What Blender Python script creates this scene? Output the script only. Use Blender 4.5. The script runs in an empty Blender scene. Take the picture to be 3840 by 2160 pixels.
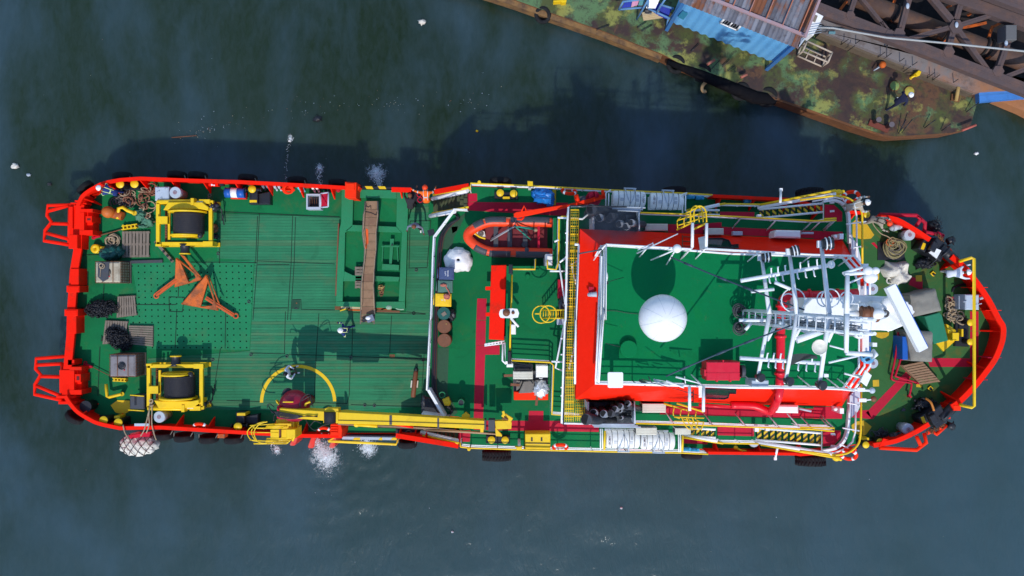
import bpy, math, random
from mathutils import Vector, Matrix, noise
# ------------------------------------------------------------------ camera, sky, sun, exposure
sc = bpy.context.scene
CAM_Z, F_PX = 41.0, 3060.0          # drone height over the water, focal length in photo pixels
cam_d = bpy.data.cameras.new('camera'); cam = bpy.data.objects.new('camera', cam_d)
sc.collection.objects.link(cam); sc.camera = cam
cam.location = (0, 0, CAM_Z); cam.rotation_euler = (0, 0, 0)
cam_d.sensor_width = 36.0; cam_d.lens = 36.0 * F_PX / 3840.0; cam_d.clip_end = 3000
world = bpy.data.worlds.new('World'); sc.world = world; world.use_nodes = True
wn = world.node_tree
sky = wn.nodes.new('ShaderNodeTexSky'); sky.sky_type = 'NISHITA'; sky.sun_disc = False
SUN_EL = math.radians(50)
sky.sun_elevation = SUN_EL; sky.sun_rotation = math.radians(180); sky.air_density = 1.0; sky.dust_density = 0.4; sky.ozone_density = 2.5
wn.links.new(sky.outputs[0], wn.nodes['Background'].inputs[0])
wn.nodes['Background'].inputs[1].default_value = 0.15
sun_d = bpy.data.lights.new('sun', 'SUN'); sun_d.energy = 2.1; sun_d.angle = math.radians(0.5); sun_d.color = (1.0, 0.95, 0.87)
sun = bpy.data.objects.new('sun', sun_d); sc.collection.objects.link(sun)
sun.rotation_euler = (math.radians(40), 0, 0)      # light travels towards +Y (up in the picture) and down
sc.view_settings.view_transform = 'Standard'; sc.view_settings.look = 'None'
sc.view_settings.exposure = 0.58; sc.view_settings.gamma = 1.0
# ------------------------------------------------------------------ helpers
ZM, ZU, ZB, ZR = 1.7, 4.0, 6.4, 8.9     # main deck, upper deck, bridge deck, wheelhouse roof
V = Vector
col = sc.collection
rnd = random.Random(7)
def P(sx, sy, z):
    k = (CAM_Z - z) / F_PX
    return V(((sx - 1920) * k, -(sy - 1080) * k, z))
def tile(x0, y0, s): return lambda x, y, z=ZM: P(x0 + x / s, y0 + y / s, z)
q = 2070 / 800
A, B, C, D = tile(100, 640, q), tile(100, 1160, q), tile(850, 640, q), tile(850, 1160, q)
E, F, G, H = tile(1550, 640, q), tile(1550, 1160, q), tile(2250, 640, q), tile(2250, 1160, q)
I, J = tile(3000, 680, q), tile(3000, 1200, q)
K, L = tile(1800, 0, 2576 / 1040), tile(2800, 0, 2576 / 1040)
M, N, Q = tile(2740, 840, 3.45), tile(2740, 1160, 3.45), tile(1000, 1400, 4.14)
R5, T5, U = tile(2140, 640, 5.175), tile(2140, 1440, 5.175), tile(2300, 0, 3.22)
D0 = tile(0, 0, 2576 / 3840)

class MB:
    def __init__(s): s.v = []; s.f = []; s.m = []; s.s = []
    def add(s, vs, fs, m=0, smooth=False):
        o = len(s.v); s.v += [V(p) for p in vs]
        for f in fs: s.f.append([o + i for i in f]); s.m.append(m); s.s.append(smooth)
        return s
    def box(s, c, size, rz=0, m=0, rx=0):
        hx, hy, hz = size[0] / 2, size[1] / 2, size[2] / 2
        R = Matrix.Rotation(rz, 3, 'Z') @ Matrix.Rotation(rx, 3, 'X')
        vs = [V(c) + R @ V((x * hx, y * hy, z * hz)) for z in (-1, 1) for y in (-1, 1) for x in (-1, 1)]
        return s.add(vs, [(0, 2, 3, 1), (4, 5, 7, 6), (0, 1, 5, 4), (2, 6, 7, 3), (0, 4, 6, 2), (1, 3, 7, 5)], m)
    def rect(s, fn, x0, y0, x1, y1, z0, z1, m=0, b=0.0):      # upright box whose top face is seen at this tile rectangle
        return s.prism([fn(x0, y0, z1), fn(x1, y0, z1), fn(x1, y1, z1), fn(x0, y1, z1)], z0, z1, m, b)
    def prism(s, pts, z0, z1, m=0, b=0.0):
        n = len(pts); pts = [V((p[0], p[1], 0)) for p in pts]
        if sum(pts[i].x * pts[(i + 1) % n].y - pts[(i + 1) % n].x * pts[i].y for i in range(n)) < 0: pts.reverse()
        rings = [(0, z0), (0, z1)]
        if b > 0: rings = [(0, z0), (0, z1 - b), (b, z1)]
        vs = []
        for ins, z in rings:
            for i in range(n):
                p = pts[i].copy()
                if ins:
                    a = (pts[i] - pts[i - 1]).normalized(); c2 = (pts[(i + 1) % n] - pts[i]).normalized()
                    nrm = V((-a.y, a.x, 0)) + V((-c2.y, c2.x, 0)); d = 1 + a.dot(c2)
                    p += nrm * (ins / max(d, .3))
                vs.append(V((p.x, p.y, z)))
        fs = []
        for k in range(len(rings) - 1):
            for i in range(n):
                j = (i + 1) % n; fs.append((k * n + i, k * n + j, (k + 1) * n + j, (k + 1) * n + i))
        fs.append(tuple((len(rings) - 1) * n + i for i in range(n))); fs.append(tuple(reversed(range(n))))
        return s.add(vs, fs, m)
    def poly(s, pts, m=0):
        pts = [V(p) for p in pts]; n = len(pts)
        if sum(pts[i].x * pts[(i + 1) % n].y - pts[(i + 1) % n].x * pts[i].y for i in range(n)) < 0: pts.reverse()
        return s.add(pts, [tuple(range(n))], m)
    def tube(s, pts, r, n=8, m=0, closed=False):
        pts = [V(p) for p in pts]; k = len(pts)
        rr = r if isinstance(r, (list, tuple)) else [r] * k
        vs, fs = [], []; up0 = None
        for i in range(k):
            if closed: t = pts[(i + 1) % k] - pts[i - 1]
            else: t = pts[min(i + 1, k - 1)] - pts[max(i - 1, 0)]
            if t.length < 1e-7: t = V((0, 0, 1))
            t.normalize()
            if up0 is None: up0 = V((0, 0, 1)) if abs(t.z) < .9 else V((0, 1, 0))
            a = up0 - t * up0.dot(t)
            if a.length < 1e-3: a = t.orthogonal()
            a.normalize(); up0 = a; b = t.cross(a)
            for j in range(n):
                th = 2 * math.pi * (j + .5) / n; vs.append(pts[i] + (a * math.cos(th) + b * math.sin(th)) * rr[i])
        for i in range(k if closed else k - 1):
            for j in range(n):
                i2 = (i + 1) % k; fs.append((i * n + j, i * n + (j + 1) % n, i2 * n + (j + 1) % n, i2 * n + j))
        s.add(vs, fs, m, True)
        if not closed:
            o = len(s.v) - n * k
            s.f.append([o + j for j in reversed(range(n))]); s.m.append(m); s.s.append(False)
            s.f.append([o + (k - 1) * n + j for j in range(n)]); s.m.append(m); s.s.append(False)
        return s
    def cyl(s, p0, p1, r0, r1=None, n=20, m=0): return s.tube([p0, p1], [r0, r0 if r1 is None else r1], n, m)
    def lathe(s, c, prof, n=24, m=0, axis=None, smooth=True):
        R = Matrix.Identity(3)
        if axis is not None: R = V((0, 0, 1)).rotation_difference(V(axis)).to_matrix()
        vs = []
        for r, z in prof:
            for j in range(n):
                th = 2 * math.pi * j / n; vs.append(V(c) + R @ V((r * math.cos(th), r * math.sin(th), z)))
        k = len(prof)
        fs = [(i * n + j, i * n + (j + 1) % n, (i + 1) * n + (j + 1) % n, (i + 1) * n + j) for i in range(k - 1) for j in range(n)]
        s.add(vs, fs, m, smooth)
        o = len(s.v) - n * k
        for ring, rev in ((0, True), (k - 1, False)):
            if prof[ring][0] > 1e-4:
                idx = [o + ring * n + j for j in range(n)]
                s.f.append(idx[::-1] if rev else idx); s.m.append(m); s.s.append(False)
        return s
    def ell(s, c, r, m=0, nu=20, nv=12, amp=0.0, fr=2.0, seed=0, rz=0.0, flat=None):
        vs = []; R = Matrix.Rotation(rz, 3, 'Z')
        for i in range(nv + 1):
            ph = math.pi * i / nv
            for j in range(nu):
                th = 2 * math.pi * j / nu
                d = V((math.sin(ph) * math.cos(th), math.sin(ph) * math.sin(th), -math.cos(ph)))
                k = 1.0
                if amp: k += amp * (noise.noise(d * fr + V((seed, seed * 1.7, 0))) + .6 * (abs(noise.noise(d * fr * 2.3 + V((0, seed, 5)))) - .25) * 2)
                p = R @ V((d.x * r[0] * k, d.y * r[1] * k, d.z * r[2] * k))
                if flat is not None and p.z < flat: p.z = flat + (p.z - flat) * .02
                vs.append(V(c) + p)
        fs = [(i * nu + j, i * nu + (j + 1) % nu, (i + 1) * nu + (j + 1) % nu, (i + 1) * nu + j) for i in range(nv) for j in range(nu)]
        return s.add(vs, fs, m, True)
    def tor(s, c, Rr, r, axis=(0, 0, 1), n=24, k=8, m=0, a0=0, a1=None):
        Rm = V((0, 0, 1)).rotation_difference(V(axis)).to_matrix()
        full = a1 is None; a1 = a0 + 2 * math.pi if full else a1
        pts = [V(c) + Rm @ V((Rr * math.cos(a0 + (a1 - a0) * i / n), Rr * math.sin(a0 + (a1 - a0) * i / n), 0)) for i in range(n if full else n + 1)]
        return s.tube(pts, r, k, m, full)
    def build(s, name, mats, parent=None, loc=None):
        me = bpy.data.meshes.new(name)
        base = wloc(parent) if parent else V(loc or (0, 0, 0))
        me.from_pydata([p - base for p in s.v], [], s.f)
        if not isinstance(mats, (list, tuple)): mats = [mats]
        for mm in mats: me.materials.append(mm)
        me.polygons.foreach_set('material_index', [min(a, len(mats) - 1) for a in s.m])
        me.polygons.foreach_set('use_smooth', s.s)
        me.update()
        o = bpy.data.objects.new(name, me); col.objects.link(o)
        if parent: o.parent = parent
        else: o.location = base
        return o
def wloc(o):
    p = V(o.location)
    while o.parent: o = o.parent; p = p + V(o.location)
    return p
def tag(o, label, cat, group=None):
    o['label'] = label; o['category'] = cat
    if group: o['group'] = group
    return o
def thing(name, label, cat, loc=(0, 0, 0), group=None, rz=0):
    o = bpy.data.objects.new(name, None); col.objects.link(o); o.location = loc; o.empty_display_size = .3
    o.rotation_euler = (0, 0, rz)
    return tag(o, label, cat, group)
def one(mb, name, mats, label, cat, loc, group=None):
    return tag(mb.build(name, mats, None, loc), label, cat, group)
def setting(mb, name, mats, kind='structure'):
    o = mb.build(name, mats); o['kind'] = kind; return o
KIDS = {}
def copy_tree(o, parent=None):
    c = o.copy(); col.objects.link(c)
    if parent: c.parent = parent
    for ch in [x for x in col.objects if x.parent == o]: copy_tree(ch, c)
    return c
def dup(o, loc, label, rz=0.0, group=None, scale=None):
    c = copy_tree(o); c.location = loc; c.rotation_euler = (0, 0, rz); c['label'] = label
    if group: c['group'] = group
    if scale: c.scale = scale
    return c
def arc_pts(fn, pts, z, n=6):                      # Catmull-Rom through tile points
    p = [fn(*a, z) if not isinstance(a, Vector) else a for a in pts]
    return smooth(p, n)
def smooth(p, n=6):
    p = [V(a) for a in p]; out = []
    for i in range(len(p) - 1):
        p0, p1, p2, p3 = p[max(i - 1, 0)], p[i], p[i + 1], p[min(i + 2, len(p) - 1)]
        for k in range(n):
            t = k / n
            out.append(.5 * ((2 * p1) + (p2 - p0) * t + (2 * p0 - 5 * p1 + 4 * p2 - p3) * t * t + (3 * p1 - p0 - 3 * p2 + p3) * t ** 3))
    out.append(p[-1]); return out
def text_mesh(s, size, th=0.004):
    cu = bpy.data.curves.new('t', 'FONT'); cu.body = s; cu.size = size; cu.extrude = th; cu.align_x = 'CENTER'; cu.align_y = 'CENTER'
    o = bpy.data.objects.new('t', cu); col.objects.link(o)
    me = bpy.data.meshes.new_from_object(o.evaluated_get(bpy.context.evaluated_depsgraph_get()))
    bpy.data.objects.remove(o); return me
def letter(name, s, size, loc, rz, m, parent, rx=0):
    me = text_mesh(s, size); me.materials.clear(); me.materials.append(m)
    o = bpy.data.objects.new(name, me); col.objects.link(o); o.parent = parent
    o.location = V(loc) - wloc(parent); o.rotation_euler = (rx, 0, rz); return o
# ------------------------------------------------------------------ materials
def nodes_of(name):
    m = bpy.data.materials.new(name); m.use_nodes = True
    nt = m.node_tree; return m, nt, nt.nodes['Principled BSDF']
def nd(nt, t, **kw):
    n = nt.nodes.new(t)
    for k, v in kw.items():
        if k.startswith('i_'):
            key = k[2:]; n.inputs[int(key) if key.isdigit() else key].default_value = v
        else: setattr(n, k, v)
    return n
def noise_n(nt, vec, scale, detail=4, rough=.55, dist=0.0):
    n = nd(nt, 'ShaderNodeTexNoise'); n.inputs['Scale'].default_value = scale; n.inputs['Detail'].default_value = detail
    n.inputs['Roughness'].default_value = rough; n.inputs['Distortion'].default_value = dist
    nt.links.new(vec, n.inputs['Vector']); return n.outputs['Fac']
def ramp(nt, fac, a, b):
    n = nd(nt, 'ShaderNodeMapRange'); n.inputs['From Min'].default_value = a; n.inputs['From Max'].default_value = b
    nt.links.new(fac, n.inputs['Value']); return n.outputs['Result']
def mixc(nt, fac, c1, c2, mode='MIX'):
    n = nd(nt, 'ShaderNodeMix', data_type='RGBA', blend_type=mode)
    if hasattr(fac, 'links'): nt.links.new(fac, n.inputs[0])
    else: n.inputs[0].default_value = fac
    for c, i in ((c1, 6), (c2, 7)):
        if hasattr(c, 'links'): nt.links.new(c, n.inputs[i])
        else: n.inputs[i].default_value = (*c, 1)
    return n.outputs[2]
def mth(nt, op, a, b=0.0):
    n = nd(nt, 'ShaderNodeMath', operation=op)
    for v, i in ((a, 0), (b, 1)):
        if hasattr(v, 'links'): nt.links.new(v, n.inputs[i])
        else: n.inputs[i].default_value = v
    return n.outputs[0]
def objco(nt): return nd(nt, 'ShaderNodeTexCoord').outputs['Object']
def bump(nt, bs, h, strength=.3, dist=.02):
    b = nd(nt, 'ShaderNodeBump'); b.inputs['Strength'].default_value = strength; b.inputs['Distance'].default_value = dist
    nt.links.new(h, b.inputs['Height']); nt.links.new(b.outputs[0], bs.inputs['Normal'])
MATS = {}
def paint(name, c, dirt=None, amt=.35, rough=.5, scale=1.6, metal=0.0, bmp=0.0, spec=.4, lo=.48, hi=.75):
    """painted / plain surface with patchy wear of a second colour and a fine mottle"""
    if name in MATS: return MATS[name]
    m, nt, bs = nodes_of(name); co = objco(nt)
    if dirt is None: dirt = tuple(x * .55 + .01 for x in c)
    f = ramp(nt, noise_n(nt, co, scale, 6, .65), lo, hi)
    f = mth(nt, 'MULTIPLY', f, amt)
    c1 = mixc(nt, f, c, dirt)
    f2 = ramp(nt, noise_n(nt, co, scale * 9, 3, .6), .3, .7)
    c2 = mixc(nt, mth(nt, 'MULTIPLY', f2, .22), c1, tuple(min(x * 1.35 + .01, 1) for x in c))
    nt.links.new(c2, bs.inputs['Base Color'])
    r = ramp(nt, noise_n(nt, co, scale * 3, 3), .2, .8)
    nt.links.new(mth(nt, 'ADD', mth(nt, 'MULTIPLY', r, .25), rough - .12), bs.inputs['Roughness'])
    bs.inputs['Metallic'].default_value = metal; bs.inputs['Specular IOR Level'].default_value = spec
    if bmp: bump(nt, bs, noise_n(nt, co, scale * 5, 5), bmp, .03)
    MATS[name] = m; return m
RED = paint('red_paint', (.86, .012, .002), (.26, .03, .012), .55, .6, 1.5, spec=.08, lo=.54, hi=.70)
REDB = paint('orange_red_paint', (.88, .030, .004), (.55, .02, .01), .4, .6, .9, spec=.1)
CRIM = paint('crimson_deck_paint', (.46, .006, .030), (.22, .02, .03), .5, .6, .9, spec=.2)
MAROON = paint('maroon_paint', (.30, .006, .03), None, .4, .4)
YEL = paint('yellow_paint', (.78, .50, .004), (.42, .22, .01), .45, .45, 2.2)
WHITE = paint('white_paint', (.80, .81, .82), (.50, .48, .44), .35, .4, 1.4)
WHITE2 = paint('white_plastic', (.82, .82, .80), (.62, .60, .55), .4, .35, 2.5)
LGREY = paint('light_grey_paint', (.42, .48, .55), (.28, .30, .33), .4, .45, 2)
MASTG = paint('mast_paint', (.72, .76, .80), (.42, .43, .45), .4, .45, 2.5)
DGREY = paint('dark_grey_steel', (.05, .055, .065), (.09, .06, .04), .5, .5, 3)
BLACK = paint('black_paint', (.012, .014, .02), (.04, .035, .03), .4, .45, 3)
RUBBER = paint('tyre_rubber', (.012, .013, .015), (.04, .036, .032), .7, .85, 3, spec=.15)
ROPEB = paint('wire_rope', (.025, .024, .03), (.06, .05, .045), .5, .6, 8)
BEIGE = paint('beige_plastic', (.62, .60, .50), (.40, .36, .27), .4, .5, 2)
RUST = paint('rusty_steel', (.13, .055, .022), (.30, .11, .025), .8, .8, 2.2, bmp=.3)
RUSTO = paint('orange_rust', (.52, .10, .008), (.13, .045, .016), .9, .7, 2.0, bmp=.25, lo=.42, hi=.62)
BROWN = paint('brown_paint', (.17, .06, .025), (.09, .04, .02), .6, .6, 4)
WOOD = paint('grey_wood', (.20, .16, .125), (.10, .075, .055), .8, .85, 5)
WOODB = paint('brown_wood', (.27, .16, .09), (.15, .075, .04), .8, .8, 3)
WOODL = paint('pale_timber', (.50, .40, .24), (.30, .21, .11), .6, .8, 4)
ROPE = paint('tan_rope', (.36, .27, .17), (.15, .09, .055), .8, .9, 9)
ROPER = paint('red_brown_rope', (.24, .10, .06), (.10, .05, .03), .8, .9, 9)
ROPEG = paint('grey_rope', (.14, .12, .10), (.06, .05, .045), .8, .9, 9)
ROPEO = paint('mottled_mooring_rope', (.26, .22, .10), (.05, .045, .03), 1.0, .9, 14)
BLUE = paint('blue_plastic', (.01, .10, .42), (.02, .05, .18), .4, .4, 3)
BLUET = paint('blue_tarp', (.012, .17, .55), (.01, .08, .30), .5, .35, 2)
GREY_T = paint('grey_tarp', (.21, .20, .17), (.12, .115, .095), .6, .85, 2, bmp=.3)
GREENT = paint('green_tarp', (.005, .085, .07), (.003, .04, .035), .5, .5, 3)
GREENM = paint('green_machine_paint', (.012, .200, .075), (.03, .12, .045), .4, .5, 2)
CREAM = paint('cream_fabric', (.62, .59, .52), (.40, .35, .28), .5, .85, 3, bmp=.3)
FOILW = paint('white_wrap', (.80, .81, .82), (.58, .58, .58), .5, .3, 3, bmp=.3)
ORANGE = paint('orange_tube', (.80, .052, .005), (.55, .035, .006), .4, .45, 2)
SKIN = paint('skin', (.10, .045, .025), None, .2, .6)
NAVY = paint('navy_cloth', (.010, .030, .16), (.006, .014, .07), .5, .85, 8)
NAVYD = paint('dark_navy_cloth', (.010, .014, .045), None, .4, .9, 8)
ORCL = paint('orange_cloth', (.85, .14, .006), (.55, .08, .006), .4, .85, 8)
TANCL = paint('tan_cloth', (.36, .31, .24), (.20, .17, .13), .5, .9, 8)
WHCL = paint('white_cloth', (.66, .70, .78), (.42, .45, .52), .4, .9, 8)
GRCL = paint('grey_cloth', (.16, .19, .25), (.08, .09, .12), .5, .9, 8)
DKCL = paint('dark_cloth', (.022, .020, .024), None, .4, .9, 8)
REFL = paint('reflective_strip', (.62, .75, .30), None, .2, .4)
GLASS = paint('dark_window_glass', (.012, .016, .024), None, .2, .08, spec=.6)
CYAN = paint('cyan_rubber', (.05, .45, .55), None, .3, .6)
PINK = paint('pink_cloth', (.55, .25, .38), None, .3, .9)
BLUEB = paint('steel_blue_paint', (.10, .24, .44), (.16, .14, .12), .5, .6, 4)

def deck_mat(name, base, dark, tan, planks=0.0, dots=0.0, stain=.6):
    m, nt, bs = nodes_of(name); co = objco(nt)
    n1 = ramp(nt, noise_n(nt, co, .35, 6, .65, .4), .40, .68)
    c = mixc(nt, mth(nt, 'MULTIPLY', n1, .55), base, dark)
    n2 = ramp(nt, noise_n(nt, co, .9, 7, .7, .6), .54, .72)
    c = mixc(nt, mth(nt, 'MULTIPLY', n2, stain), c, tan)
    n3 = ramp(nt, noise_n(nt, co, 14, 3, .7), .35, .7)
    c = mixc(nt, mth(nt, 'MULTIPLY', n3, .22), c, tuple(x * .6 for x in base))
    n5 = ramp(nt, noise_n(nt, co, 2.4, 8, .75, .3), .62, .72)
    c = mixc(nt, mth(nt, 'MULTIPLY', n5, .5), c, (.11, .085, .04))
    n6 = ramp(nt, noise_n(nt, co, .55, 5, .6, 1.5), .60, .70)
    c = mixc(nt, mth(nt, 'MULTIPLY', n6, .35), c, tuple(x * .35 for x in base))
    if planks:
        sp = nd(nt, 'ShaderNodeSeparateXYZ'); nt.links.new(co, sp.inputs[0])
        yy = mth(nt, 'DIVIDE', sp.outputs['Y'], planks)
        fr = mth(nt, 'FRACT', yy); idx = mth(nt, 'FLOOR', yy)
        wn_ = nd(nt, 'ShaderNodeTexWhiteNoise', noise_dimensions='1D'); nt.links.new(idx, wn_.inputs['W'])
        c = mixc(nt, mth(nt, 'MULTIPLY', wn_.outputs['Value'], .48), c, tuple(x * .55 for x in base))
        c = mixc(nt, mth(nt, 'MULTIPLY', ramp(nt, wn_.outputs['Color'], .66, .72), .34), c, tan)
        # streaky grain along the planks
        mp = nd(nt, 'ShaderNodeMapping'); mp.inputs['Scale'].default_value = (.5, 9, 1); nt.links.new(co, mp.inputs[0])
        g = ramp(nt, noise_n(nt, mp.outputs[0], 2.2, 6, .7), .45, .75)
        c = mixc(nt, mth(nt, 'MULTIPLY', g, .6), c, dark)
        g2 = ramp(nt, noise_n(nt, mp.outputs[0], .9, 7, .75), .56, .70)
        c = mixc(nt, mth(nt, 'MULTIPLY', g2, .35), c, tuple(x * 1.3 + .03 for x in base))
        line = mth(nt, 'LESS_THAN', fr, .11)
        ln = ramp(nt, noise_n(nt, co, .8, 4, .6), .30, .60)
        c = mixc(nt, mth(nt, 'MULTIPLY', mth(nt, 'MULTIPLY', line, ln), .85), c, tuple(x * .16 for x in base))
    if dots:
        sp = nd(nt, 'ShaderNodeSeparateXYZ'); nt.links.new(co, sp.inputs[0])
        fx = mth(nt, 'SUBTRACT', mth(nt, 'FRACT', mth(nt, 'DIVIDE', mth(nt, 'ADD', sp.outputs['X'], mth(nt, 'MULTIPLY', sp.outputs['Y'], .02)), dots)), .5)
        fy = mth(nt, 'SUBTRACT', mth(nt, 'FRACT', mth(nt, 'DIVIDE', sp.outputs['Y'], dots)), .5)
        d = mth(nt, 'ADD', mth(nt, 'MULTIPLY', fx, fx), mth(nt, 'MULTIPLY', fy, fy))
        c = mixc(nt, mth(nt, 'MULTIPLY', mth(nt, 'LESS_THAN', d, .016), .92), c, (.003, .012, .008))
    nt.links.new(c, bs.inputs['Base Color'])
    bs.inputs['Specular IOR Level'].default_value = .08
    nt.links.new(ramp(nt, noise_n(nt, co, 1.3, 4), -1.2, 1.2), bs.inputs['Roughness'])
    bump(nt, bs, noise_n(nt, co, 9, 4), .12, .02)
    return m
GDECK = deck_mat('green_main_deck', (.009, .175, .058), (.007, .105, .042), (.085, .13, .045), stain=.5)
GPLANK = deck_mat('green_planked_deck', (.036, .235, .108), (.026, .125, .064), (.125, .175, .085), planks=.135, stain=.6)
GDOTS = deck_mat('green_socket_deck', (.020, .225, .092), (.014, .150, .064), (.075, .17, .07), dots=.302, stain=.5)
GUP = deck_mat('green_upper_deck', (.006, .160, .052), (.004, .110, .042), (.035, .15, .035), stain=.45)
GROOF = deck_mat('green_roof_deck', (.001, .168, .052), (.001, .130, .046), (.006, .17, .02), stain=.35)
GBOW = deck_mat('olive_bow_deck', (.042, .135, .042), (.024, .080, .025), (.17, .11, .02), stain=.75)

def stripes(name, c1, c2, period, ang):
    m, nt, bs = nodes_of(name); co = objco(nt)
    sp = nd(nt, 'ShaderNodeSeparateXYZ'); nt.links.new(co, sp.inputs[0])
    s = mth(nt, 'ADD', mth(nt, 'MULTIPLY', sp.outputs['X'], math.cos(ang)), mth(nt, 'MULTIPLY', sp.outputs['Y'], math.sin(ang)))
    f = mth(nt, 'LESS_THAN', mth(nt, 'FRACT', mth(nt, 'DIVIDE', s, period)), .5)
    w = ramp(nt, noise_n(nt, co, 6, 4), .5, .8)
    c = mixc(nt, mth(nt, 'MULTIPLY', w, .5), mixc(nt, f, c1, c2), (.16, .10, .03))
    nt.links.new(c, bs.inputs['Base Color']); bs.inputs['Roughness'].default_value = .6; return m
HAZ = stripes('hazard_stripes', (.02, .018, .012), (.72, .46, .006), .19, math.radians(50))
HAZM = stripes('hazard_stripes_reversed', (.02, .018, .012), (.72, .46, .006), .19, math.radians(-50))
# ------------------------------------------------------------------ water
def water_mat():
    m, nt, bs = nodes_of('murky_water'); co = objco(nt)
    mp = nd(nt, 'ShaderNodeMapping'); mp.inputs['Rotation'].default_value = (0, 0, math.radians(-28)); mp.inputs['Scale'].default_value = (1, .45, 1)
    nt.links.new(co, mp.inputs[0]); v = mp.outputs[0]
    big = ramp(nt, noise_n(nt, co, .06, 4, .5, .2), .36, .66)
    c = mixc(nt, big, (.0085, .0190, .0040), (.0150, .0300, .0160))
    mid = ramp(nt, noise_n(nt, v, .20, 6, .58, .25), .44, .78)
    c = mixc(nt, mth(nt, 'MULTIPLY', mid, .85), c, (.045, .088, .125))  # pale blue patches: cloud reflections put into the base colour
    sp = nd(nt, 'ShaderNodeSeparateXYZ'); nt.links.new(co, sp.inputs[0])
    south_sky_tint = ramp(nt, mth(nt, 'ADD', sp.outputs['Y'], mth(nt, 'MULTIPLY', sp.outputs['X'], -.25)), 2.0, -14.0)
    c = mixc(nt, mth(nt, 'MULTIPLY', south_sky_tint, .75), c, (.034, .072, .084))  # bluer and brighter southwards: reflected sky painted into the water colour
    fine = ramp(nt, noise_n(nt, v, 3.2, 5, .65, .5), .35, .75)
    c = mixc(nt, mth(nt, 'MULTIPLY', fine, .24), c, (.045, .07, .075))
    nt.links.new(c, bs.inputs['Base Color'])
    bs.inputs['Roughness'].default_value = .15; bs.inputs['IOR'].default_value = 1.33
    bs.inputs['Specular IOR Level'].default_value = .72
    bs.subsurface_method = 'BURLEY'; bs.inputs['Subsurface Weight'].default_value = 1.0; bs.inputs['Subsurface Radius'].default_value = (1, 1, 1); bs.inputs['Subsurface Scale'].default_value = .8
    h1 = noise_n(nt, v, 1.4, 5, .62, .5); h2 = noise_n(nt, v, 6.0, 4, .7, .3)
    bump(nt, bs, mth(nt, 'ADD', h1, mth(nt, 'MULTIPLY', h2, .35)), .7, .07)
    return m
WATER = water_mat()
jets = [(D(440, 1330, 0), .35), (D(900, 1290, 0), .5), (D(960, 1410, 0), .8), (D(1370, 1330, 0), .8), (P(1410, 650, 0), .85), (P(1198, 630, 0), .5), (P(1090, 520, 0), .3)]
wmb = MB(); nx, ny, sx, sy = 300, 180, 64.0, 38.0
for j in range(ny + 1):
    for i in range(nx + 1):
        x, y = (i / nx - .5) * sx, (j / ny - .5) * sy
        if i in (0, nx): x *= 12
        if j in (0, ny): y *= 20
        z = 0.03 * noise.noise(V((x * .5, y * .8, 0))) + .015 * noise.noise(V((x * 1.7 + y, y * 2.2, 3)))
        for c, s in jets:
            d = math.hypot(x - c.x, y - c.y)
            if d < 6: z += .055 * s * math.sin(d * 8.5) * math.exp(-d * .6)
        wmb.v.append(V((x, y, z)))
wmb.f = [[j * (nx + 1) + i, j * (nx + 1) + i + 1, (j + 1) * (nx + 1) + i + 1, (j + 1) * (nx + 1) + i] for j in range(ny) for i in range(nx)]
wmb.m = [0] * len(wmb.f); wmb.s = [True] * len(wmb.f)
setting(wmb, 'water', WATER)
FOAM = paint('foam', (.78, .82, .85), (.55, .6, .62), .5, .5, 3)
def froth(R_):
    m, nt, bs = nodes_of('thin_froth'); co = objco(nt)
    ln_ = nd(nt, 'ShaderNodeVectorMath', operation='LENGTH'); nt.links.new(co, ln_.inputs[0])
    f = mth(nt, 'ADD', ramp(nt, ln_.outputs['Value'], R_, 0.0), mth(nt, 'MULTIPLY', mth(nt, 'SUBTRACT', noise_n(nt, co, 7, 8, .75, .4), .5), 2.4))
    nt.links.new(mth(nt, 'MULTIPLY', ramp(nt, f, .34, 1.05), .8), bs.inputs['Alpha']); bs.inputs['Base Color'].default_value = (.74, .80, .82, 1); bs.inputs['Roughness'].default_value = .6
    return m
def drop(mb, c, r, fl=.6):
    vs = [(r, 0, 0), (0, r, 0), (-r, 0, 0), (0, -r, 0), (0, 0, r * fl), (0, 0, -r * fl)]
    a = rnd.random() * 6.28; st = rnd.uniform(.6, 1.7)
    vs = [V(c) + V((x * st * math.cos(a) - y * math.sin(a), x * st * math.sin(a) + y * math.cos(a), z)) for x, y, z in vs]
    mb.add(vs, [(0, 1, 4), (1, 2, 4), (2, 3, 4), (3, 0, 4), (1, 0, 5), (2, 1, 5), (3, 2, 5), (0, 3, 5)], 0, True)
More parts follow.
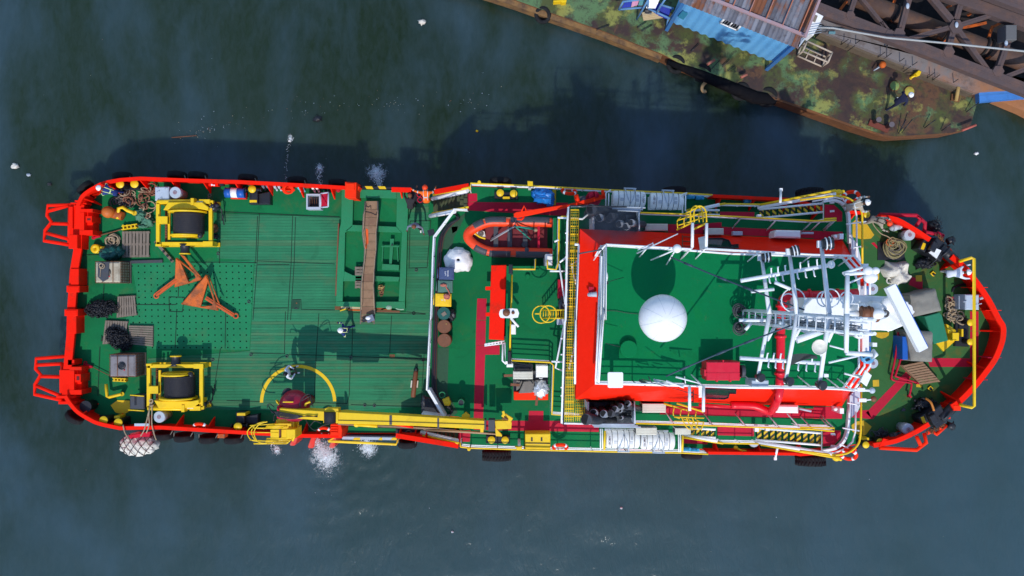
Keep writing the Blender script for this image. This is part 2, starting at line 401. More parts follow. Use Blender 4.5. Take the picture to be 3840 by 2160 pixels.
def splash(label, src, hit, n, spread, src_w=.05, core=.5, elong=1.0):
    """water pouring out of an overboard pipe: a falling stream of drops and the patch of foam where it lands"""
    st = MB()
    for k in range(int(n * .35)):
        t = rnd.random(); w = src_w + t * spread * .35
        c = V(src).lerp(V(hit), t); c.z = src[2] * (1 - t * t)
        drop(st, c + V((rnd.gauss(0, w), rnd.gauss(0, w), rnd.gauss(0, .04))), rnd.uniform(.008, .02), 1)
    fm = MB()
    for k in range(int(n * .4)):
        r = abs(rnd.gauss(0, spread)) * rnd.random() ** core; a = rnd.random() * 6.283
        dr_ = V((hit[0] - src[0], hit[1] - src[1], 0)).normalized(); al = math.cos(a) * r * elong; c = V(hit) + dr_ * al + V((-dr_.y, dr_.x, 0)) * math.sin(a) * r + V((0, 0, .03 + .12 * math.exp(-r * r / (spread * spread * .3)) * rnd.random()))
        drop(fm, c, rnd.uniform(.006, .030) * (1.15 - min(r / (spread * 2.2), .8)))
    n_, m_ = 28, 9; sh = []
    dr_ = V((hit[0] - src[0], hit[1] - src[1], 0)).normalized()
    for k in range(m_ + 1):
        for j in range(n_): a = 6.283 * j / n_; r = k / m_ * spread * 2.6 * (1 + .25 * noise.noise(V((math.cos(a), math.sin(a), spread * 9)))); sh.append(V(hit) + dr_ * math.cos(a) * r * elong + V((-dr_.y, dr_.x, 0)) * math.sin(a) * r + V((0, 0, .09 + .05 * noise.noise(V((r * 6, a, 1))))))
    fm.add(sh, [(k * n_ + j, k * n_ + (j + 1) % n_, (k + 1) * n_ + (j + 1) % n_, (k + 1) * n_ + j) for k in range(m_) for j in range(n_)], 1, True)
    t = thing('water_discharge', label, 'water jet', hit, 'cooling water pouring from the hull'); part(st, 'water_jet', FOAM, t)['kind'] = 'stuff'; fo = part(fm, 'foam', [FOAM, froth(spread * 2.2 * max(1, elong * .8))], t); fo['kind'] = 'stuff'
# ------------------------------------------------------------------ the ship: hull, bulwarks, decks
ship = thing('supply_vessel', 'red and green offshore supply vessel floating in the murky harbour', 'ship', (0, 0, 0))
def part(mb, name, m, parent=ship, label=None):
    o = mb.build(name, m, parent)
    if label: o['label'] = label
    return o
splash('thin water stream from the sunlit hull beside the yellow crane platform', D(440, 1270, 1.0), D(490, 1365, 0), 260, .16)
splash('long water stream from the sunlit hull by the red fender posts', D(870, 1255, 1.2), D(965, 1425, 0), 2600, .34, .09, .6, 2.0)
splash('water stream under the yellow gate bar of the hull', D(1350, 1270, 1.2), D(1375, 1345, 0), 1900, .30, .1)
splash('water stream from the shaded hull beside the gangway gap', C(1500, 170, 1.2), P(1412, 650, 0), 1000, .34, .05, .8)
splash('water stream from the shaded hull opposite the open hatch', P(1203, 695, 1.2), P(1200, 632, 0), 330, .17, .04)
splash('thin far water stream landing well off the shaded hull', P(1072, 690, 1.2), P(1090, 520, 0), 130, .13, .02)
def islands(mb, name, m, parent=ship, label=None):
    """every separate piece of the buffer becomes a part of its own"""
    n = len(mb.v); par = list(range(n))
    def find(a):
        while par[a] != a: par[a] = par[par[a]]; a = par[a]
        return a
    for f in mb.f:
        r = find(f[0])
        for k in f[1:]: par[find(k)] = r
    out = {}
    for f, mi, s_ in zip(mb.f, mb.m, mb.s):
        g = out.setdefault(find(f[0]), (MB(), {})); b, mp = g
        for k in f:
            if k not in mp: mp[k] = len(b.v); b.v.append(mb.v[k])
        b.f.append([mp[k] for k in f]); b.m.append(mi); b.s.append(s_)
    return [part(b, name, m, parent, label) for b, _ in out.values()]
aft_top = [A(480, 330, 2.8), A(520, 245, 2.8), A(580, 190, 2.8), A(650, 148, 2.8), A(740, 105, 2.8), A(900, 72, 2.8), A(1100, 58, 2.8), A(1600, 78, 2.8), A(2070, 92, 2.8), C(700, 122, 2.8), C(1150, 148, 2.8)]
gap_top = [C(1290, 158, 2.0), C(1600, 165, 2.8)]
aft_top2 = [C(1600, 160, 2.8), C(1790, 165, 2.8)]
ramp_top = [E(205, 183, 3.2), E(535, 120, 5.0)]
fore_top = [E(545, 148, ZU), E(1170, 168, ZU), E(1900, 200, ZU), G(870, 236, ZU)]
bow_top = [G(1095, 230, 5.0), G(1900, 268, 5.0), I(300, 270, 5.0), I(620, 292, 5.0), I(790, 318, 5.1), I(950, 352, 5.1), I(1110, 440, 5.1), I(1275, 548, 5.1)]
bow_mid = [I(1490, 708, 5.1), I(1600, 800, 5.1), I(1700, 915, 5.1), I(1850, 1130, 5.1), I(1950, 1320, 5.1), J(1996, 50, 5.1), J(2000, 150, 5.1), J(1978, 250, 5.1), J(1920, 390, 5.1), J(1830, 520, 5.1), J(1700, 680, 5.1), J(1560, 820, 5.1), J(1490, 868, 5.1)]
bow_bot = [J(1265, 1030, 5.1), J(1130, 1110, 5.1), J(940, 1195, 5.1), J(720, 1240, 5.0), J(550, 1272, 5.0), J(300, 1300, 5.0), J(0, 1322, 5.0), H(1900, 1418, 5.0), H(1050, 1408, 5.0)]
fore_bot = [H(0, 1372, ZU), F(1080, 1350, ZU), F(445, 1335, ZU)]
ramp_bot = [F(435, 1350, 5.0), F(-160, 1250, 3.2)]
aft_bot2 = [D(1900, 1268, 2.8), D(1640, 1250, 2.8)]
aft_bot = [D(1120, 1250, 2.8), D(700, 1245, 2.8), D(0, 1205, 2.8), B(1300, 1165, 2.8), B(900, 1172, 2.8), B(700, 1128, 2.8), B(600, 1085, 2.8), B(480, 1010, 2.8), B(400, 920, 2.8), B(355, 850, 2.8)]
stern = [B(352, 600, 2.4), B(368, 440, 2.4), B(385, 260, 2.4), B(392, 0, 2.4), A(420, 960, 2.4), A(455, 760, 2.4), A(458, 560, 2.4)]
outline = aft_top + [C(1600, 160, 2.8), C(1790, 165, 2.8), E(205, 183, 3.0)] + fore_top + bow_top + bow_mid + bow_bot + fore_bot + [D(1900, 1268, 2.8), D(1640, 1250, 2.8)] + aft_bot + stern
hull = MB(); hull.prism(outline, -1.2, ZM - .02)
hull_o = part(hull, 'hull', RED)
fore_aft_edge = [E(525, 148, ZU), E(525, 385, ZU), E(400, 390, ZU), E(215, 640, ZU), E(200, 830, ZU), E(180, 1449, ZU), F(150, 790, ZU), F(330, 1040, ZU), F(445, 1050, ZU)]
fore_out = list(reversed(fore_aft_edge)) + fore_top + bow_top + bow_mid + bow_bot + fore_bot
mb = MB(); mb.prism(fore_out, ZM, ZU - .02); part(mb, 'forecastle_hull', RED)
mb = MB(); mb.poly([V((p.x * .997, p.y * .992, ZM)) for p in outline]); part(mb, 'main_deck', GDECK)
mb = MB(); mb.poly([V((p.x, p.y * .994, ZU)) for p in fore_out]); part(mb, 'upper_deck', GUP)
def flat(name, m, polys, z, label=None, parent=ship):
    for fn, pts in polys: mb = MB(); mb.poly([fn(*p, z) for p in pts]); o = part(mb, name, m, parent, label)
    return o
flat('bow_deck', GBOW, [(D0, [(2168, 545), (2225, 560), (2330, 600), (2440, 700), (2500, 790), (2508, 850), (2480, 930), (2400, 1030), (2330, 1080), (2200, 1118), (2168, 1120)])], ZU + .004)
sm = MB(); sm.poly([D0(*p, ZM + .02) for p in [(548, 537), (856, 547), (850, 780), (1022, 785), (1022, 690), (1030, 512), (1078, 512), (1080, 790), (1072, 1022), (880, 1035), (530, 1030), (366, 1018), (372, 902), (629, 883), (641, 655), (546, 650)]])
flat('socket_plate', GDOTS, [(D0, [(330, 662), (639, 655), (628, 880), (378, 878), (290, 862), (345, 740)])], ZM + .012)
def seam(fn, pts, w=.035, z=ZM + .026):
    p = [fn(*a, z) for a in pts]
    for a, b in zip(p, p[1:]):
        d = (b - a).normalized(); n = V((-d.y, d.x, 0)) * w / 2
        sm.poly([a - n, b - n, b + n, a + n], 1)
for fn, pts in [(C, [(-350, 405), (0, 402), (1095, 450)]), (C, [(318, 415), (295, 900), (255, 1449)]), (C, [(300, 440), (280, 900)]), (C, [(640, 440), (625, 900), (590, 1449)]), (C, [(668, 450), (655, 890), (620, 1449)]),
                (C, [(-350, 890), (0, 888), (290, 893)]), (C, [(300, 876), (625, 888), (1050, 905)]), (C, [(300, 910), (610, 912)]), (C, [(260, 1335), (590, 1332)]), (C, [(640, 1250), (720, 1248), (722, 1345), (1050, 1352)]),
                (D, [(240, 425), (570, 432)]), (D, [(600, 435), (1190, 455)]), (D, [(1220, 458), (1570, 468), (1900, 480)]), (D, [(1225, 25), (1215, 450)]), (D, [(1200, 470), (1190, 830), (1165, 920)]), (D, [(895, 40), (868, 440), (850, 905)]),
                (D, [(1600, 60), (1580, 455)]), (D, [(1205, 925), (1885, 945), (1915, 440)]), (D, [(0, 885), (330, 895)]), (D, [(1230, 30), (1930, 48)]), (C, [(1780, 490), (1980, 485), (1945, 940), (1770, 945), (1780, 490)]),
                (D, [(855, 905), (1165, 915)]), (D, [(570, 20), (560, 430)]), (B, [(710, 365), (690, 840)]), (B, [(1880, 380), (1800, 890)]), (C, [(1745, 1370), (1930, 1388)]), (A, [(1880, 400), (1870, 900)]), (A, [(1380, 1225), (1530, 1230), (1510, 1370), (1385, 1365), (1380, 1225)]),
                (B, [(1455, 20), (1440, 380)]), (B, [(1930, 0), (1925, 380)]), (A, [(750, 1100), (740, 1260), (400 + 340, 1300), (1450, 1300)]), (A, [(990, 920), (985, 1100)]), (A, [(1475, 1050), (1470, 1220)]), (A, [(520, 820), (720, 815)])]: seam(fn, pts)
part(sm, 'deck_planking', [GPLANK, paint('dark_seam', (.003, .03, .014), None, .3, .8)])  # second colour: dark green joints between the deck panels
# D rings and small deck fittings
mb = MB()
for fn, x, y in [(C, 1445, 232), (C, 1135, 420), (C, 1115, 905), (C, 1712, 920), (C, 1752, 440), (C, 1840, 965), (C, 215, 1272), (D, 585, 455), (D, 1205, 465), (D, 1905, 492), (D, 235, 440), (D, 1340, 930), (D, 1433, 935), (D, 1815, 40), (C, 1815, 1385), (B, 1805, 490), (A, 1858, 805)]:
    mb.tor(fn(x, y, ZM + .05), .06, .018, n=14, k=6)
islands(mb, 'lashing_ring', DGREY)
mb = MB(); mb.prism([C(632, 1250), C(715, 1252), C(708, 1345), C(630, 1340)], ZM + .02, ZM + .03); mb.ell(C(680, 1285), (.05, .06, .04), 1); mb.ell(C(675, 1335), (.10, .05, .05), 2)
part(mb, 'deck_recess', [paint('recess', (.005, .055, .025), None, .3, .7), RUST, BLACK])
mb = MB(); mb.rect(D, 1570, 425, 1640, 470, ZM + .02, ZM + .035); mb.rect(D, 1580, 437, 1632, 466, ZM + .02, ZM + .04, 1); part(mb, 'deck_socket', [GDECK, RUST])
# painted deck marks
flat('walkway_stripe', CRIM, [(E, [(525, 222), (618, 222), (620, 300), (525, 302)]), (E, [(525, 304), (1500, 312), (1500, 442), (525, 385)]), (E, [(620, 1240), (712, 1242), (705, 1449), (612, 1449)]),
     (F, [(610, 108), (704, 108), (698, 348), (605, 350)]), (F, [(606, 352), (837, 350), (837, 440), (696, 440), (676, 1078), (586, 1078)]), (F, [(586, 1080), (1800, 1084), (1800, 1190), (586, 1170)]), (F, [(1122, 985), (1262, 987), (1260, 1082), (1118, 1080)]),
     (F, [(440, 1172), (555, 1172), (548, 1285), (436, 1285)]), (H, [(790, 1225), (1060, 1265), (1040, 1310), (800, 1300)]),
     (I, [(1085, 925), (1190, 960), (1190, 1060), (1050, 1000)]), (I, [(690, 600), (720, 590), (760, 640), (755, 660)]), (I, [(1440, 1120), (1515, 1122), (1515, 1165), (1440, 1165)]), (I, [(1650, 1262), (1732, 1262), (1732, 1449), (1650, 1449)]),
     (J, [(1650, 110), (1732, 110), (1732, 455), (1650, 455)]), (J, [(1235, 368), (1649, 372), (1649, 455), (1260, 455)]), (J, [(1035, 495), (1085, 545), (705, 965), (640, 900)]), (J, [(500, 878), (660, 874), (700, 962), (500, 945)]), (J, [(1110, 0), (1180, 0), (1180, 95), (1110, 95)])], ZU + .008)
ypol = [(I, [(510, 400), (560, 350), (640, 400), (720, 520), (690, 555), (600, 563), (510, 540)]), (J, [(500, 1020), (545, 985), (620, 975), (697, 1035), (640, 1115), (590, 1125), (510, 1085)]), (J, [(718, 120), (866, 120), (860, 150), (830, 172), (790, 180), (750, 168), (725, 145)]),
        (I, [(1122, 912), (1183, 910), (1183, 972), (1126, 970)]), (J, [(706, 583), (766, 580), (768, 645), (708, 646)]), (J, [(1128, 618), (1190, 622), (1180, 655), (1128, 650)]), (E, [(1352, 152), (1386, 152), (1382, 335), (1348, 335)]), (I, [(1285, 875), (1320, 890), (1300, 925), (1268, 905)]), (I, [(742, 895), (768, 895), (766, 955), (740, 955)]), (E, [(370, 545), (432, 540), (425, 580), (380, 610)])]
flat('yellow_deck_patch', paint('ochre_deck_paint', (.58, .36, .008), (.30, .16, .02), .6, .6, 2), ypol, ZU + .012)
ymb = MB(); c0 = D(695, 905, ZM + .03); Rr = 345 / q
def arcp(r, a): return P(850 + (693 + r * 355 * math.cos(a)) / q, 1160 + (905 - r * 352 * math.sin(a)) / q, ZM + .03)
for i in range(40):
    a, b = math.radians(2 + i * 4.45), math.radians(2 + (i + 1) * 4.45)
    if i < 40: ymb.poly([arcp(.955, a), arcp(1.045, a), arcp(1.045, b), arcp(.955, b)])
part(ymb, 'yellow_deck_marking', YEL); ymb = MB()
ymb.poly([B(815, 930, ZM + .03), B(880, 882, ZM + .03), B(1000, 885, ZM + .03), B(1005, 985, ZM + .03), B(940, 1022, ZM + .03), B(860, 1000, ZM + .03)])
part(ymb, 'yellow_deck_marking', YEL); ymb = MB()
for a in [(A, 648, 468, 672, 540), (B, 540, 655, 563, 738)]: fn, x0, y0, x1, y1 = a; ymb.poly([fn(x0, y0, ZM + .03), fn(x1, y0, ZM + .03), fn(x1, y1, ZM + .03), fn(x0, y1, ZM + .03)])
islands(ymb, 'yellow_deck_marking', YEL)
# bulwarks
def bulwark(mb, path, z0, inward, w=.22, sub=3, stays=1.5, lo=None):
    p = [V(a) for a in path]; n = len(p); rings = []
    for i in range(n):
        t = p[min(i + 1, n - 1)] - p[max(i - 1, 0)]; t.z = 0; t.normalize(); nn = V((-t.y, t.x, 0)) * inward; z = p[i].z
        a = V((p[i].x, p[i].y, 0))
        rings.append([a + V((0, 0, z0)) + nn * .05, a + V((0, 0, z - .09)) + nn * .02, a + V((0, 0, z)), a + nn * w + V((0, 0, z)), a + nn * w + V((0, 0, z - .09)), a + nn * .09 + V((0, 0, z - .10)), a + nn * .09 + V((0, 0, z0))])
    vs = [x for r in rings for x in r]
    fs = [(i * 7 + k, i * 7 + k + 1, (i + 1) * 7 + k + 1, (i + 1) * 7 + k) for i in range(n - 1) for k in range(6)]
    fs += [tuple(range(7)), tuple((n - 1) * 7 + k for k in reversed(range(7)))]
    mb.add(vs, fs)
    if stays:
        acc = .4
        for i in range(n - 1):
            a, b = p[i], p[i + 1]; t = (b - a); Ls = t.length; t.normalize(); nn = V((-t.y, t.x, 0)) * inward
            while acc < Ls:
                c = a + t * acc; zt = c.z - .12; c.z = 0; e = V((t.x, t.y, 0)) * .03
                vs = [c + nn * .09 - e + V((0, 0, z0)), c + nn * .55 - e + V((0, 0, z0)), c + nn * .14 - e + V((0, 0, zt)), c + nn * .09 - e + V((0, 0, zt))]
                vs += [x + 2 * e for x in vs]
                mb.add(vs, [(0, 1, 2, 3), (7, 6, 5, 4), (0, 4, 5, 1), (1, 5, 6, 2), (2, 6, 7, 3)])
                acc += stays
            acc -= Ls
mb = MB()
bulwark(mb, smooth(aft_top[:6], 4) + aft_top[6:], ZM, -1, .17); part(mb, 'bulwark', RED); mb = MB()
bulwark(mb, aft_top2, ZM, -1, stays=.9); part(mb, 'bulwark', RED); mb = MB(); bulwark(mb, [E(205, 183, 3.2), E(535, 122, 5.0)], ZM, -1); part(mb, 'bulwark', RED); mb = MB()
bulwark(mb, aft_bot[:5] + smooth(aft_bot[4:], 4)[1:], ZM, -1, .17); part(mb, 'bulwark', RED); mb = MB(); bulwark(mb, ramp_bot, ZM, -1); part(mb, 'bulwark', RED); mb = MB(); bulwark(mb, aft_bot2, ZM, -1)
part(mb, 'bulwark', RED)
mb = MB()
bulwark(mb, bow_top[:4], ZU, -1, .14); bulwark(mb, smooth(bow_top[4:], 3), ZU, -1, .20, stays=0); bulwark(mb, smooth(bow_mid, 3), ZU, -1, .24, stays=1.9); bulwark(mb, smooth(bow_bot[:4], 3), ZU, -1, .20, stays=0); bulwark(mb, bow_bot[4:], ZU, -1, .12, stays=1.9)
for pts, z in [([I(760, 318, 5.05), I(800, 322, 5.05), I(970, 362, 5.05), I(900, 385, 5.05), I(800, 408, 5.05)], 5.05), ([J(810, 1150, 5.05), J(945, 1185, 5.05), J(800, 1225, 5.05), J(770, 1225, 5.05)], 5.05)]: mb.prism(pts, z - .08, z)
part(mb, 'bow_bulwark', RED)
mb = MB()
bulwark(mb, [B(340, 860, 2.5)] + stern + [A(480, 320, 2.5)], ZM, -1, .38, stays=0)
for fn, x0, y0, x1, y1, z in [(A, 385, 1115, 510, 1180, 2.55), (A, 365, 1345, 495, 1410, 2.55), (A, 405, 620, 490, 755, 2.75), (B, 395, 30, 480, 235, 2.47), (A, 425, 950, 505, 1110, 2.47)]: mb.rect(fn, x0, y0, x1, y1, ZM - .3, z, 0, .02)
for fn, x0, y0, x1, y1 in [(A, 400, 1128, 500, 1168), (A, 380, 1358, 484, 1398)]: mb.rect(fn, x0, y0, x1, y1, 2.54, 2.57, 0)
for x, y in [(400, 850), (420, 905)]: mb.box(B(x + 20, y - 10, 2.1), (.8, .12, .9))
for x, y in [(540, 300), (560, 325), (530, 350)]: mb.box(A(x, y, 2.2), (.45, .07, .5))
for k in range(3): mb.box(A(620, 238 + 0 * k, 2.3), (.5, .06, .1), math.radians(-28))
part(mb, 'stern_bulwark', RED)
def fr(mbx, fn, z, lines, r=.085):
    for l in lines: mbx.tube([fn(x, y, z) for x, y in l], r, 10)
mb = MB()
fr(mb, A, 2.2, [[(480, 330), (205, 338), (200, 440), (243, 500), (180, 580), (170, 680), (420, 720)], [(210, 392), (420, 335)], [(243, 512), (415, 518)], [(190, 605), (415, 665)], [(420, 335), (415, 700)], [(440, 330), (440, 560)]])
mb.rect(A, 408, 350, 445, 560, ZM, 2.5); mb.rect(A, 425, 310, 520, 620, ZM - .5, 2.35)
part(mb, 'stern_guard_frame', RED)
mb = MB()
fr(mb, B, 2.2, [[(380, 455), (92, 478), (90, 580), (138, 635), (82, 730), (78, 825), (360, 885)], [(95, 540), (345, 528)], [(140, 650), (335, 655)], [(92, 740), (365, 855)], [(345, 520), (350, 850)]])
mb.rect(B, 318, 590, 445, 812, ZM - .3, 2.45); mb.rect(B, 400, 490, 462, 540, ZM, 2.4)
part(mb, 'stern_guard_frame', RED)
mb = MB()
for fn, x0, y0, x1, y1 in [(A, 512, 372, 640, 622), (B, 415, 560, 532, 828)]:
    z = ZM + .9
    mb.rect(fn, x0, y0, x1, y1, ZM, z - .3); mb.rect(fn, x0, y0, x1, y0 + 30, ZM, z); mb.rect(fn, x0, y1 - 45, x1, y1, ZM, z); mb.rect(fn, x0, y0 + 32, x0 + 45, y1 - 47, ZM, z + .002)
    mb.rect(fn, (x0 + x1) / 2 - 5, y0 + 70, x1 - 8, y1 - 120, ZM, z - .06); mb.rect(fn, (x0 + x1) / 2 + 10, y0 + 90, x1 - 20, y1 - 140, ZM, z - .05, 1)
islands(mb, 'shark_jaw_housing', [RED, paint('dark_red_recess', (.12, .006, .006), None, .4, .6)])
# bow fender bars outside the bulwark
mb = MB()
fr(mb, I, 4.6, [[(770, 322), (1130, 330), (1215, 405), (1205, 490)], [(1130, 335), (1175, 365), (1125, 435)], [(1205, 490), (1330, 515)], [(1385, 520), (1340, 600)], [(1330, 500), (1390, 530)]], .085)
part(mb, 'bow_fender_bar', CRIM)
mb = MB()
fr(mb, J, 4.6, [[(770, 1240), (1130, 1262), (1225, 1190), (1205, 1100)], [(1130, 1130), (1170, 1215)], [(1230, 1100), (1290, 1070)], [(1290, 1080), (1320, 1110), (1420, 1020)], [(1330, 1000), (1360, 1060)]], .085)
mb.rect(J, 1410, 880, 1460, 960, ZU, 4.9); mb.rect(J, 1490, 830, 1560, 880, ZU, 5.12)
mb.prism([I(1415, 640, 4.9), I(1450, 630, 4.9), I(1500, 715, 4.9), I(1420, 700, 4.9)], ZU, 4.9)
islands(mb, 'bow_fender_bar', REDB)
# gangway gap: black and yellow sill, red posts
mb = MB(); mb.prism([C(1290, 150, 2.0), C(1605, 160, 2.0), C(1605, 182, 2.0), C(1290, 178, 2.0)], 0.2, 2.0)
for x in (1340, 1465): mb.prism([C(x, 150, 2.01), C(x + 70, 152, 2.01), C(x + 85, 180, 2.01), C(x + 18, 178, 2.01)], 1.9, 2.01, 1)
mb.prism([D(1120, 1235, 2.0), D(1640, 1245, 2.0), D(1640, 1270, 2.0), D(1120, 1262, 2.0)], .2, 2.0, 2)
for x, w in ((1220, 75), (1470, 40), (1590, 60)): mb.prism([D(x + 20, 1245, 2.01), D(x + w, 1245, 2.01), D(x + w, 1270, 2.01), D(x, 1268, 2.01)], 1.9, 2.01, 1)
islands(mb, 'gangway_sill', [BLACK, YEL, LGREY])
mb = MB()
mb.prism([C(1145, 105, 3.1), C(1255, 112, 3.1), C(1252, 265, 3.1), C(1142, 255, 3.1)], ZM, 3.0, 0, .02); mb.prism([C(1250, 140, 2.6), C(1292, 160, 2.6), C(1250, 240, 2.6)], ZM, 2.6); mb.rect(C, 1158, 120, 1240, 190, 2.9, 3.06, 0, .02)
part(mb, 'gate_post', REDB)
mb = MB()
mb.prism([Q(990, 800, 3.0), Q(1110, 770, 3.0), Q(1125, 960, 3.0), Q(985, 965, 3.0)], ZM, 3.0, 0, .02); mb.prism([Q(1105, 745, 3.2), Q(1140, 755, 3.2), Q(1172, 880, 3.2), Q(1160, 990, 3.2), Q(1115, 990, 3.2)], ZM, 3.2, 0, .02)
for y in (800, 840, 880, 920): mb.box(Q(1050, y, 3.02), (.32, .05, .06))
part(mb, 'gate_post', REDB)
mb = MB()
for x0, x1, y0, y1 in ((660, 755, 990, 1145), (990, 1075, 1000, 1145), (380, 470, 1010, 1105)):
    mb.prism([Q(x0 + 15, y0, 1.6), Q(x1 - 12, y0, 1.6), Q(x1, y1 - 20, 1.0), Q(x1 - 20, y1, 1.0), Q(x0 + 15, y1, 1.0), Q(x0, y1 - 25, 1.0)], -.1, 1.3, 0, .03)
islands(mb, 'hull_fender_block', paint('faded_fender', (.62, .03, .015), (.45, .2, .16), .8, .6, 2))
mb = MB(); mb.tube([D(990, 1268, 2.5), D(990, 1280, 2.5), D(1645, 1310, 2.5), D(1665, 1250, 2.5)], .06, 10); mb.tube([D(990, 1275, 2.5), D(1050, 1240, 2.5)], .04); part(mb, 'gate_bar', YEL)
# bollards, mushroom vents
def bollard_pair(fn, pts, r, z0, h, base, bm=BLACK, extra=()):
    mb = MB(); z = z0 + h
    mb.prism([fn(x, y, z0 + .18) for x, y in base], z0, z0 + .18, 0, .03)
    for x, y in pts:
        p = fn(x, y, z); mb.lathe((p.x, p.y, z0), [(r * .82, .1), (r * .82, h - .12), (r, h - .1), (r, h - .02)], 22, 0)
    o = part(mb, 'mooring_bollard', bm)
    cp = MB()
    for x, y in pts:
        p = fn(x, y, z); cp.lathe((p.x, p.y, z - .03), [(r, 0), (r, .03), (r * .96, .045), (0, .05)], 24, 0)
    islands(cp, 'bollard_cap', YEL, o)
    for x0, y0, x1, y1, zz in extra: cp = MB(); cp.rect(fn, x0, y0, x1, y1, z0 + .1, zz); part(cp, 'bollard_plate', YEL, o)
    return o
bollard_pair(A, [(905, 130), (1045, 128)], .19, ZM, .95, [(880, 95), (1140, 85), (1140, 185), (860, 190)])
bollard_pair(B, [(745, 1078), (888, 1100)], .20, ZM, .95, [(700, 1030), (990, 1040), (1000, 1140), (860, 1150), (690, 1110)], extra=[(848, 1037, 905, 1058, ZM + .7)])
bollard_pair(E, [(843, 215), (973, 222)], .165, ZU, .7, [(785, 205), (1015, 210), (1015, 278), (785, 270)], extra=[(868, 252, 935, 272, ZU + .3)])
bollard_pair(F, [(758, 1267), (890, 1270)], .165, ZU, .7, [(705, 1225), (940, 1225), (935, 1305), (705, 1300)])
bollard_pair(J, [(1655, 25), (1655, 212)], .15, ZU, .7, [(1510, -20), (1640, -15), (1640, 260), (1505, 255)], extra=[(1568, 88, 1585, 162, ZU + .5)])
bollard_pair(J, [(640, 1212), (777, 1183)], .15, ZU, .75, [(555, 1180), (760, 1150), (790, 1195), (560, 1255)], extra=[(605, 1143, 670, 1165, ZU + .55)])
bollard_pair(I, [(648, 322), (783, 355)], .15, ZU, .75, [(580, 330), (800, 330), (800, 400), (600, 400)])
def cross_bollard(fn, x, y, bx):
    mb = MB(); p = fn(x, y, ZM + 1.0)
    mb.lathe((p.x, p.y, ZM), [(.14, 0), (.14, .9), (.18, .92), (.18, .95)], 20); mb.cyl((p.x - .36, p.y, ZM + .75), (p.x + .36, p.y, ZM + .75), .075)
    for s in (-.36, .36): mb.cyl((p.x + s - .02, p.y, ZM + .75), (p.x + s + .02, p.y, ZM + .75), .11)
    o = part(mb, 'mooring_bollard', BLACK)
    c = MB(); c.lathe((p.x, p.y, ZM + .955), [(.18, 0), (.18, .03), (0, .04)], 22); part(c, 'bollard_cap', YEL, o)
    if bx:
        b = MB(); x0, y0, x1, y1, yl = bx
        b.prism([fn(x0, y0, ZM + .5), fn(x0 + 90, y0 - 5, ZM + .5), fn(x0 + 95, y0 + 40, ZM + .5), fn(x1, y0 + 20, ZM + .5), fn(x1, y1, ZM + .5), fn(x0, y1, ZM + .5)], ZM, ZM + .45, 0, .03); b.rect(fn, x0 + 20, y0 + 8, x0 + 85, y1 - 8, ZM + .3, ZM + .7, 0, .03); b.rect(fn, *yl, ZM, ZM + .72, 1)
        part(b, 'roller_fairlead', [BLACK, YEL])
cross_bollard(C, 245, 178, (215, 180, 418, 325, (222, 285, 292, 308)))
cross_bollard(D, 105, 1138, (85, 1000, 300, 1115, (100, 1008, 180, 1032)))
cross_bollard(B, 2050, 1138, None)
def vent(fn, x, y, r, z0, h, m=LGREY, wheel=True, base_r=None):
    mb = MB(); p = fn(x, y, z0 + h)
    mb.lathe((p.x, p.y, z0), [(r * .8, 0), (r * .8, h - .4), (r, h - .36), (r, h - .02), (r * .97, h)], 26)
    o = part(mb, 'vent_head', m)
    if wheel:
        w = MB(); c = V((p.x, p.y, z0 + h + .03)); w.tor(c, r * .30, .007, n=18, k=6)
        for a in range(3):
            d = V((math.cos(a * 1.047 + .3), math.sin(a * 1.047 + .3), 0)) * r * .30; w.tube([c - d, c + d], .005, 5)
        part(w, 'handwheel', MAROON, o)
    return o
vent(A, 1440, 212, .27, ZM, 1.0); vent(B, 1285, 1045, .27, ZM, 1.0)
vent(I, 1065, 520, .24, ZU, .75); vent(J, 1050, 1060, .25, ZU, .75); vent(I, 705, 1045, .25, ZU, .7); vent(J, 710, 420, .23, ZU, .7)
mb = MB(); p = B(570, 945, ZM + .75); mb.lathe((p.x, p.y, ZM), [(.24, 0), (.24, .7), (.28, .72), (.28, .75)], 26); part(mb, 'capstan_post', BLACK)
mb = MB(); p = A(660, 757, ZM + .35); mb.lathe((p.x, p.y, ZM), [(.22, 0), (.22, .3), (.2, .34), (.06, .35), (.05, .2)], 26); mb.rect(A, 690, 735, 755, 800, ZM, ZM + .25, 0, .02); part(mb, 'guide_roller', YEL)
# side lockers and other fixed boxes of the hull deck
mb = MB(); mb.rect(A, 1243, 155, 1378, 290, ZM, ZM + 1.0, 0, .04)
for x, y in ((1280, 170), (1350, 175), (1300, 270), (1275, 205)): mb.box(A(x, y, ZM + 1.03), (.14, .03, .05), .6)
part(mb, 'deck_locker', LGREY)
mb = MB(); mb.rect(I, 1605, 1098, 1740, 1246, ZU, ZU + .95, 0, .04); mb.rect(I, 1545, 1110, 1603, 1240, ZU, ZU + .5, 0, .04); mb.cyl(I(1740, 1140, ZU + .8), I(1830, 1110, ZU + .9), .06)
for x, y in ((1600, 1168), (1690, 1135), (1745, 1190), (1700, 1200)): mb.box(I(x, y, ZU + .97), (.16, .03, .05), .2)
part(mb, 'deck_locker', LGREY)
mb = MB(); mb.rect(F, 1085, 1207, 1330, 1365, ZU, ZU + .85, 0, .03)
for x in (1150, 1245): mb.rect(F, x - 8, 1245, x + 8, 1280, ZU + .8, ZU + .88, 1)
mb.tube([F(1085, 1298, ZU + .87), F(1328, 1302, ZU + .87)], .02, 6, 1)
part(mb, 'storage_chest', [YEL, BLACK])
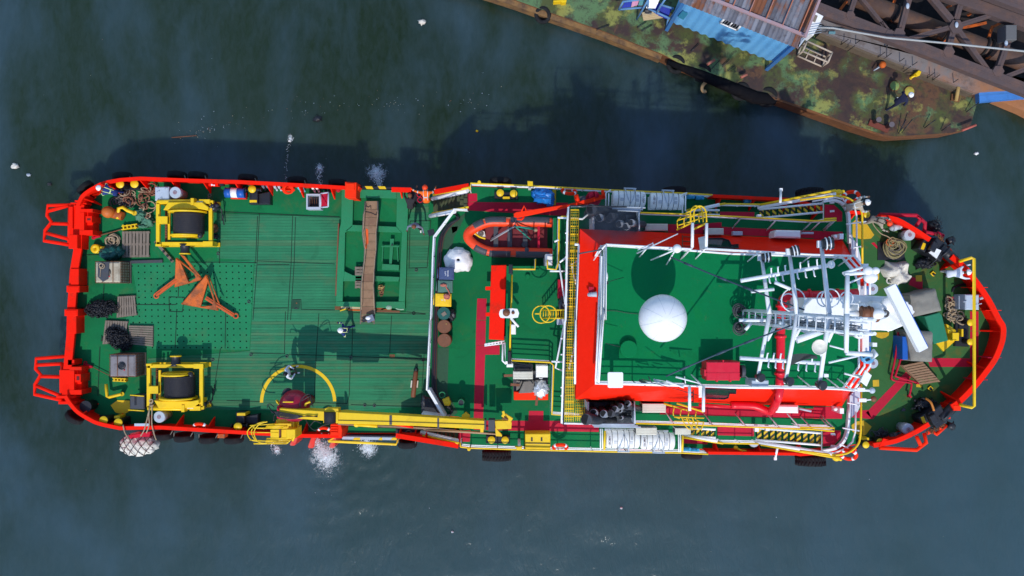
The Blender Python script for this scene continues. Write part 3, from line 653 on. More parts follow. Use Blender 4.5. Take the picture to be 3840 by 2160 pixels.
# open hatch
hb = MB(); z = ZM + .55
for x0, y0, x1, y1 in ((772, 225, 786, 375), (896, 225, 912, 375), (786, 225, 896, 240), (786, 352, 896, 375)): hb.rect(C, x0, y0, x1, y1, ZM, z)
hb.rect(C, 786, 240, 896, 352, ZM, ZM + .03, 1)
for k in range(4): hb.tube([C(805 + k * 22, 262, z - .1), C(810 + k * 22, 345, z - .3)], .012, 6, 2)
hb.tube([C(795, 262, z), C(825, 262, z), C(828, 280, z)], .015, 6, 2)
hat = part(hb, 'hatch_coaming', [LGREY, BLACK, BROWN])
hl = MB(); pts = [C(912, 222, z + .3), C(988, 212, z + .5), C(985, 350, z + .5), C(914, 356, z + .3)]
for i in range(4): hl.tube([pts[i], pts[(i + 1) % 4]], .035, 8, 1)
ctr = sum(pts, V()) / 4; hl.poly([ctr + (a - ctr) * .97 for a in pts], 0); hl.poly([ctr + (a - ctr) * .97 - V((0, 0, .05)) for a in pts], 1)
for i in range(2): hl.tube([ctr + (pts[i] - ctr) * .85 + V((0, 0, .03)), ctr + (pts[i + 2] - ctr) * .85 + V((0, 0, .03))], .02, 6, 0)
part(hl, 'hatch_lid', [CRIM, LGREY], hat)
# ------------------------------------------------------------------ superstructure
def onplane(sx_fn, x, y, p0, n):
    """point of the plane (p0, n) seen at this tile position"""
    a = sx_fn(x, y, 0.0); o = V((0, 0, CAM_Z)); d = a - o
    return o + d * ((p0 - o).dot(n) / d.dot(n))
bridge_poly = [E(905, 925, ZB), E(1352, 925, ZB), E(1357, 460, ZB), E(1500, 455, ZB), E(1500, 350, ZB), G(388, 350, ZB), G(388, 425, ZB), G(870, 440, ZB), G(1530, 470, ZB), G(2070, 500, ZB), I(232, 398, ZB), I(232, 188, ZB), I(340, 182, ZB), I(420, 215, ZB), I(478, 300, ZB), I(497, 420, ZB), I(505, 800, ZB),
               J(505, 600, ZB), J(492, 900, ZB), J(476, 1090, ZB), J(435, 1190, ZB), J(360, 1260, ZB), J(240, 1292, ZB), J(216, 1292, ZB), J(216, 1062, ZB), H(2070, 1140, ZB), H(340, 1098, ZB), H(340, 1118, ZB), F(1455, 1112, ZB), F(1452, 1038, ZB), F(1326, 1035, ZB), F(1326, 512, ZB), F(893, 505, ZB)]
mb = MB(); cx = sum((p.x for p in bridge_poly)) / len(bridge_poly)
mb.prism([V((cx + (p.x - cx) * .985, p.y * .97, 0)) for p in bridge_poly[:10] + [I(470, 400, ZB), I(480, 700, ZB), J(470, 600, ZB), J(460, 1050, ZB)] + bridge_poly[25:]], ZU - .01, ZB - .14); part(mb, 'deckhouse_wall', WHITE)
mb = MB(); mb.prism(bridge_poly, ZB - .12, ZB - .005); mb.poly([V((p.x, p.y, ZB)) for p in bridge_poly], 1); part(mb, 'bridge_deck', [WHITE, GUP])
flat('walkway_stripe', CRIM, [(G, [(660, 520), (930, 520), (1180, 500), (1180, 545), (2070, 585), (2070, 655), (660, 600)]), (I, [(131, 480), (415, 490), (415, 575), (131, 568)]), (I, [(238, 225), (330, 228), (410, 300), (408, 388), (355, 392), (352, 372), (238, 355)]),
     (H, [(585, 935), (2070, 965), (2070, 1058), (580, 1020)]), (J, [(131, 840), (410, 843), (408, 958), (131, 958)]), (J, [(222, 1068), (395, 1072), (392, 1150), (320, 1222), (222, 1226)])], ZB + .006)
# red casing along the aft edge of the deckhouse
mb = MB(); mb.prism([E(757, 918, 6.2), E(902, 915, 6.2), F(880, 298, 6.2), F(733, 290, 6.2)], ZU, 6.2, 0, .02)
for y in (1142, 1395): mb.rect(E, 700, y - 17, 752, y + 17, 5.8, 6.15)
part(mb, 'casing_top', RED)
# wheelhouse: sloping red walls under a green roof
roof = [G(8, 728, ZR), G(880, 775, ZR), M(0, 385, ZR), M(1230, 425, ZR), M(1440, 438, ZR), M(1600, 640, ZR), M(1658, 800, ZR), N(1660, 300, ZR), N(1655, 745, ZR), N(1450, 1025, ZR), N(0, 1010, ZR), H(1000, 745, ZR), F(1770, 722, ZR)]
zo = ZB + .02
zs_ = 8.35
outer = [E(1618, 565, zs_), G(880, 612, zo), M(0, 150, zo), M(1230, 203, zo), M(1450, 215, zo), M(1660, 560, zo), M(1735, 760, zo), N(1740, 300, zo), N(1735, 780, zo), N(1440, 1255, zo), N(0, 1225, zo), H(1000, 905, zo), F(1574, 872, zs_)]
mb = MB(); n = len(roof)
mb.add(outer + roof, [(i, (i + 1) % n, n + (i + 1) % n, n + i) for i in range(n)][::-1])
for i in range(len(mb.f)): mb.f[i] = mb.f[i][::-1]
a_, b_ = outer[0], outer[-1]; lo_ = [V((a_.x + .1, a_.y, ZB)), V((b_.x + .1, b_.y, ZB)), outer[1], outer[-2]]
mb.add([a_, b_, lo_[1], lo_[0], lo_[2], lo_[3]], [(0, 1, 2, 3), (0, 3, 4), (1, 5, 2)])
wall = part(mb, 'wheelhouse_wall', paint('wheelhouse_red', (.86, .016, .003), (.66, .014, .005), .35, .4, .7, spec=.06))
mb = MB(); mb.poly([V((p.x, p.y, ZR)) for p in roof]); part(mb, 'wheelhouse_roof', GROOF)
mb = MB(); mb.tube([V((p.x, p.y, ZR + .02)) for p in roof], .045, 6, closed=True); part(mb, 'roof_edge_trim', WHITE)
def wall_quad(fn, pts, a, b, c, off=.012):
    nn = (b - a).cross(c - a).normalized()
    if nn.z < 0: nn = -nn
    return [onplane(fn, x, y, a + nn * off, nn) for x, y in pts], nn
def side_window(fn, panel, glass, a, b, c):
    pp, nn = wall_quad(fn, panel, a, b, c, .02); mb = MB(); mb.poly(pp); mb.poly([p - nn * .02 for p in pp]); fr_ = part(mb, 'window_panel', WHITE, wall)
    gp, nn = wall_quad(fn, glass, a, b, c, .03); mb = MB(); mb.poly(gp); part(mb, 'window_glass', GLASS, wall)
    mb = MB(); mb.tube([p + nn * .02 for p in gp], .02, 6, closed=True); part(mb, 'window_frame', BLACK, wall)
side_window(G, [(952, 652), (1022, 632), (1028, 745), (970, 765)], [(1042, 660), (1190, 660), (1250, 680), (1275, 725), (1343, 718), (1343, 752), (1042, 745)], outer[1], outer[2], roof[1])
side_window(H, [(945, 745), (1000, 755), (1000, 855), (925, 860)], [(1015, 770), (1320, 775), (1318, 815), (1255, 812), (1245, 855), (1205, 868), (1030, 862)], outer[11], outer[10], roof[11])
# wing ladders on the sloping walls
for fn, xs, ys in ((G, (800, 905), (640, 685, 730)), (H, (770, 905), (800, 840, 890))):
    mb = MB(); a, b, c = (outer[1], outer[2], roof[1]) if fn is G else (outer[11], outer[10], roof[11])
    for y in ys:
        pp, nn = wall_quad(fn, [(xs[0], y), (xs[1], y + 6)], a, b, c, .07); mb.tube(pp, .022, 6)
    for x in xs:
        pp, nn = wall_quad(fn, [(x, ys[0] - 15), (x, ys[-1] + 12)], a, b, c, .06); mb.tube(pp, .018, 6)
    part(mb, 'wall_ladder', BROWN if fn is G else BLACK)
# front visor with white rails and the blue-edged centre panel
mb = MB(); z1, z2 = 8.5, 8.1
fo = [M(1480, 430, z1), M(1590, 390, z2), M(1725, 600, z2), M(1655, 640, z1)]; mb.poly(fo); mb.poly([M(1655, 700, z1), M(1800, 700, z2), M(1805, 800, z2), M(1660, 800, z1)])
mb.poly([N(1665, 290, z1), N(1700, 290, z2), N(1700, 545, z2), N(1665, 545, z1)]); mb.poly([N(1665, 640, z1), N(1820, 640, z2), N(1815, 770, z2), N(1665, 745, z1)]); mb.poly([N(1660, 745, z1), N(1815, 772, z2), N(1600, 1055, z2), N(1455, 1025, z1)])
mb.v = [v for v in mb.v]; part(mb, 'front_visor', RED)
mb = MB(); mb.prism([N(1700, -100, 8.55), N(1795, -100, 8.55), N(1795, 545, 8.55), N(1700, 545, 8.55)], 7.9, 8.55, 0, .03); mb.prism([N(1796, -90, 8.5), N(1815, -90, 8.5), N(1815, 545, 8.5), N(1796, 545, 8.5)], 7.9, 8.5, 1)
mb.prism([M(1675, 800, 8.6), M(1770, 805, 8.6), M(1770, 920, 8.6), M(1668, 915, 8.6)], 8.0, 8.6, 2); mb.prism([M(1771, 808, 8.55), M(1788, 808, 8.55), M(1788, 915, 8.55), M(1771, 915, 8.55)], 8.0, 8.55, 1)
part(mb, 'front_panel', [WHITE, BLUE, LGREY])
def rail_lines(name, m, lines, r=.035, posts=None, parent=ship):
    mb = MB()
    for l in lines: mb.tube(l, r, 8)
    return part(mb, name, m, parent)
rl = []
for dx in (0, 75, 150):
    rl.append([M(1445 + dx * .92, 440 - dx * .3, 9.0), M(1620 + dx * .75, 620 - dx * .25, 8.9)])
    rl.append([N(1655 + dx, 640 if dx < 150 else 610, 8.9), N(1655 + dx, 745 - dx * .1, 8.9), N(1450 + dx * .95, 1020 + dx * .2, 8.9)])
for dx in (0, 80, 140): rl.append([M(1660 + dx, 700, 8.9), M(1660 + dx, 915, 8.9)])
rail_lines('front_railing', WHITE, rl, .045)
# railings: posts, white middle rails, coloured top rail
def railing(path, z0, h=1.0, top=WHITE, mid=WHITE, gap=1.4, nmid=2, r=.032, brace=None, inward=1):
    """path is seen at the top rail"""
    p = [V(a) for a in path]; mb = MB()
    mb.tube(p, r * 1.15, 8, 0)
    for k in range(nmid):
        zz = h * (k + 1) / (nmid + 1); mb.tube([V((a.x, a.y, z0 + zz)) for a in p], r * .75, 6, 1)
    for a, b in zip(p, p[1:]):
        Ls = (b - a).length; m_ = max(1, round(Ls / gap))
        for k in range(m_ + 1):
            c = a.lerp(b, k / m_); mb.box((c.x, c.y, (z0 + c.z) / 2), (.045, .03, c.z - z0), 0, 1)
            if brace: mb.tube([(c.x, c.y, c.z - .1), (c.x + brace[0], c.y + brace[1], z0)], .028, 6, 1)
    return part(mb, 'railing', [top, mid])
def Z(fn, pts, z): return [fn(x, y, z) for x, y in pts]
hz = ZR + 1.0
railing(Z(G, [(10, 770), (60, 715), (880, 760), (895, 750)], hz) , ZR, brace=(-.18, -.35), gap=1.7)
railing(Z(G, [(1030, 755), (2070, 815)], hz) + Z(M, [(1430, 405), (1590, 412)], hz), ZR, brace=(-.18, -.35), gap=1.7)
railing(Z(E, [(1870, 715), (1865, 1449)], hz) + Z(F, [(1850, 0), (1800, 710)], hz), ZR, gap=3.0, nmid=3)
rail_lines('railing', WHITE, [Z(G, [(0, 745), (-45, 830)], hz - .3) + Z(E, [(1830, 830), (1815, 1449)], hz - .3) + Z(F, [(1800, 100), (1770, 700)], hz - .3), Z(E, [(1850, 730), (1840, 1449)], hz - .1) + Z(F, [(1825, 100), (1790, 710)], hz - .1)], .04)
railing(Z(H, [(0, 718), (350, 722), (860, 740), (870, 760)], hz), ZR, gap=1.7)
railing(Z(H, [(1005, 750), (2070, 765)], hz) + Z(N, [(1440, 1035), (1600, 1055)], hz), ZR, brace=(-.25, .35), gap=1.7)
for fn, pts in ((G, [(898, 505), (895, 745)]), (G, [(1035, 510), (1030, 755)]), (H, [(870, 985), (868, 745)]), (H, [(1003, 995), (1005, 755)])): rail_lines('boarding_rail', WHITE, [Z(fn, [pts[0]], hz + .1) + Z(fn, [pts[1]], hz)], .06)
hb_ = ZB + 1.0
railing(Z(G, [(388, 408), (870, 425), (1380, 450), (2070, 488)], hb_) + Z(I, [(350, 378), (350, 358), (230, 366)], hb_), ZB, top=YEL, gap=1.6, brace=(-.15, -.4))
railing(Z(H, [(340, 1105), (1100, 1128), (2070, 1165)], hb_) + Z(J, [(330, 1080), (332, 1048), (0, 1040)], hb_), ZB, top=YEL, gap=1.6, brace=(-.2, .4))
railing(Z(E, [(960, 955), (1180, 958), (1184, 860)], hb_), ZB, top=YEL, gap=.8)
railing(Z(E, [(1300, 865), (1302, 950), (1385, 962), (1408, 900), (1412, 460), (1440, 445), (1510, 447)], hb_), ZB, top=YEL, gap=1.2, nmid=3)
railing(Z(E, [(958, 1010), (945, 1449)], hb_) + Z(F, [(942, 100), (938, 405)], hb_), ZB, top=YEL, gap=1.3)
railing(Z(F, [(955, 495), (1330, 515), (1362, 545), (1345, 1020), (1650, 1040)], hb_), ZB, top=YEL, gap=1.2, nmid=3)
hu = ZU + 1.0
railing(Z(E, [(518, 378), (395, 372), (197, 640), (188, 830), (165, 1449)], hu) + Z(F, [(160, 100), (130, 785)], hu), ZU, gap=1.0)
mb = MB(); mb.prism([F(130, 785, hu), F(158, 780, hu), F(312, 1040, hu), F(285, 1045, hu)], ZU + .1, hu); mb.prism([F(80, 1010, hu - .2), F(300, 1040, hu - .2), F(300, 1050, hu - .2), F(80, 1025, hu - .2)], ZU, hu - .2); part(mb, 'hose_guard_plate', WHITE)
railing(Z(E, [(550, 190), (555, 122), (1165, 148), (1900, 188)], hu) + Z(G, [(870, 222), (1090, 235)], hu), ZU, top=YEL, gap=1.3)
railing(Z(F, [(455, 1290), (460, 1335), (550, 1345), (1080, 1362), (2070, 1385)], hu) + Z(H, [(800, 1392), (1050, 1405)], hu), ZU, top=YEL, gap=1.3)
# small yellow rail fittings
for fn, x, y in ((E, 640, 112), (F, 540, 1355)): mb = MB(); mb.lathe(fn(x, y, hu), [(.07, -.1), (.07, .1), (.02, .12)], 12); mb.tor(fn(x, y, hu + .1), .06, .02, n=12, k=6); part(mb, 'rail_fitting', YEL)
for pts in (Z(E, [(1108, 95), (1160, 100), (1162, 150), (1110, 145)], hu + .6), Z(F, [(985, 1335), (1055, 1330), (1052, 1365), (1020, 1370)], hu + .5)):
    mb = MB(); mb.prism(pts, hu + .3, hu + .5, 0, .02); c = sum(pts, V()) / 4; mb.box((c.x, c.y * .985, ZU + .7), (.12, .08, 1.4), 0, 1); part(mb, 'rail_lamp', [YEL, WHITE])
# landing platform rail round the front of the bridge deck
fp = Z(I, [(0, 182), (350, 138)], hb_) + smooth(Z(I, [(350, 138), (470, 165), (560, 235), (598, 300), (604, 380)], hb_), 4)[1:] + Z(I, [(605, 800)], hb_)
fq = Z(J, [(595, 620), (590, 1080)], hb_) + smooth(Z(J, [(590, 1080), (575, 1180), (530, 1245), (450, 1295), (330, 1312)], hb_), 4)[1:] + Z(J, [(0, 1268)], hb_)
for p in (fp, fq): rail_lines('landing_top_rail', YEL, [p], .042)
wi = smooth(Z(I, [(230, 182), (345, 172), (430, 210), (480, 290), (495, 400), (500, 600)], ZB + .25), 4)
wo = Z(J, [(500, 850), (490, 960)], ZB + .25) + smooth(Z(J, [(490, 960), (478, 1090), (435, 1190), (355, 1258), (230, 1285)], ZB + .25), 4)[1:]
for p, s in ((wi, -1), (wo, -1)):
    mb = MB(); bulwark(mb, p, ZB, s, .10, stays=0); part(mb, 'landing_bulwark', WHITE)
for l in (Z(I, [(120, 195), (345, 155), (470, 185)], hb_ - .3) + Z(I, [(530, 250), (548, 330), (552, 800)], hb_ - .3), Z(J, [(540, 890), (538, 1080), (510, 1180), (440, 1250), (330, 1290), (120, 1280)], hb_ - .3)): rail_lines('landing_rail', WHITE, [l], .035)
mb = MB()
for fn, a, b in ((I, (450, 415), (640, 390)), (I, (490, 650), (600, 630)), (J, (415, 1048), (575, 1075)), (J, (385, 1200), (500, 1265)), (J, (460, 805), (600, 830)), (I, (390, 130), (480, 270))): mb.tube([fn(*a, ZB + .9), fn(*b, ZB + .6)], .03, 6)
islands(mb, 'rail_strut', WHITE)
mb = MB(); mb.prism(Z(I, [(498, 500), (520, 560), (560, 620), (592, 760), (590, 800), (500, 800)], ZB + .3), ZB - .6, ZB + .3); part(mb, 'wind_deflector', paint('pale_panel', (.52, .55, .62), None, .3, .5))
mb = MB(); mb.prism(Z(J, [(500, 715), (585, 640), (586, 830), (560, 890), (500, 945), (482, 900), (482, 740)], ZB + .3), ZB - .6, ZB + .3); part(mb, 'wind_deflector', MATS['pale_panel'])
# stairs
def stairs(name, fn, xlo, xhi, y0, y1, dy, zlo, zhi, n, hz_, rail):
    """y0..y1 is the width seen at the lower end, dy how far it shifts over the flight; rail = list of handrail polylines"""
    st = MB()
    for side in (0, 1):
        ya = (y0, y1)[side]
        a, b = fn(xlo, ya, zlo), fn(xhi, ya + dy, zhi); st.tube([a + V((0, 0, .05)), b + V((0, 0, .05))], .06, 4)
    o = part(st, name, WHITE)
    for k in range(n):
        t = (k + .5) / n; z = zlo + (zhi - zlo) * t; x = xlo + (xhi - xlo) * t; w = (xhi - xlo) / n * .31
        tr = MB(); tr.prism([fn(x - w, y0 + dy * t, z), fn(x + w, y0 + dy * t, z), fn(x + w, y1 + dy * t, z), fn(x - w, y1 + dy * t, z)], z - .04, z); part(tr, 'tread', hz_, o)
    for l, m in rail:
        r = MB(); r.tube(l, .05 if m is YEL else .075, 8); part(r, 'handrail', m, o)
zl = ZU + .95
def R2(fn, a, za, b, zb): return [fn(*a, za), fn(*b, zb)]
stairs('stair_flight', G, 1540, 2270, 378, 462, -70, zl, ZB, 12, HAZ, [(R2(G, (1530, 360), zl + .9, (2290, 225), ZB + 1.0), WHITE), (R2(G, (1560, 330), zl + 1, (2290, 235 - 45), ZB + 1.1), YEL)])
stairs('stair_flight', G, 845, 1155, 385, 430, 0, ZU, zl, 6, HAZ, [(R2(G, (840, 400), ZU + .8, (1160, 330), zl + .9), WHITE), (R2(G, (840, 385), ZU + .9, (1215, 320), zl + 1), YEL)])
mb = MB(); mb.poly(Z(G, [(1160, 395), (1540, 400), (1540, 462), (1160, 455)], zl)); mb.poly(Z(G, [(1165, 398), (1500, 402), (1495, 452), (1165, 445)], zl + .006), 1); part(mb, 'stair_landing', [GUP, CRIM])
railing(Z(G, [(1215, 322), (1565, 328)], zl + 1), zl, top=YEL, gap=.9)
stairs('stair_flight', H, 1515, 2280, 1150, 1265, 60, zl, ZB, 12, HAZM, [(R2(H, (1510, 1285), zl + .9, (2250, 1365 + 40), ZB + 1.0), WHITE), (R2(H, (1560, 1312), zl + 1, (2290, 1410 + 30), ZB + 1.1), YEL)])
stairs('stair_flight', H, 880, 1115, 1150, 1230, 15, ZU, zl, 5, HAZM, [(R2(H, (800, 1225), ZU + .8, (1140, 1275), zl + .9), WHITE), (R2(H, (800, 1240), ZU + .9, (1195, 1300), zl + 1), YEL)])
mb = MB(); mb.poly(Z(H, [(1118, 1135), (1510, 1140), (1510, 1270), (1118, 1262)], zl)); mb.poly(Z(H, [(1138, 1140), (1495, 1145), (1495, 1232), (1138, 1222)], zl + .006), 1); part(mb, 'stair_landing', [GUP, CRIM])
railing(Z(H, [(1195, 1298), (1540, 1305)], zl + 1), zl, top=YEL, gap=.9)
# ramps from the upper deck down to the main deck
def ramp_stair(fn, lo0, lo1, hi1, hi0, r1, r2):
    mb = MB(); n = 9
    for k in range(n):
        t = (k + .5) / n; z = ZM + .1 + (ZU - ZM - .1) * t; c0_, c1_ = fn(*[lo0[i] + (hi0[i] - lo0[i]) * t for i in (0, 1)], z), fn(*[lo1[i] + (hi1[i] - lo1[i]) * t for i in (0, 1)], z)
        d = (c1_ - c0_); L_ = d.length; mb.box((c0_ + c1_) / 2, (.17, L_, .03), math.atan2(d.y, d.x) - math.pi / 2, 0)
    st = MB(); [st.tube([fn(*a, ZM + .1), fn(*b, ZU)], .05, 4) for a, b in ((lo0, hi0), (lo1, hi1))]; o = part(st, 'deck_stair', WHITE); islands(mb, 'tread', paint('dark_grating', (.05, .07, .03), (.09, .07, .03), .8, .7, 6), o)
    for pts in (r1, r2):
        for l, m, r in ((pts[0], YEL, .05), (pts[1], WHITE, .10)):
            if l: b = MB(); b.tube([fn(x, y, z) for x, y, z in l], r, 8); part(b, 'handrail', m, o)
ramp_stair(E, (190, 285), (195, 435), (525, 365), (525, 215), ([(195, 235, 2.8), (540, 165, 5.0)], [(185, 272, 2.5), (525, 192, 4.6)]), ([(185, 415, 2.8), (530, 355, 5.0)], [(165, 440, 2.6), (400, 395, 4.6)]))
ramp_stair(F, (80, 1150), (80, 1200), (435, 1280), (435, 1180), ([(95, 1225, 2.8), (435, 1298, 5.0)], [(80, 1195, 2.5), (425, 1275, 4.6)]), ([], []))
mb = MB(); mb.rect(E, 200, 230, 215, 440, ZM, ZM + .05); part(mb, 'stair_foot', GDECK)
# catwalk of yellow grating at the back of the wheelhouse
zc = 8.2; cw = MB()
def grating(mb, fn, x0, y0, x1, y1, sx_, sy_, sk=0.0):
    y = y0
    while y <= y1 + 1:
        xo = sk * (y - y0); mb.tube([fn(x0 + xo, y, zc), fn(x1 + xo, y, zc)], .010, 4); y += sy_
    x = x0
    while x <= x1 + 1: mb.tube([fn(x, y0, zc), fn(x + sk * (y1 - y0), y1, zc)], .012, 4); x += sx_
grating(cw, E, 1512, 378, 1606, 1500, 19, 26, -.030)
grating(cw, F, 1484, 80, 1568, 1090, 17, 26, -.014); grating(cw, F, 1575, 880, 1660, 1085, 17, 26)
cat = part(cw, 'catwalk_grating', YEL)
fb = MB()
for y in (380, 470, 540, 620, 705, 780, 850, 920, 1000, 1080, 1160, 1240, 1320): fb.rect(E, 1508 - .03 * (y - 370), y - 7, 1608 - .03 * (y - 370), y + 7, zc - .1, zc - .03)
for y in (130, 210, 290, 370, 440, 520, 595, 665, 750, 830, 900, 965, 1040): fb.rect(F, 1482 - .014 * (y - 80), y - 7, 1572 - .014 * (y - 80), y + 7, zc - .1, zc - .03)
islands(fb, 'catwalk_beam', YEL, cat)
zc1 = zc + 1.0
for l, r in ((Z(E, [(1505, 365), (1495, 500), (1478, 1449)], zc1) + Z(F, [(1470, 130), (1440, 1105)], zc1), .045), (Z(E, [(1605, 718), (1575, 1449)], zc1) + Z(F, [(1575, 0), (1568, 725)], zc1), .045), (Z(E, [(1565, 715), (1605, 718)], zc1), .05)): rail_lines('catwalk_rail', WHITE, [l], r)
rail_lines('catwalk_rail', BLACK, [Z(E, [(1520, 340), (1500, 1449)], zc1 + .2) + Z(F, [(1485, 200), (1455, 1115)], zc1 + .2), Z(E, [(1520, 340), (2070, 352)], zc1 + .2)], .028)
mb = MB()
for fn, pts in ((E, [(1500, 365), (1520, 345), (1760, 345)]), (E, [(1415, 905), (1475, 1300)]), (E, [(1325, 975), (1470, 975)]), (E, [(1420, 890), (1500, 830)]), (E, [(1605, 870), (1535, 910), (1580, 1110)]), (F, [(1465, 140), (1380, 570), (1450, 595)]), (F, [(1585, 180), (1555, 400), (1510, 580)]), (F, [(1340, 505), (1480, 512)]), (F, [(1445, 1105), (1720, 1110)]), (E, [(1400, 455), (1640, 470), (1700, 420)]), (E, [(1370, 690), (1410, 670)])):
    mb.tube(Z(fn, pts, 7.9), .04, 8)
islands(mb, 'catwalk_strut', WHITE)
mb = MB()
for y in (600, 690, 830, 1000, 1160, 1300): mb.tube([E(1480, y + 8, zc1), E(1510, y - 15, zc - .05)], .03, 6)
for y in (285, 440, 760, 840): mb.tube([F(1435, y, zc1), F(1470, y - 10, zc - .05)], .03, 6)
islands(mb, 'catwalk_post', WHITE)
# caged ladder to the deckhouse top
mb = MB()
for y in (1352, 1432): mb.tube([E(1255, y, 7.0), E(1465, y, 8.2)], .03, 6)
for k in range(9): mb.tube([E(1262 + k * 24, 1352, 7.0 + k * .13), E(1262 + k * 24, 1432, 7.0 + k * .13)], .022, 6)
for x, yc, r, z in ((1240, 1395, 82, 8.6), (1310, 1390, 78, 8.9)):
    c = E(x, yc, z); mb.tor(c, r * .0042, .024, n=20, k=6)
mb.tube([E(1180, 1388, 8.6), E(1240, 1388, 8.6)], .03); mb.tube([E(1245, 1310, 8.6), E(1320, 1310, 8.9)], .02); mb.tube([E(1245, 1475, 8.6), E(1320, 1470, 8.9)], .02)
part(mb, 'caged_ladder', YEL)
# caged ladders on the wheelhouse wings
for fn, s, y0, y1, pts in ((G, 1, 500, 570, [(880, 380, 440, 480)]), (H, -1, 925, 990, [])):
    mb = MB()
    if fn is G:
        mb.tube(Z(G, [(745, 575), (890, 505)], 8.0), .04); mb.tube(Z(G, [(905, 570), (1030, 510)], 8.3), .04); mb.tube(Z(G, [(820, 420), (960, 350), (1010, 420)], 8.6), .03)
        for x0, x1, yb in ((755, 815, 560), (820, 880, 540), (890, 960, 530), (965, 1035, 505)): mb.tube(smooth(Z(G, [(x0, yb), (x0 - 5, yb - 70), ((x0 + x1) / 2, yb - 110)], 8.2), 3), .022)
        for xc, z in ((925, 9.2), (960, 9.4)): mb.tube(smooth(Z(G, [(xc - 45, 500), (xc - 48, 400), (xc, 342), (xc + 62, 380), (xc + 75, 500)], z), 4), .028)
        for yy in (395, 445): mb.tube(Z(G, [(760, yy + 85), (1040, yy - 20 + 20)], 8.8), .025)
    else:
        mb.tube(Z(H, [(620, 915), (868, 985)], 8.0), .04); mb.tube(Z(H, [(745, 912), (1005, 995)], 8.3), .04)
        for x0, x1, yb in ((720, 790, 950), (790, 860, 965), (935, 1005, 985), (865, 935, 985)): mb.tube(smooth(Z(H, [(x0, yb), (x0 - 8, yb + 80), ((x0 + x1) / 2 + 20, yb + 110)], 8.2), 3), .022)
        for xc in (860, 905, 960): mb.tube(smooth(Z(H, [(xc - 70, 1040), (xc - 30, 1130), (xc + 20, 1165), (xc + 45, 1095)], 8.4), 4), .024)
        for yy in (1045, 1085): mb.tube(Z(H, [(720, yy), (1010, yy + 10)], 8.4), .025)
    part(mb, 'caged_ladder', YEL)
# fire monitor pipe crossing the roof
mb = MB(); zp = ZR + .5
mb.tube(smooth(Z(M, [(1640, 890), (1200, 920), (850, 920), (740, 930), (670, 985), (660, 1100)], zp) + Z(N, [(650, 200), (640, 800), (635, 980)], zp), 3), .165, 14)
mb.tube(smooth(Z(N, [(637, 985), (635, 1060), (600, 1200), (560, 1290), (510, 1330)], zp - .3), 3)[:6] + smooth([N(620, 1120, 8.4), N(590, 1210, 7.9), N(545, 1290, 7.3), N(490, 1320, 7.0), N(300, 1250, 6.9), N(0, 1240, 6.9)], 4), .16, 14)
mb.tube([N(0, 1240, 6.9), H(1300, 950, 6.9), H(960, 925, 6.9)], .07)
for fn, x, y, ax in ((M, 1020, 925, (1, 0, 0)), (M, 660, 1060, (0, 1, 0)), (N, 645, 350, (0, 1, 0)), (N, 640, 830, (0, 1, 0)), (M, 1380, 910, (1, 0, 0))): p = fn(x, y, zp); a = V(ax); mb.cyl(p - a * .05, p + a * .05, .22, n=18)
mb.cyl(M(1015, 840, zp), M(1025, 960, zp), .06); mb.cyl(N(575, 355, zp), N(640, 355, zp), .06); mb.cyl(N(570, 830, zp), N(635, 830, zp), .06)
part(mb, 'fire_main_pipe', paint('signal_red', (.66, .006, .02), None, .3, .35))
# roof manhole and red generator locker
mb = MB(); p = H(280, 385, ZR + .25); mb.lathe((p.x, p.y, ZR), [(.34, 0), (.34, .23), (.32, .25)], 28); part(mb, 'roof_manhole', GROOF)
lk = MB(); lk.rect(H, 1035, 510, 1358, 690, ZR + .2, ZR + 1.0, 0, .03); lk.rect(H, 1012, 585, 1034, 650, ZR + .3, ZR + .95); lk.rect(H, 1032, 618, 1360, 626, ZR + .95, ZR + 1.015)
for x in (1130, 1260): lk.box(H(x, 690, ZR + .9), (.06, .08, .2)); lk.rect(H, x - 4, 628, x + 4, 690, ZR + .95, ZR + 1.012)
lk.box(H(1192, 505, ZR + .9), (.05, .1, .15))
for x in (1050, 1345): lk.box(H(x, 600, ZR + .1), (.1, .5, .3))
o = part(lk, 'equipment_locker', paint('locker_red', (.60, .006, .03), (.45, .02, .04), .3, .4))
lk = MB(); lk.cyl(H(1365, 600, ZR + .7), H(1400, 600, ZR + .7), .24, n=20); part(lk, 'locker_motor', DGREY, o)
mb = MB(); mb.rect(N, 275, 920, 492, 1000, ZR, ZR + .9, 0, .02); part(mb, 'roof_box', LGREY)
# exhaust casings with their pipes
def exhaust(fn, x0, y0, x1, y1, pipes, side, trim):
    fl = MB(); zf = 6.9; zt = 8.0
    fl.rect(fn, x0 + 10, y0, x1 - 8, y1, ZB, zf)
    o = part(fl, 'exhaust_casing', [paint('sooty_floor', (.03, .036, .045), (.16, .17, .17), .7, .8, 6)])
    w = MB()
    w.rect(fn, x0 - 32, y0, x0 + 6, y1, ZB, zt - .2); w.rect(fn, x1 - 6, y0, x1 + 2, y1, ZB, zt - .4)
    islands(w, 'casing_wall', WHITE, o)
    for (xa, ya, xb, yb, r, z, tip) in pipes:
        pm = MB(); a, b = fn(xa, ya, z), fn(xb, yb, zf + .2); b2 = V((a.x, a.y, zf))
        d = (V((b.x, b.y, a.z)) - a).normalized()
        pm.tube([b2 + d * .1, a + d * .16 + V((0, 0, -.5)), a + d * .05 - V((0, 0, .2)), a], r, 16, 0)
        pm.tube([V((b.x, b.y, zf + .15)), V((a.x, a.y, z - .25)) + d * .05], r * .96, 16, 1)
        pm.cyl(a - V((0, 0, .02)) - d * .02, a + V((0, 0, .012)) - d * .02, r * .82, n=16, m=2)
        part(pm, 'exhaust_pipe', [tip, BLACK, paint('pipe_bore', (.004, .004, .005), None, .1, .9)], o)
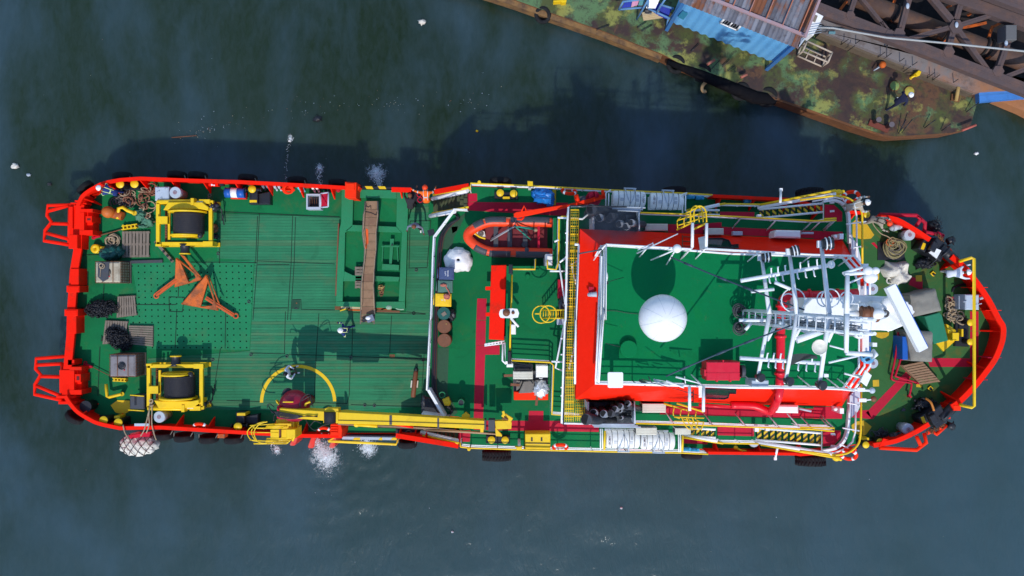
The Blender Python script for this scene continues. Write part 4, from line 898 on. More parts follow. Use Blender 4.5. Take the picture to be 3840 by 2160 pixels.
STEEL = paint('stained_steel', (.36, .37, .39), (.10, .08, .07), .7, .4, 5, metal=.5)
exhaust(T5, 350, 350, 1235, 770, [(640, 580, 700, 560, .15, 8.6, STEEL), (450, 570, 500, 560, .17, 8.3, STEEL), (860, 490, 930, 470, .13, 8.5, STEEL), (970, 440, 1030, 430, .12, 8.6, STEEL), (1110, 380, 1160, 400, .12, 8.6, STEEL), (300, 690, 820, 700, .22, 9.0, DGREY), (780, 575, 1040, 570, .15, 8.6, DGREY), (1100, 440, 1330, 480, .14, 8.6, DGREY), (980, 660, 1160, 640, .08, 8.0, STEEL), (960, 520, 1150, 530, .09, 8.0, STEEL)], 1, 0)
exhaust(R5, 455, 760, 1325, 1170, [(560, 915, 650, 890, .16, 8.5, STEEL), (740, 940, 800, 920, .15, 8.3, DGREY), (950, 1030, 1100, 1010, .15, 8.3, STEEL), (1080, 1085, 1250, 1020, .15, 8.3, STEEL), (400, 750, 930, 790, .21, 9.0, DGREY), (780, 890, 1000, 860, .15, 8.6, DGREY), (1180, 1010, 1420, 1040, .14, 8.4, STEEL), (1060, 900, 1250, 880, .08, 8.0, DGREY), (1060, 960, 1280, 955, .08, 8.0, DGREY)], -1, 0)
for b in MATS['sooty_floor'], : pass
bt = MB()
for pts in (Z(T5, [(650, 690), (790, 690)], 8.2), Z(T5, [(700, 650), (880, 700)], 8.0)): pass
mb = MB()
for yy in (775, 800, 825): mb.tube(Z(T5, [(400 + yy - 775, yy), (1240 + (yy - 775) * 2.4, yy + 10)], 8.0), .035, 6)
for x, y in ((1235, 340), (1250, 770)): mb.tube([T5(x, y, 8.0), T5(1250, 770, 8.0)], .03, 6)
part(mb, 'exhaust_rail', LGREY)
mb = MB()
for yy in (700, 735, 770): mb.tube(Z(R5, [(700 + (yy - 700) * 3, yy), (1450 - (yy - 700) * 1.4, yy + 20)], 8.0), .035, 6)
mb.tube(Z(R5, [(1325, 790), (1330, 1170)], 8.0), .03, 6); part(mb, 'exhaust_rail', LGREY)
# ------------------------------------------------------------------ mast
mast = MB(); zt0, zt1 = ZR, 17.9
def MP(sx, sy, z): return P(sx, sy, z)
base = P(2795, 1185, ZR); top = V((base.x * 1.0, base.y * 1.0, zt1))
k_ = lambda z: V((base.x + .10 * (z - ZR), base.y, z))
for dx, dy in ((-.24, -.24), (-.24, .24), (.24, -.24), (.24, .24)): mast.tube([k_(ZR) + V((dx, dy, 0)), k_(zt1) + V((dx * .8, dy * .8, 0))], .055, 8)
zz = ZR + .4; kk = 0
while zz < zt1 - .6:
    for s in (-.24, .24):
        mast.tube([k_(zz) + V((-.24, s, 0)), k_(zz + .6) + V((.24, s, 0))], .025, 6); mast.tube([k_(zz) + V((.24, s, 0)), k_(zz + .6) + V((-.24, s, 0))], .025, 6); mast.tube([k_(zz) + V((s, -.24, 0)), k_(zz) + V((s, .24, 0))], .03, 6)
    zz += .6
for s in (-.1, .1): mast.tube([k_(ZR) + V((0, s, 0)), k_(zt1) + V((0, s, 0))], .03, 6)
mo = part(mast, 'mast', MASTG)
def arm(xc, yc, tops, bots, zc_, w, lights=True):
    """cross arm: a beam from the trunk to each side, seen at these points of the mast tiles, lower at its ends"""
    a = MB()
    c = P(*xc, zc_)
    for (ex, ey), ze in (tops, bots):
        e = P(ex, ey, ze); mid = c.lerp(e, .45)
        a.tube([c, mid, e], [w, w * .9, w * .75], 4); 
        dirn = (e - c).normalized(); a.tube([c + V((.35, 0, -.8)), c.lerp(e, .38)], w * .4, 6)
    return part(a, 'cross_arm', MASTG, mo)
def S_(fn, x, y): return {'M': (2740 + x / 3.45, 840 + y / 3.45), 'N': (2740 + x / 3.45, 1160 + y / 3.45)}[fn]
arms = [((S_('M', 500, 1170)), (S_('M', 405, 470), 11.6), (S_('N', 340, 930), 11.6), 12.2), ((S_('M', 860, 1170)), (S_('M', 765, 420), 13.4), (S_('N', 705, 960), 13.4), 14.0), ((S_('M', 1275, 1160)), (S_('M', 1175, 300), 15.4), (S_('N', 1140, 1030), 15.4), 16.0), ((S_('M', 1500, 1160)), (S_('M', 1510, 660), 17.4), (S_('N', 1495, 560), 17.4), 17.4)]
for c, t, b, z in arms: arm(c, None, t, b, z, .088)
# light bars at arm 4, antennas with cross pegs, floodlights
def peg_bar(a, b, za, n0, side_pegs, r=.07):
    m_ = MB(); pa, pb = M(*a, za) if a[1] < 2000 else N(a[0], a[1] - 2000, za), M(*b, za) if b[1] < 2000 else N(b[0], b[1] - 2000, za)
    m_.tube([pa, pb], r, 10)
    for fn, x0, y0, x1, y1 in side_pegs: m_.tube([fn(x0, y0, za + .05), fn(x1, y1, za + .1), fn(x1 + 14, y1 + (4 if y1 > y0 else 4), za + .1)], .028, 6)
    part(m_, 'peg_antenna', MASTG, mo)
peg_bar((130, 735), (1290, 530), 12.4, 0, [(M, 530, 650, 520, 570), (M, 615, 635, 608, 552), (M, 710, 620, 702, 535), (M, 495, 680, 508, 762), (M, 575, 665, 590, 742), (M, 668, 655, 680, 735), (M, 905, 585, 895, 497), (M, 1010, 560, 1000, 478), (M, 1122, 540, 1112, 458), (M, 858, 620, 872, 705), (M, 962, 605, 975, 690), (M, 1070, 590, 1085, 675)])
peg_bar((120, 2630), (1190, 2700), 12.2, 0, [(N, 465, 640, 478, 565), (N, 550, 645, 562, 568), (N, 640, 650, 650, 572), (N, 495, 660, 485, 748), (N, 585, 670, 578, 758), (N, 680, 675, 672, 765), (N, 1050, 680, 1062, 595), (N, 880, 700, 870, 788), (N, 985, 700, 975, 795), (N, 1098, 705, 1088, 805)])
def bar(a, b, z, r=.05, name='mast_spreader', m=MASTG):
    x = MB(); x.tube([a(*b[0], z) if callable(a) else a, a(*b[1], z)], r, 8); part(x, name, m, mo)
bar(M, [(265, 875), (560, 845)], 12.3, .06); bar(M, [(570, 755), (770, 840)], 13.6, .06); bar(M, [(1470, 650), (1880, 620)], 17.0, .06); bar(M, [(1450, 640), (1700, 560)], 16.6, .045); bar(M, [(1540, 760), (1720, 680)], 16.4, .03)
bar(N, [(1490, 565), (1830, 585)], 17.0, .07); bar(N, [(1270, 690), (1700, 590)], 15.0, .035); bar(N, [(1280, 470), (1470, 520)], 15.0, .03); bar(N, [(850, 400), (1180, 280)], 13.0, .12); bar(N, [(630, 170), (1030, 310)], 12.8, .06); bar(N, [(190, 265), (270, 175)], 10.5, .06); bar(M, [(110, 1245), (800, 1250)], 11.5, .06)
bar(N, [(470, 410), (600, 160)], 11.5, .06); bar(N, [(820, 390), (930, 170)], 13.0, .06); bar(N, [(1250, 420), (1390, 120)], 15.0, .07); bar(N, [(1465, 120), (1520, 280)], 16.5, .06)
bar(N, [(1470, 830), (1700, 890)], 9.6, .04, 'antenna_bracket', WHITE); bar(N, [(1530, 1035), (1830, 1052)], 9.3, .05, 'antenna_bracket', WHITE); bar(N, [(1520, 295), (1640, 310)], 15.5, .04)
def floodlight(fn, x, y, z, x2, y2, r=.17):
    f = MB(); a, b = fn(x, y, z), fn(x2, y2, z + .05)
    f.tube([a, a.lerp(b, .5), b], [r * .8, r * .95, r], 16); f.tor(a.lerp(b, .35), r * .98, .02, (b - a).normalized(), 18, 6, 1); f.tor(a.lerp(b, .7), r * 1.02, .02, (b - a).normalized(), 18, 6, 1)
    f.box(a + V((-.02, 0, -.12)), (.16, .22, .1), 0, 1); part(f, 'floodlight', [paint('floodlight_black', (.02, .021, .025), None, .3, .35), MASTG], mo)
floodlight(M, 400, 435, 11.7, 520, 425); floodlight(M, 770, 360, 13.5, 885, 335); floodlight(M, 1180, 260, 15.5, 1325, 245, .19)
for x, y, z in ((395, 885, 11.8), (768, 935, 13.6), (1190, 985, 15.6)):
    f = MB(); p = N(x, y, z); f.lathe(p, [(.10, -.25), (.15, -.05), (.16, .03), (.13, .05)], 18, 0, (.35, -.15, 1)); part(f, 'floodlight', MATS['floodlight_black'], mo)
# maintenance hoops round the trunk
for x, y, r, z in ((810, 985, 165, 13.5), (745, 1000, 110, 12.5), (1290, 960, 120, 15.2), (1215, 970, 100, 15.0), (1500, 960, 80, 16.3)):
    h = MB(); h.tor(M(x, y, z), r * .0024, .022, n=24, k=6); part(h, 'ladder_hoop', MASTG, mo)
# white radar platform over the wheelhouse front
pf = MB(); zpf = 11.3
pf.prism(Z(M, [(965, 1050), (1055, 960), (1480, 950), (1540, 910), (2050, 940), (2300, 1010), (2345, 1180)], zpf) + Z(N, [(2380, 150), (2080, 280), (1940, 270), (940, 275), (900, 200)], zpf), zpf - .35, zpf, 0, .03)
for pts in (Z(N, [(940, 255), (1215, 255), (1250, 120)], zpf), Z(N, [(1380, 240), (1600, 245), (1605, 130)], zpf), Z(N, [(1820, 120), (1815, 270)], zpf), Z(M, [(1700, 1260), (1870, 1255)], zpf), Z(N, [(1750, 140), (1950, 135)], zpf)): pf.tube(pts, .012, 4, 1)
pfo = part(pf, 'radar_platform', [WHITE, LGREY], mo)
mb = MB(); p = V((P(3110, 1180, zpf).x, P(3110, 1180, zpf).y, 0)); mb.box((p.x, p.y, (ZR + zpf) / 2), (1.6, 1.2, zpf - ZR - .36)); part(mb, 'mast_house', WHITE)
rl = []
for pts in (Z(M, [(1520, 1030), (1650, 1035), (1655, 1090)], zpf + 1), Z(M, [(1700, 1080), (1840, 1082)], zpf + .8)): rl.append(pts)
mb = MB(); [mb.tube(l, .025, 6) for l in rl]; mb.tube([M(1660, 1100, zpf + .6), M(1665, 1240, zpf + .6)], .02, 6); part(mb, 'platform_rail', WHITE, mo)
# horns, searchlights and domes on the platform
for x, y, r, m in ((1725, 1100, .23, WHITE), (1905, 1100, .27, WHITE), (1990, 1150, .23, LGREY)):
    d = MB(); p = M(x, y, zpf + .9); d.lathe((p.x, p.y, zpf), [(r * .5, 0), (r * .5, .35), (r, .4), (r, .75), (r * .8, .9), (0, .95)], 22); part(d, 'platform_light', m, mo)
d = MB(); d.tube([M(1675, 1150, zpf + 1), M(1830, 1150, zpf + 1)], .22, 16); d.tor(M(1700, 1150, zpf + 1), .23, .025, (1, 0, 0)); d.tor(M(1790, 1150, zpf + 1), .23, .025, (1, 0, 0)); part(d, 'search_light', [BROWN], mo)
d = MB(); d.ell(M(1900, 1160, zpf + 1.1), (.24, .2, .22), 0); d.ell(M(1885, 1200, zpf + .9), (.14, .2, .15), 1); d.tor(M(2000, 1160, zpf + 1.1), .10, .04, (0, 0, 1), m=2); part(d, 'search_light', [WHITE, BROWN, DGREY], mo)
d = MB(); d.tube([M(1480, 1170, zpf + .8), M(1650, 1165, zpf + .8)], .13, 12); d.box(M(1600, 1200, zpf + .7), (.3, .35, .3)); part(d, 'horn', MASTG, mo)
# domes and dishes on the outrigger arms
for fn, x, y, z, r in ((M, 1775, 605, 17.1, .13), (M, 1875, 605, 17.0, .11), (M, 1810, 690, 16.6, .19)):
    d = MB(); d.ell(fn(x, y, z), (r * 1.1, r, r * .9)); part(d, 'antenna_dome', WHITE, mo)
d = MB(); d.lathe(N(1650, 310, 15.6), [(.07, -.2), (.16, -.05), (.17, .1), (.1, .2), (0, .22)], 20); part(d, 'antenna_dome', WHITE, mo)
d = MB(); d.tube([N(1840, 580, 17.0), N(1905, 590, 17.0)], [.16, .03], 14); part(d, 'antenna_dome', MASTG, mo)
d = MB(); d.lathe(N(1770, 620, 16.0), [(.18, -.15), (.2, 0), (.2, .05), (.15, .08)], 20)
for x, y in ((1735, 610), (1775, 655)): d.box(N(x, y, 16.1), (.13, .05, .05), .4, 1)
part(d, 'navigation_light', [paint('pale_blue_plastic', (.10, .33, .55), None, .3, .4), BLACK], mo)
d = MB(); d.ell(M(1300, 525, 15.0), (.12, .13, .12)); part(d, 'antenna_dome', WHITE, mo)
d = MB(); d.box(N(1843, 455, 9.6), (.17, .15, .3)); part(d, 'front_lamp', WHITE)
d = MB(); d.box(N(1225, 855, 12.0), (.15, .11, .2)); part(d, 'mast_lamp', WHITE, mo)
d = MB(); d.box(M(1735, 545, 9.6), (.2, .18, .2)); part(d, 'front_lamp', WHITE)
for fn, x, y, z in ((N, 1720, 1040, 9.3), (N, 1740, 1175, 8.2)):
    d = MB(); d.box(fn(x - 40, y, z), (.3, .14, .14)); d.tube([fn(x, y, z), fn(x + 90, y + (5 if y < 1100 else -10), z)], .03); d.ell(fn(x + 110, y + (10 if y < 1100 else -15), z), (.12, .12, .1), 1); part(d, 'front_lamp', [WHITE, LGREY if y < 1100 else BROWN])
# smudged wiring bundle along the mast
mb = MB(); r2 = random.Random(3)
for k in range(24):
    z0_ = ZR + .5 + r2.random() * 2; pts = []
    for i in range(9):
        z = z0_ + i * (zt1 - z0_ - .5) / 8; pts.append(k_(z) + V((r2.uniform(-.1, .1), -.18 + r2.uniform(-.13, .2), 0)))
    mb.tube(smooth(pts, 3), .022, 5)
part(mb, 'cable_bundle', paint('grey_cable', (.36, .38, .41), (.16, .16, .16), .8, .6, 8), mo)
for p0, loops in ((P(2770, 1165, ZR + .3), 5), (P(2772, 1228, ZR + .3), 5)):
    mb = MB()
    for k in range(loops): mb.tor(p0 + V((r2.uniform(-.05, .05), r2.uniform(-.05, .05), .04 * k)), .17 + .03 * k % .1, .02, n=18, k=6)
    mb.tube(smooth([p0, p0 + V((.2, .05 if loops else 0, .4)), k_(ZR + 1.5)], 4), .03, 6); mb.lathe((p0.x, p0.y, ZR), [(.14, 0), (.13, .25), (.05, .3)], 14); part(mb, 'cable_coil', DGREY, mo)
mb = MB()
def sag(a, b, s, n=14): return [V(a).lerp(V(b), i / n) - V((0, 0, s * 4 * (i / n) * (1 - i / n))) for i in range(n + 1)]
for a, b, s in ((G(690, 840, ZR + 1.2), M(950, 1110, 14.0), .35), (H(640, 650, ZR + 1.2), N(1000, 130, 14.0), .3)):
    w = MB(); w.tube(sag(a, b, s), .028, 6)
    for t in (.12, .4, .6): w.tube([a.lerp(b, t) - V((0, 0, s * 4 * t * (1 - t))), a.lerp(b, t + .07) - V((0, 0, s * 4 * (t + .07) * (.93 - t)))], .045, 6)
    part(w, 'mast_stay_wire', paint('stay_wire', (.03, .06, .09), None, .3, .6), mo)
# flag drooping from the spreader
fl = MB(); g = []
for i in range(13):
    for j in range(7):
        t, u = i / 12, j / 6; x = 720 + t * 400; y = 600 + (1 - t) ** 1.2 * (u * 160) + t * 20 - 40 * math.sin(t * 2.6) + (u * 45 * t); g.append(N(x, y, 13.0 - u * .25 + .12 * math.sin(t * 7 + u * 3)))
fl.add(g, [(i * 7 + j, i * 7 + j + 1, (i + 1) * 7 + j + 1, (i + 1) * 7 + j) for i in range(12) for j in range(6)], 0, True)
part(fl, 'flag', paint('dark_flag', (.025, .035, .035), (.012, .015, .016), .5, .8), mo)
# ------------------------------------------------------------------ machinery and loose gear on the decks
# towing winches: built about the centre of the drum, x along the ship, y towards the gear side
def winch(loc, s, label):
    w = thing('towing_winch', label, 'winch', loc, 'towing winches on the aft deck')
    def X(x, y, z): return V(loc) + V((x, y * s, z))
    mb = MB()
    for y in (-.95, 1.0): mb.box(X(0, y, .95), (2.65, .16, .16)); mb.box(X(0, y, .08), (2.65, .2, .16))
    for x in (-1.27, 1.2):
        mb.box(X(x, 0, .95), (.16, 1.95, .16))
        for y in (-.95, 1.0): mb.box(X(x, y, .5), (.14, .14, .85))
    mb.box(X(-.78, .05, .9), (.1, 1.6, .1)); mb.box(X(-1.0, .15, 1.0), (.5, .34, .36)); mb.box(X(1.1, -.95, .8), (.45, .22, .6)); mb.box(X(-1.2, -1.02, .7), (.25, .1, .9))
    mb.tube([X(-1.27, 1.03, 1.05), X(.25, 1.05, 1.0), X(.45, 1.0, .9)], .09, 8); mb.box(X(.45, 1.0, 1.1), (.14, .32, .4)); mb.box(X(.95, 1.02, 1.0), (.5, .2, .25))
    part(mb, 'winch_frame', YEL, w)
    mb = MB(); mb.tube([X(-.99, -.85, .75), X(-.99, .8, .75)], .05, 8)
    for k in range(14): mb.tor(X(-.99, -.8 + k * .115, .75), .055, .018, (0, 1, 0), 10, 5)
    part(mb, 'spooling_screw', BROWN, w)
    mb = MB(); mb.tube([X(.12, -.48, .82), X(.12, .5, .82)], .68, 32)
    for k in range(30): mb.tor(X(.12, -.45 + k * .0315, .82), .68 + .012 * (k % 3 == 0), .017, (0, 1, 0), 28, 5)
    part(mb, 'wire_drum', ROPEB, w)
    mb = MB(); mb.tube([X(.05, .52, .8), X(.05, .60, .8)], .86, 30)
    pts = [X(-.92, .62, 1.25), X(-.70, .98, 1.25), X(.88, .98, 1.25), X(1.18, .75, 1.25), X(1.16, .60, 1.25), X(.8, .66, 1.25), X(-.6, .66, 1.25)]; mb.prism(pts, loc[2] + .2, loc[2] + 1.25, 0, .02)
    part(mb, 'gear_case', YEL, w)
    mb = MB(); mb.tube([X(0, -.58, .8), X(0, -.50, .8)], .74, 30); mb.tube([X(0, -.64, .8), X(0, -.58, .8)], .66, 30); part(mb, 'brake_drum', YEL, w)
    mb = MB(); mb.lathe(X(-.08, -.95, .8), [(.30, 0), (.22, .12), (.20, .32), (.23, .42), (.24, .45)], 22, 0, (0, -s, 0)); mb.tube([X(-.08, -1.38, .8), X(-.08, -1.43, .8)], .26, 20, 1); part(mb, 'warping_head', [BLACK, YEL], w)
    mb = MB(); mb.box(X(.75, .92, 1.12), (.28, .2, .12)); part(mb, 'junction_box', BEIGE, w)
    mb = MB(); mb.ell(X(.72, -.56, 1.05), (.13, .14, .12)); mb.tube([X(1.25, .85, .6), X(1.45, .9, .5), X(1.5, .5, .3), X(1.55, 0, .2)], .03, 6); mb.tube([X(1.3, .8, .6), X(1.55, .7, .5), X(1.45, .2, .2)], .025, 6); part(mb, 'hydraulic_hose', BLACK, w)
    return w
winch((A(1545, 515, ZM + .9).x, A(1545, 515, ZM + .9).y, ZM), 1, 'yellow towing winch with black wire drum, on the side of the orange buoy')
winch((B(1455, 745, ZM + .9).x, B(1455, 745, ZM + .9).y, ZM), -1, 'yellow towing winch with black wire drum, next to the cargo net')
mb = MB(); b = MB(); b.rect(B, 1000, 838, 1140, 970, ZM + .1, ZM + 1.0, 0, .04); b.rect(B, 1045, 850, 1062, 930, ZM + .98, ZM + 1.03, 1); b.tube(Z(B, [(985, 975), (1140, 985)], ZM + 1.0), .03, 6, 2); b.tube(Z(B, [(1005, 832), (1140, 842)], ZM + 1.0), .03, 6, 2)
one(b, 'control_cabinet', [DGREY, BLACK, YEL], 'dark grey control cabinet in front of the winch by the cargo net', 'cabinet', B(1070, 905, ZM))
def bag(fn, x, y, z, r, label, m=None, amp=.45, name='rubbish_bag', cat='bag'):
    b = MB(); b.ell(fn(x, y, z + r[2] * .8), r, 0, 26, 14, amp, 2.2, x * .01, flat=-r[2] * .8); return one(b, name, m or BLKBAG, label, cat, fn(x, y, z))
BLKBAG = paint('black_plastic_bag', (.018, .02, .026), (.05, .05, .06), .5, .3, 4, bmp=.4)
bag(A, 1810, 350, ZM + .6, (.28, .22, .25), 'black plastic rubbish bag on the winch beside the grey locker')
bag(B, 1700, 935, ZM + .6, (.22, .20, .2), 'black plastic rubbish bag on the winch beside the grey control cabinet')
bag(E, 370, 1405, ZU, (.2, .28, .4), 'black rubbish bag squeezed against the green drum')
def coils(fn, x, y, z, rx, ry, n, rt, label, m, seed, cat='rope', name='rope_pile', turns=2.0, h=.12, group=None, tail=None):
    r = random.Random(seed); c = fn(x, y, z); b = MB()
    for k in range(n):
        a0 = r.random() * 6.28; rr = r.uniform(.35, 1); ox, oy = r.uniform(-.45, .45) * rx * (1.3 - rr), r.uniform(-.45, .45) * ry * (1.3 - rr); pts = []
        for i in range(int(14 * turns)):
            a = a0 + i * 6.283 / 14; w = rr * (1 + .12 * math.sin(a * 3 + k)); pts.append(c + V((ox + math.cos(a) * rx * w, oy + math.sin(a) * ry * w, rt + h * (k / n) + .04 * math.sin(a * 2 + k) + .03)))
        b.tube(smooth(pts, 2), rt, 6, k % 2)
    if tail: b.tube(tail, rt, 6)
    return one(b, name, m if isinstance(m, list) else [m, m], label, cat, c, group)
coils(A, 845, 672, ZM, .33, .30, 9, .032, 'neat coil of thick tan rope beside the grey pallet at the stern', ROPE, 1, 'rope', 'rope_coil', 1.3, .25)
def snarl(fn, pts, n, spread, rt, label, m, seed, hz=.25, z=ZM, name='rope_pile', cat='rope'):
    r = random.Random(seed); b = MB(); path = [fn(x, y, z) for x, y in pts]; ctr = path[0]
    for k in range(n):
        p = []
        c = path[r.randrange(len(path))]
        a = r.random() * 6.28; R_ = spread * r.uniform(.7, 1.7); sg = r.choice((-1, 1)); zz_ = abs(r.gauss(0, hz)); d_ = V((r.gauss(0, .5), r.gauss(0, .5), 0)) * spread
        for i in range(r.randint(14, 26)):
            a += sg * .52; c = c + d_ * .12; p.append(c + V((math.cos(a) * R_ * 1.15, math.sin(a) * R_, zz_ * (.6 + .4 * math.sin(a * 1.3)) + rt)))
            if i % 9 == 8: d_ = V((r.gauss(0, 1.2), r.gauss(0, 1.2), 0)) * spread; R_ = spread * r.uniform(.6, 1.6)
        # keep turns rope-like: average neighbours
        p = [p[0]] + [(p[i - 1] + p[i] * 2 + p[i + 1]) / 4 for i in range(1, len(p) - 1)] + [p[-1]]
        b.tube(smooth(p, 4), rt, 6, r.randrange(2))
    return one(b, name, m, label, cat, ctr)
snarl(A, [(1030, 230), (1090, 250), (1150, 200), (1210, 180), (1130, 290), (1220, 320), (960, 250), (1000, 300)], 16, .16, .030, 'tangled heap of tan and red brown mooring rope beside the grey locker', [ROPE, ROPER], 4)
snarl(A, [(880, 310), (930, 300), (980, 330), (1000, 240)], 7, .13, .028, 'dark grey tangle of rope behind the crew member in blue', [ROPEG, DGREY], 5, .12)
snarl(A, [(1150, 370), (1190, 430), (1200, 480), (1170, 350)], 4, .10, .03, 'loop of red brown rope lying over the green net', [ROPER, ROPE], 6, .15, ZM + .2)
b = MB(); [b.ell(A(x, y, ZM + .15), (sx_, sy_, .22), 0, 20, 10, .6, 3, x * .02, flat=-.15) for x, y, sx_, sy_ in ((1110, 430, .3, .3), (1170, 490, .3, .26), (1130, 540, .25, .1))]
one(b, 'net_heap', paint('pale_green_net', (.07, .20, .13), (.03, .10, .06), .8, .9, 9, bmp=.5), 'crumpled pale green net beside the yellow bent pipe', 'net', A(1130, 470, ZM))
b = MB(); b.ell(A(815, 800, ZM + .25), (.48, .34, .34), 0, 34, 18, .35, 2.2, 3, flat=-.25); b.ell(A(900, 790, ZM + .25), (.22, .25, .26), 0, 20, 12, .4, 3, 8, flat=-.25)
one(b, 'tarpaulin', GREENT, 'dark green crumpled tarpaulin beside the yellow deck roller', 'tarp', A(815, 800, ZM))
b = MB(); b.ell(A(790, 402, ZM + .55), (.29, .28, .28), 0, 24, 16); b.tube(Z(A, [(800, 402), (935, 445)], ZM + .3), [.24, .20], 16, 1)
one(b, 'mooring_buoy', [paint('faded_orange', (.52, .12, .012), (.30, .10, .02), .6, .6, 3), RUSTO], 'faded orange round mooring buoy lying at the stern', 'buoy', A(830, 420, ZM))
for fn, pts, lab, g in ((A, [(885, 470), (893, 365), (935, 355), (975, 385), (1045, 412)], 'yellow bent pipe lying against the orange buoy', .085), (B, [(770, 725), (782, 845), (800, 852), (905, 826), (925, 822)], 'yellow bent pipe lying below the stained grey tote', .075)):
    b = MB(); b.tube(Z(fn, pts, ZM + .4), g, 12); b.cyl(fn(*pts[-1], ZM + .4), fn(*pts[-1], ZM), g * 1.3); one(b, 'bent_pipe', YEL, lab, 'pipe', fn(*pts[0], ZM), 'bent yellow pipes')
for fn, x, y, sx_, sy_, rz, lab in ((A, 1015, 548, .75, .2, .15, 'yellow stopper block on the rope by the green net'), (B, 920, 680, .65, .16, -.06, 'yellow stopper block under the stained grey tote')):
    b = MB(); c = fn(x, y, ZM)
    for s in (-.4, .4): b.box(c + V((0, s * sy_, .12)), (sx_, .04, .2), rz)
    for k in range(4): b.box(c + V(((k - 1.5) * sx_ / 4, 0, .2)), (.06, sy_, .06), rz)
    b.box(c + V((0, 0, .04)), (sx_, sy_, .04), rz); one(b, 'stopper_block', YEL, lab, 'block', c)
b = MB(); b.tube(Z(A, [(640, 650), (700, 630), (850, 590), (950, 560), (1200, 500), (1300, 490)], ZM + .12), .03, 6); b.tube(Z(A, [(635, 655), (720, 632)], ZM + .12), .06, 8, 1); b.tor(A(650, 650, ZM + .12), .07, .025, m=1, n=12)
one(b, 'towing_line', [BROWN, CRIM], 'thin towing line with a red shackle beside the orange buoy', 'line', A(640, 650, ZM))
b = MB(); b.tube(Z(B, [(560, 530), (640, 560), (820, 650), (880, 680)], ZM + .12), .02, 6); b.tube(Z(B, [(555, 530), (640, 560)], ZM + .12), .06, 8, 1); b.tor(B(570, 520, ZM + .12), .07, .025, m=1, n=12)
one(b, 'towing_line', [BROWN, CRIM], 'thin towing line with a red shackle leading to the stained grey tote', 'line', B(560, 530, ZM))
b = MB(); b.box(A(1110, 885, ZM + .06), (2.1, .14, .12), .03); one(b, 'steel_beam', DGREY, 'long dark grey beam lying below the grey pallet at the stern', 'beam', A(1110, 885, ZM))
b = MB(); c = A(1335, 785, ZM + .1); b.box(c, (1.3, .13, .1), math.radians(-49)); [b.box(c + V((k * .18, -k * .205, .06)), (.1, .10, .06), math.radians(-49), 1) for k in (-2, 0, 1, 2)]
one(b, 'steel_beam', [WOOD, BLACK], 'weathered plank with dark notches leaning below the winch', 'beam', c)
# stack of pallets
def pallet(fn, pts, lab, n=9, z=.14, along=0, nm='wooden_pallet', zz=ZM, m=WOOD):
    p = [fn(x, y, zz + z) for x, y in pts]; b = MB()          # corners in order, slats run from edge 0-1 to edge 3-2
    for k in range(n):
        t0, t1 = (k + .12) / n, (k + .88) / n
        b.prism([p[0].lerp(p[1], t0), p[0].lerp(p[1], t1), p[3].lerp(p[2], t1), p[3].lerp(p[2], t0)], zz + z - .025, zz + z)
    for u in (.04, .5, .96):
        a, c = p[0].lerp(p[3], u), p[1].lerp(p[2], u); d = (p[3] - p[0]).normalized() * .05
        b.prism([a - d, c - d, c + d, a + d], zz + .02, zz + z - .027); b.prism([a - d * .8, c - d * .8, c + d * .8, a + d * .8], zz + .002, zz + .018)
    return one(b, nm, m, lab, 'pallet', sum(p, V()) / 4 - V((0, 0, z)), 'wooden pallets on the vessel')
pallet(A, [(922, 590), (1192, 587), (1188, 838), (922, 842)], 'grey wooden pallet lying beside the neat tan rope coil', 8)
pallet(A, [(880, 1222), (1050, 1213), (1068, 1400), (870, 1425)], 'grey wooden pallet under the black chain, nearer the orange anchors', 8)
pallet(B, [(760, 108), (980, 118), (962, 330), (732, 338)], 'grey wooden pallet under the black chain, on the stern side of the stained tote', 9)
pallet(B, [(1224, 160), (1222, 362), (1000, 340), (990, 155)], 'grey wooden pallet half bare under the black chain, touching the winch shadow', 9)
pallet(C, [(1250, 930), (1250, 1142), (1345, 1142), (1345, 930)], 'narrow wooden pallet half under the brown gangway', 7, .3)
pallet(J, [(1185, 400), (1362, 600), (1180, 628), (998, 440)], 'brown wooden pallet lying askew on the bow deck', 9, .35, zz=ZU, m=WOODB)
CHAIN = paint('black_chain', (.012, .013, .017), (.035, .03, .03), .6, .45, 6)
def chain_heap(fn, x, y, rx, ry, rzz, lab, seed, n=210):
    r = random.Random(seed); b = MB(); c = fn(x, y, ZM)
    for k in range(n):
        th = r.random() * 6.283; rr = math.sqrt(r.random()); px, py = math.cos(th) * rr * rx, math.sin(th) * rr * ry
        pz = .14 + .42 * math.sqrt(max(0, 1 - rr * rr)) - r.random() * .06
        qx, qy = px * math.cos(rzz) - py * math.sin(rzz), px * math.sin(rzz) + py * math.cos(rzz)
        ax = V((r.gauss(0, 1), r.gauss(0, 1), r.gauss(0, .6))).normalized()
        R_ = V((0, 0, 1)).rotation_difference(ax).to_matrix()
        pts = [c + V((qx, qy, pz)) + R_ @ V((math.cos(a) * .085, math.sin(a) * .05, 0)) for a in [i * 6.283 / 10 for i in range(10)]]
        b.tube(pts, .017, 5, 0, True)
    b.ell(c + V((0, 0, .1)), (rx * .85, ry * .85, .38), 0, 18, 10, .2, 3, 1, rzz, flat=-.08)
    for k in range(5): b.tube(smooth([c + V((rx * .8 * (-1), 0, .2)), c + V((-rx * 1.15, r.uniform(-.1, .1), .05)), c + V((-rx * 1.35, r.uniform(-.15, .15), .04))], 3), .012, 5)
    return one(b, 'chain_heap', CHAIN, lab, 'chain', c, 'heaps of black chain')
chain_heap(A, 752, 1338, .80, .42, .12, 'elongated heap of black chain with loose ends at the stern', 1)
chain_heap(B, 915, 285, .70, .46, -.65, 'heap of black chain spread over two pallets, above the stained tote', 2)
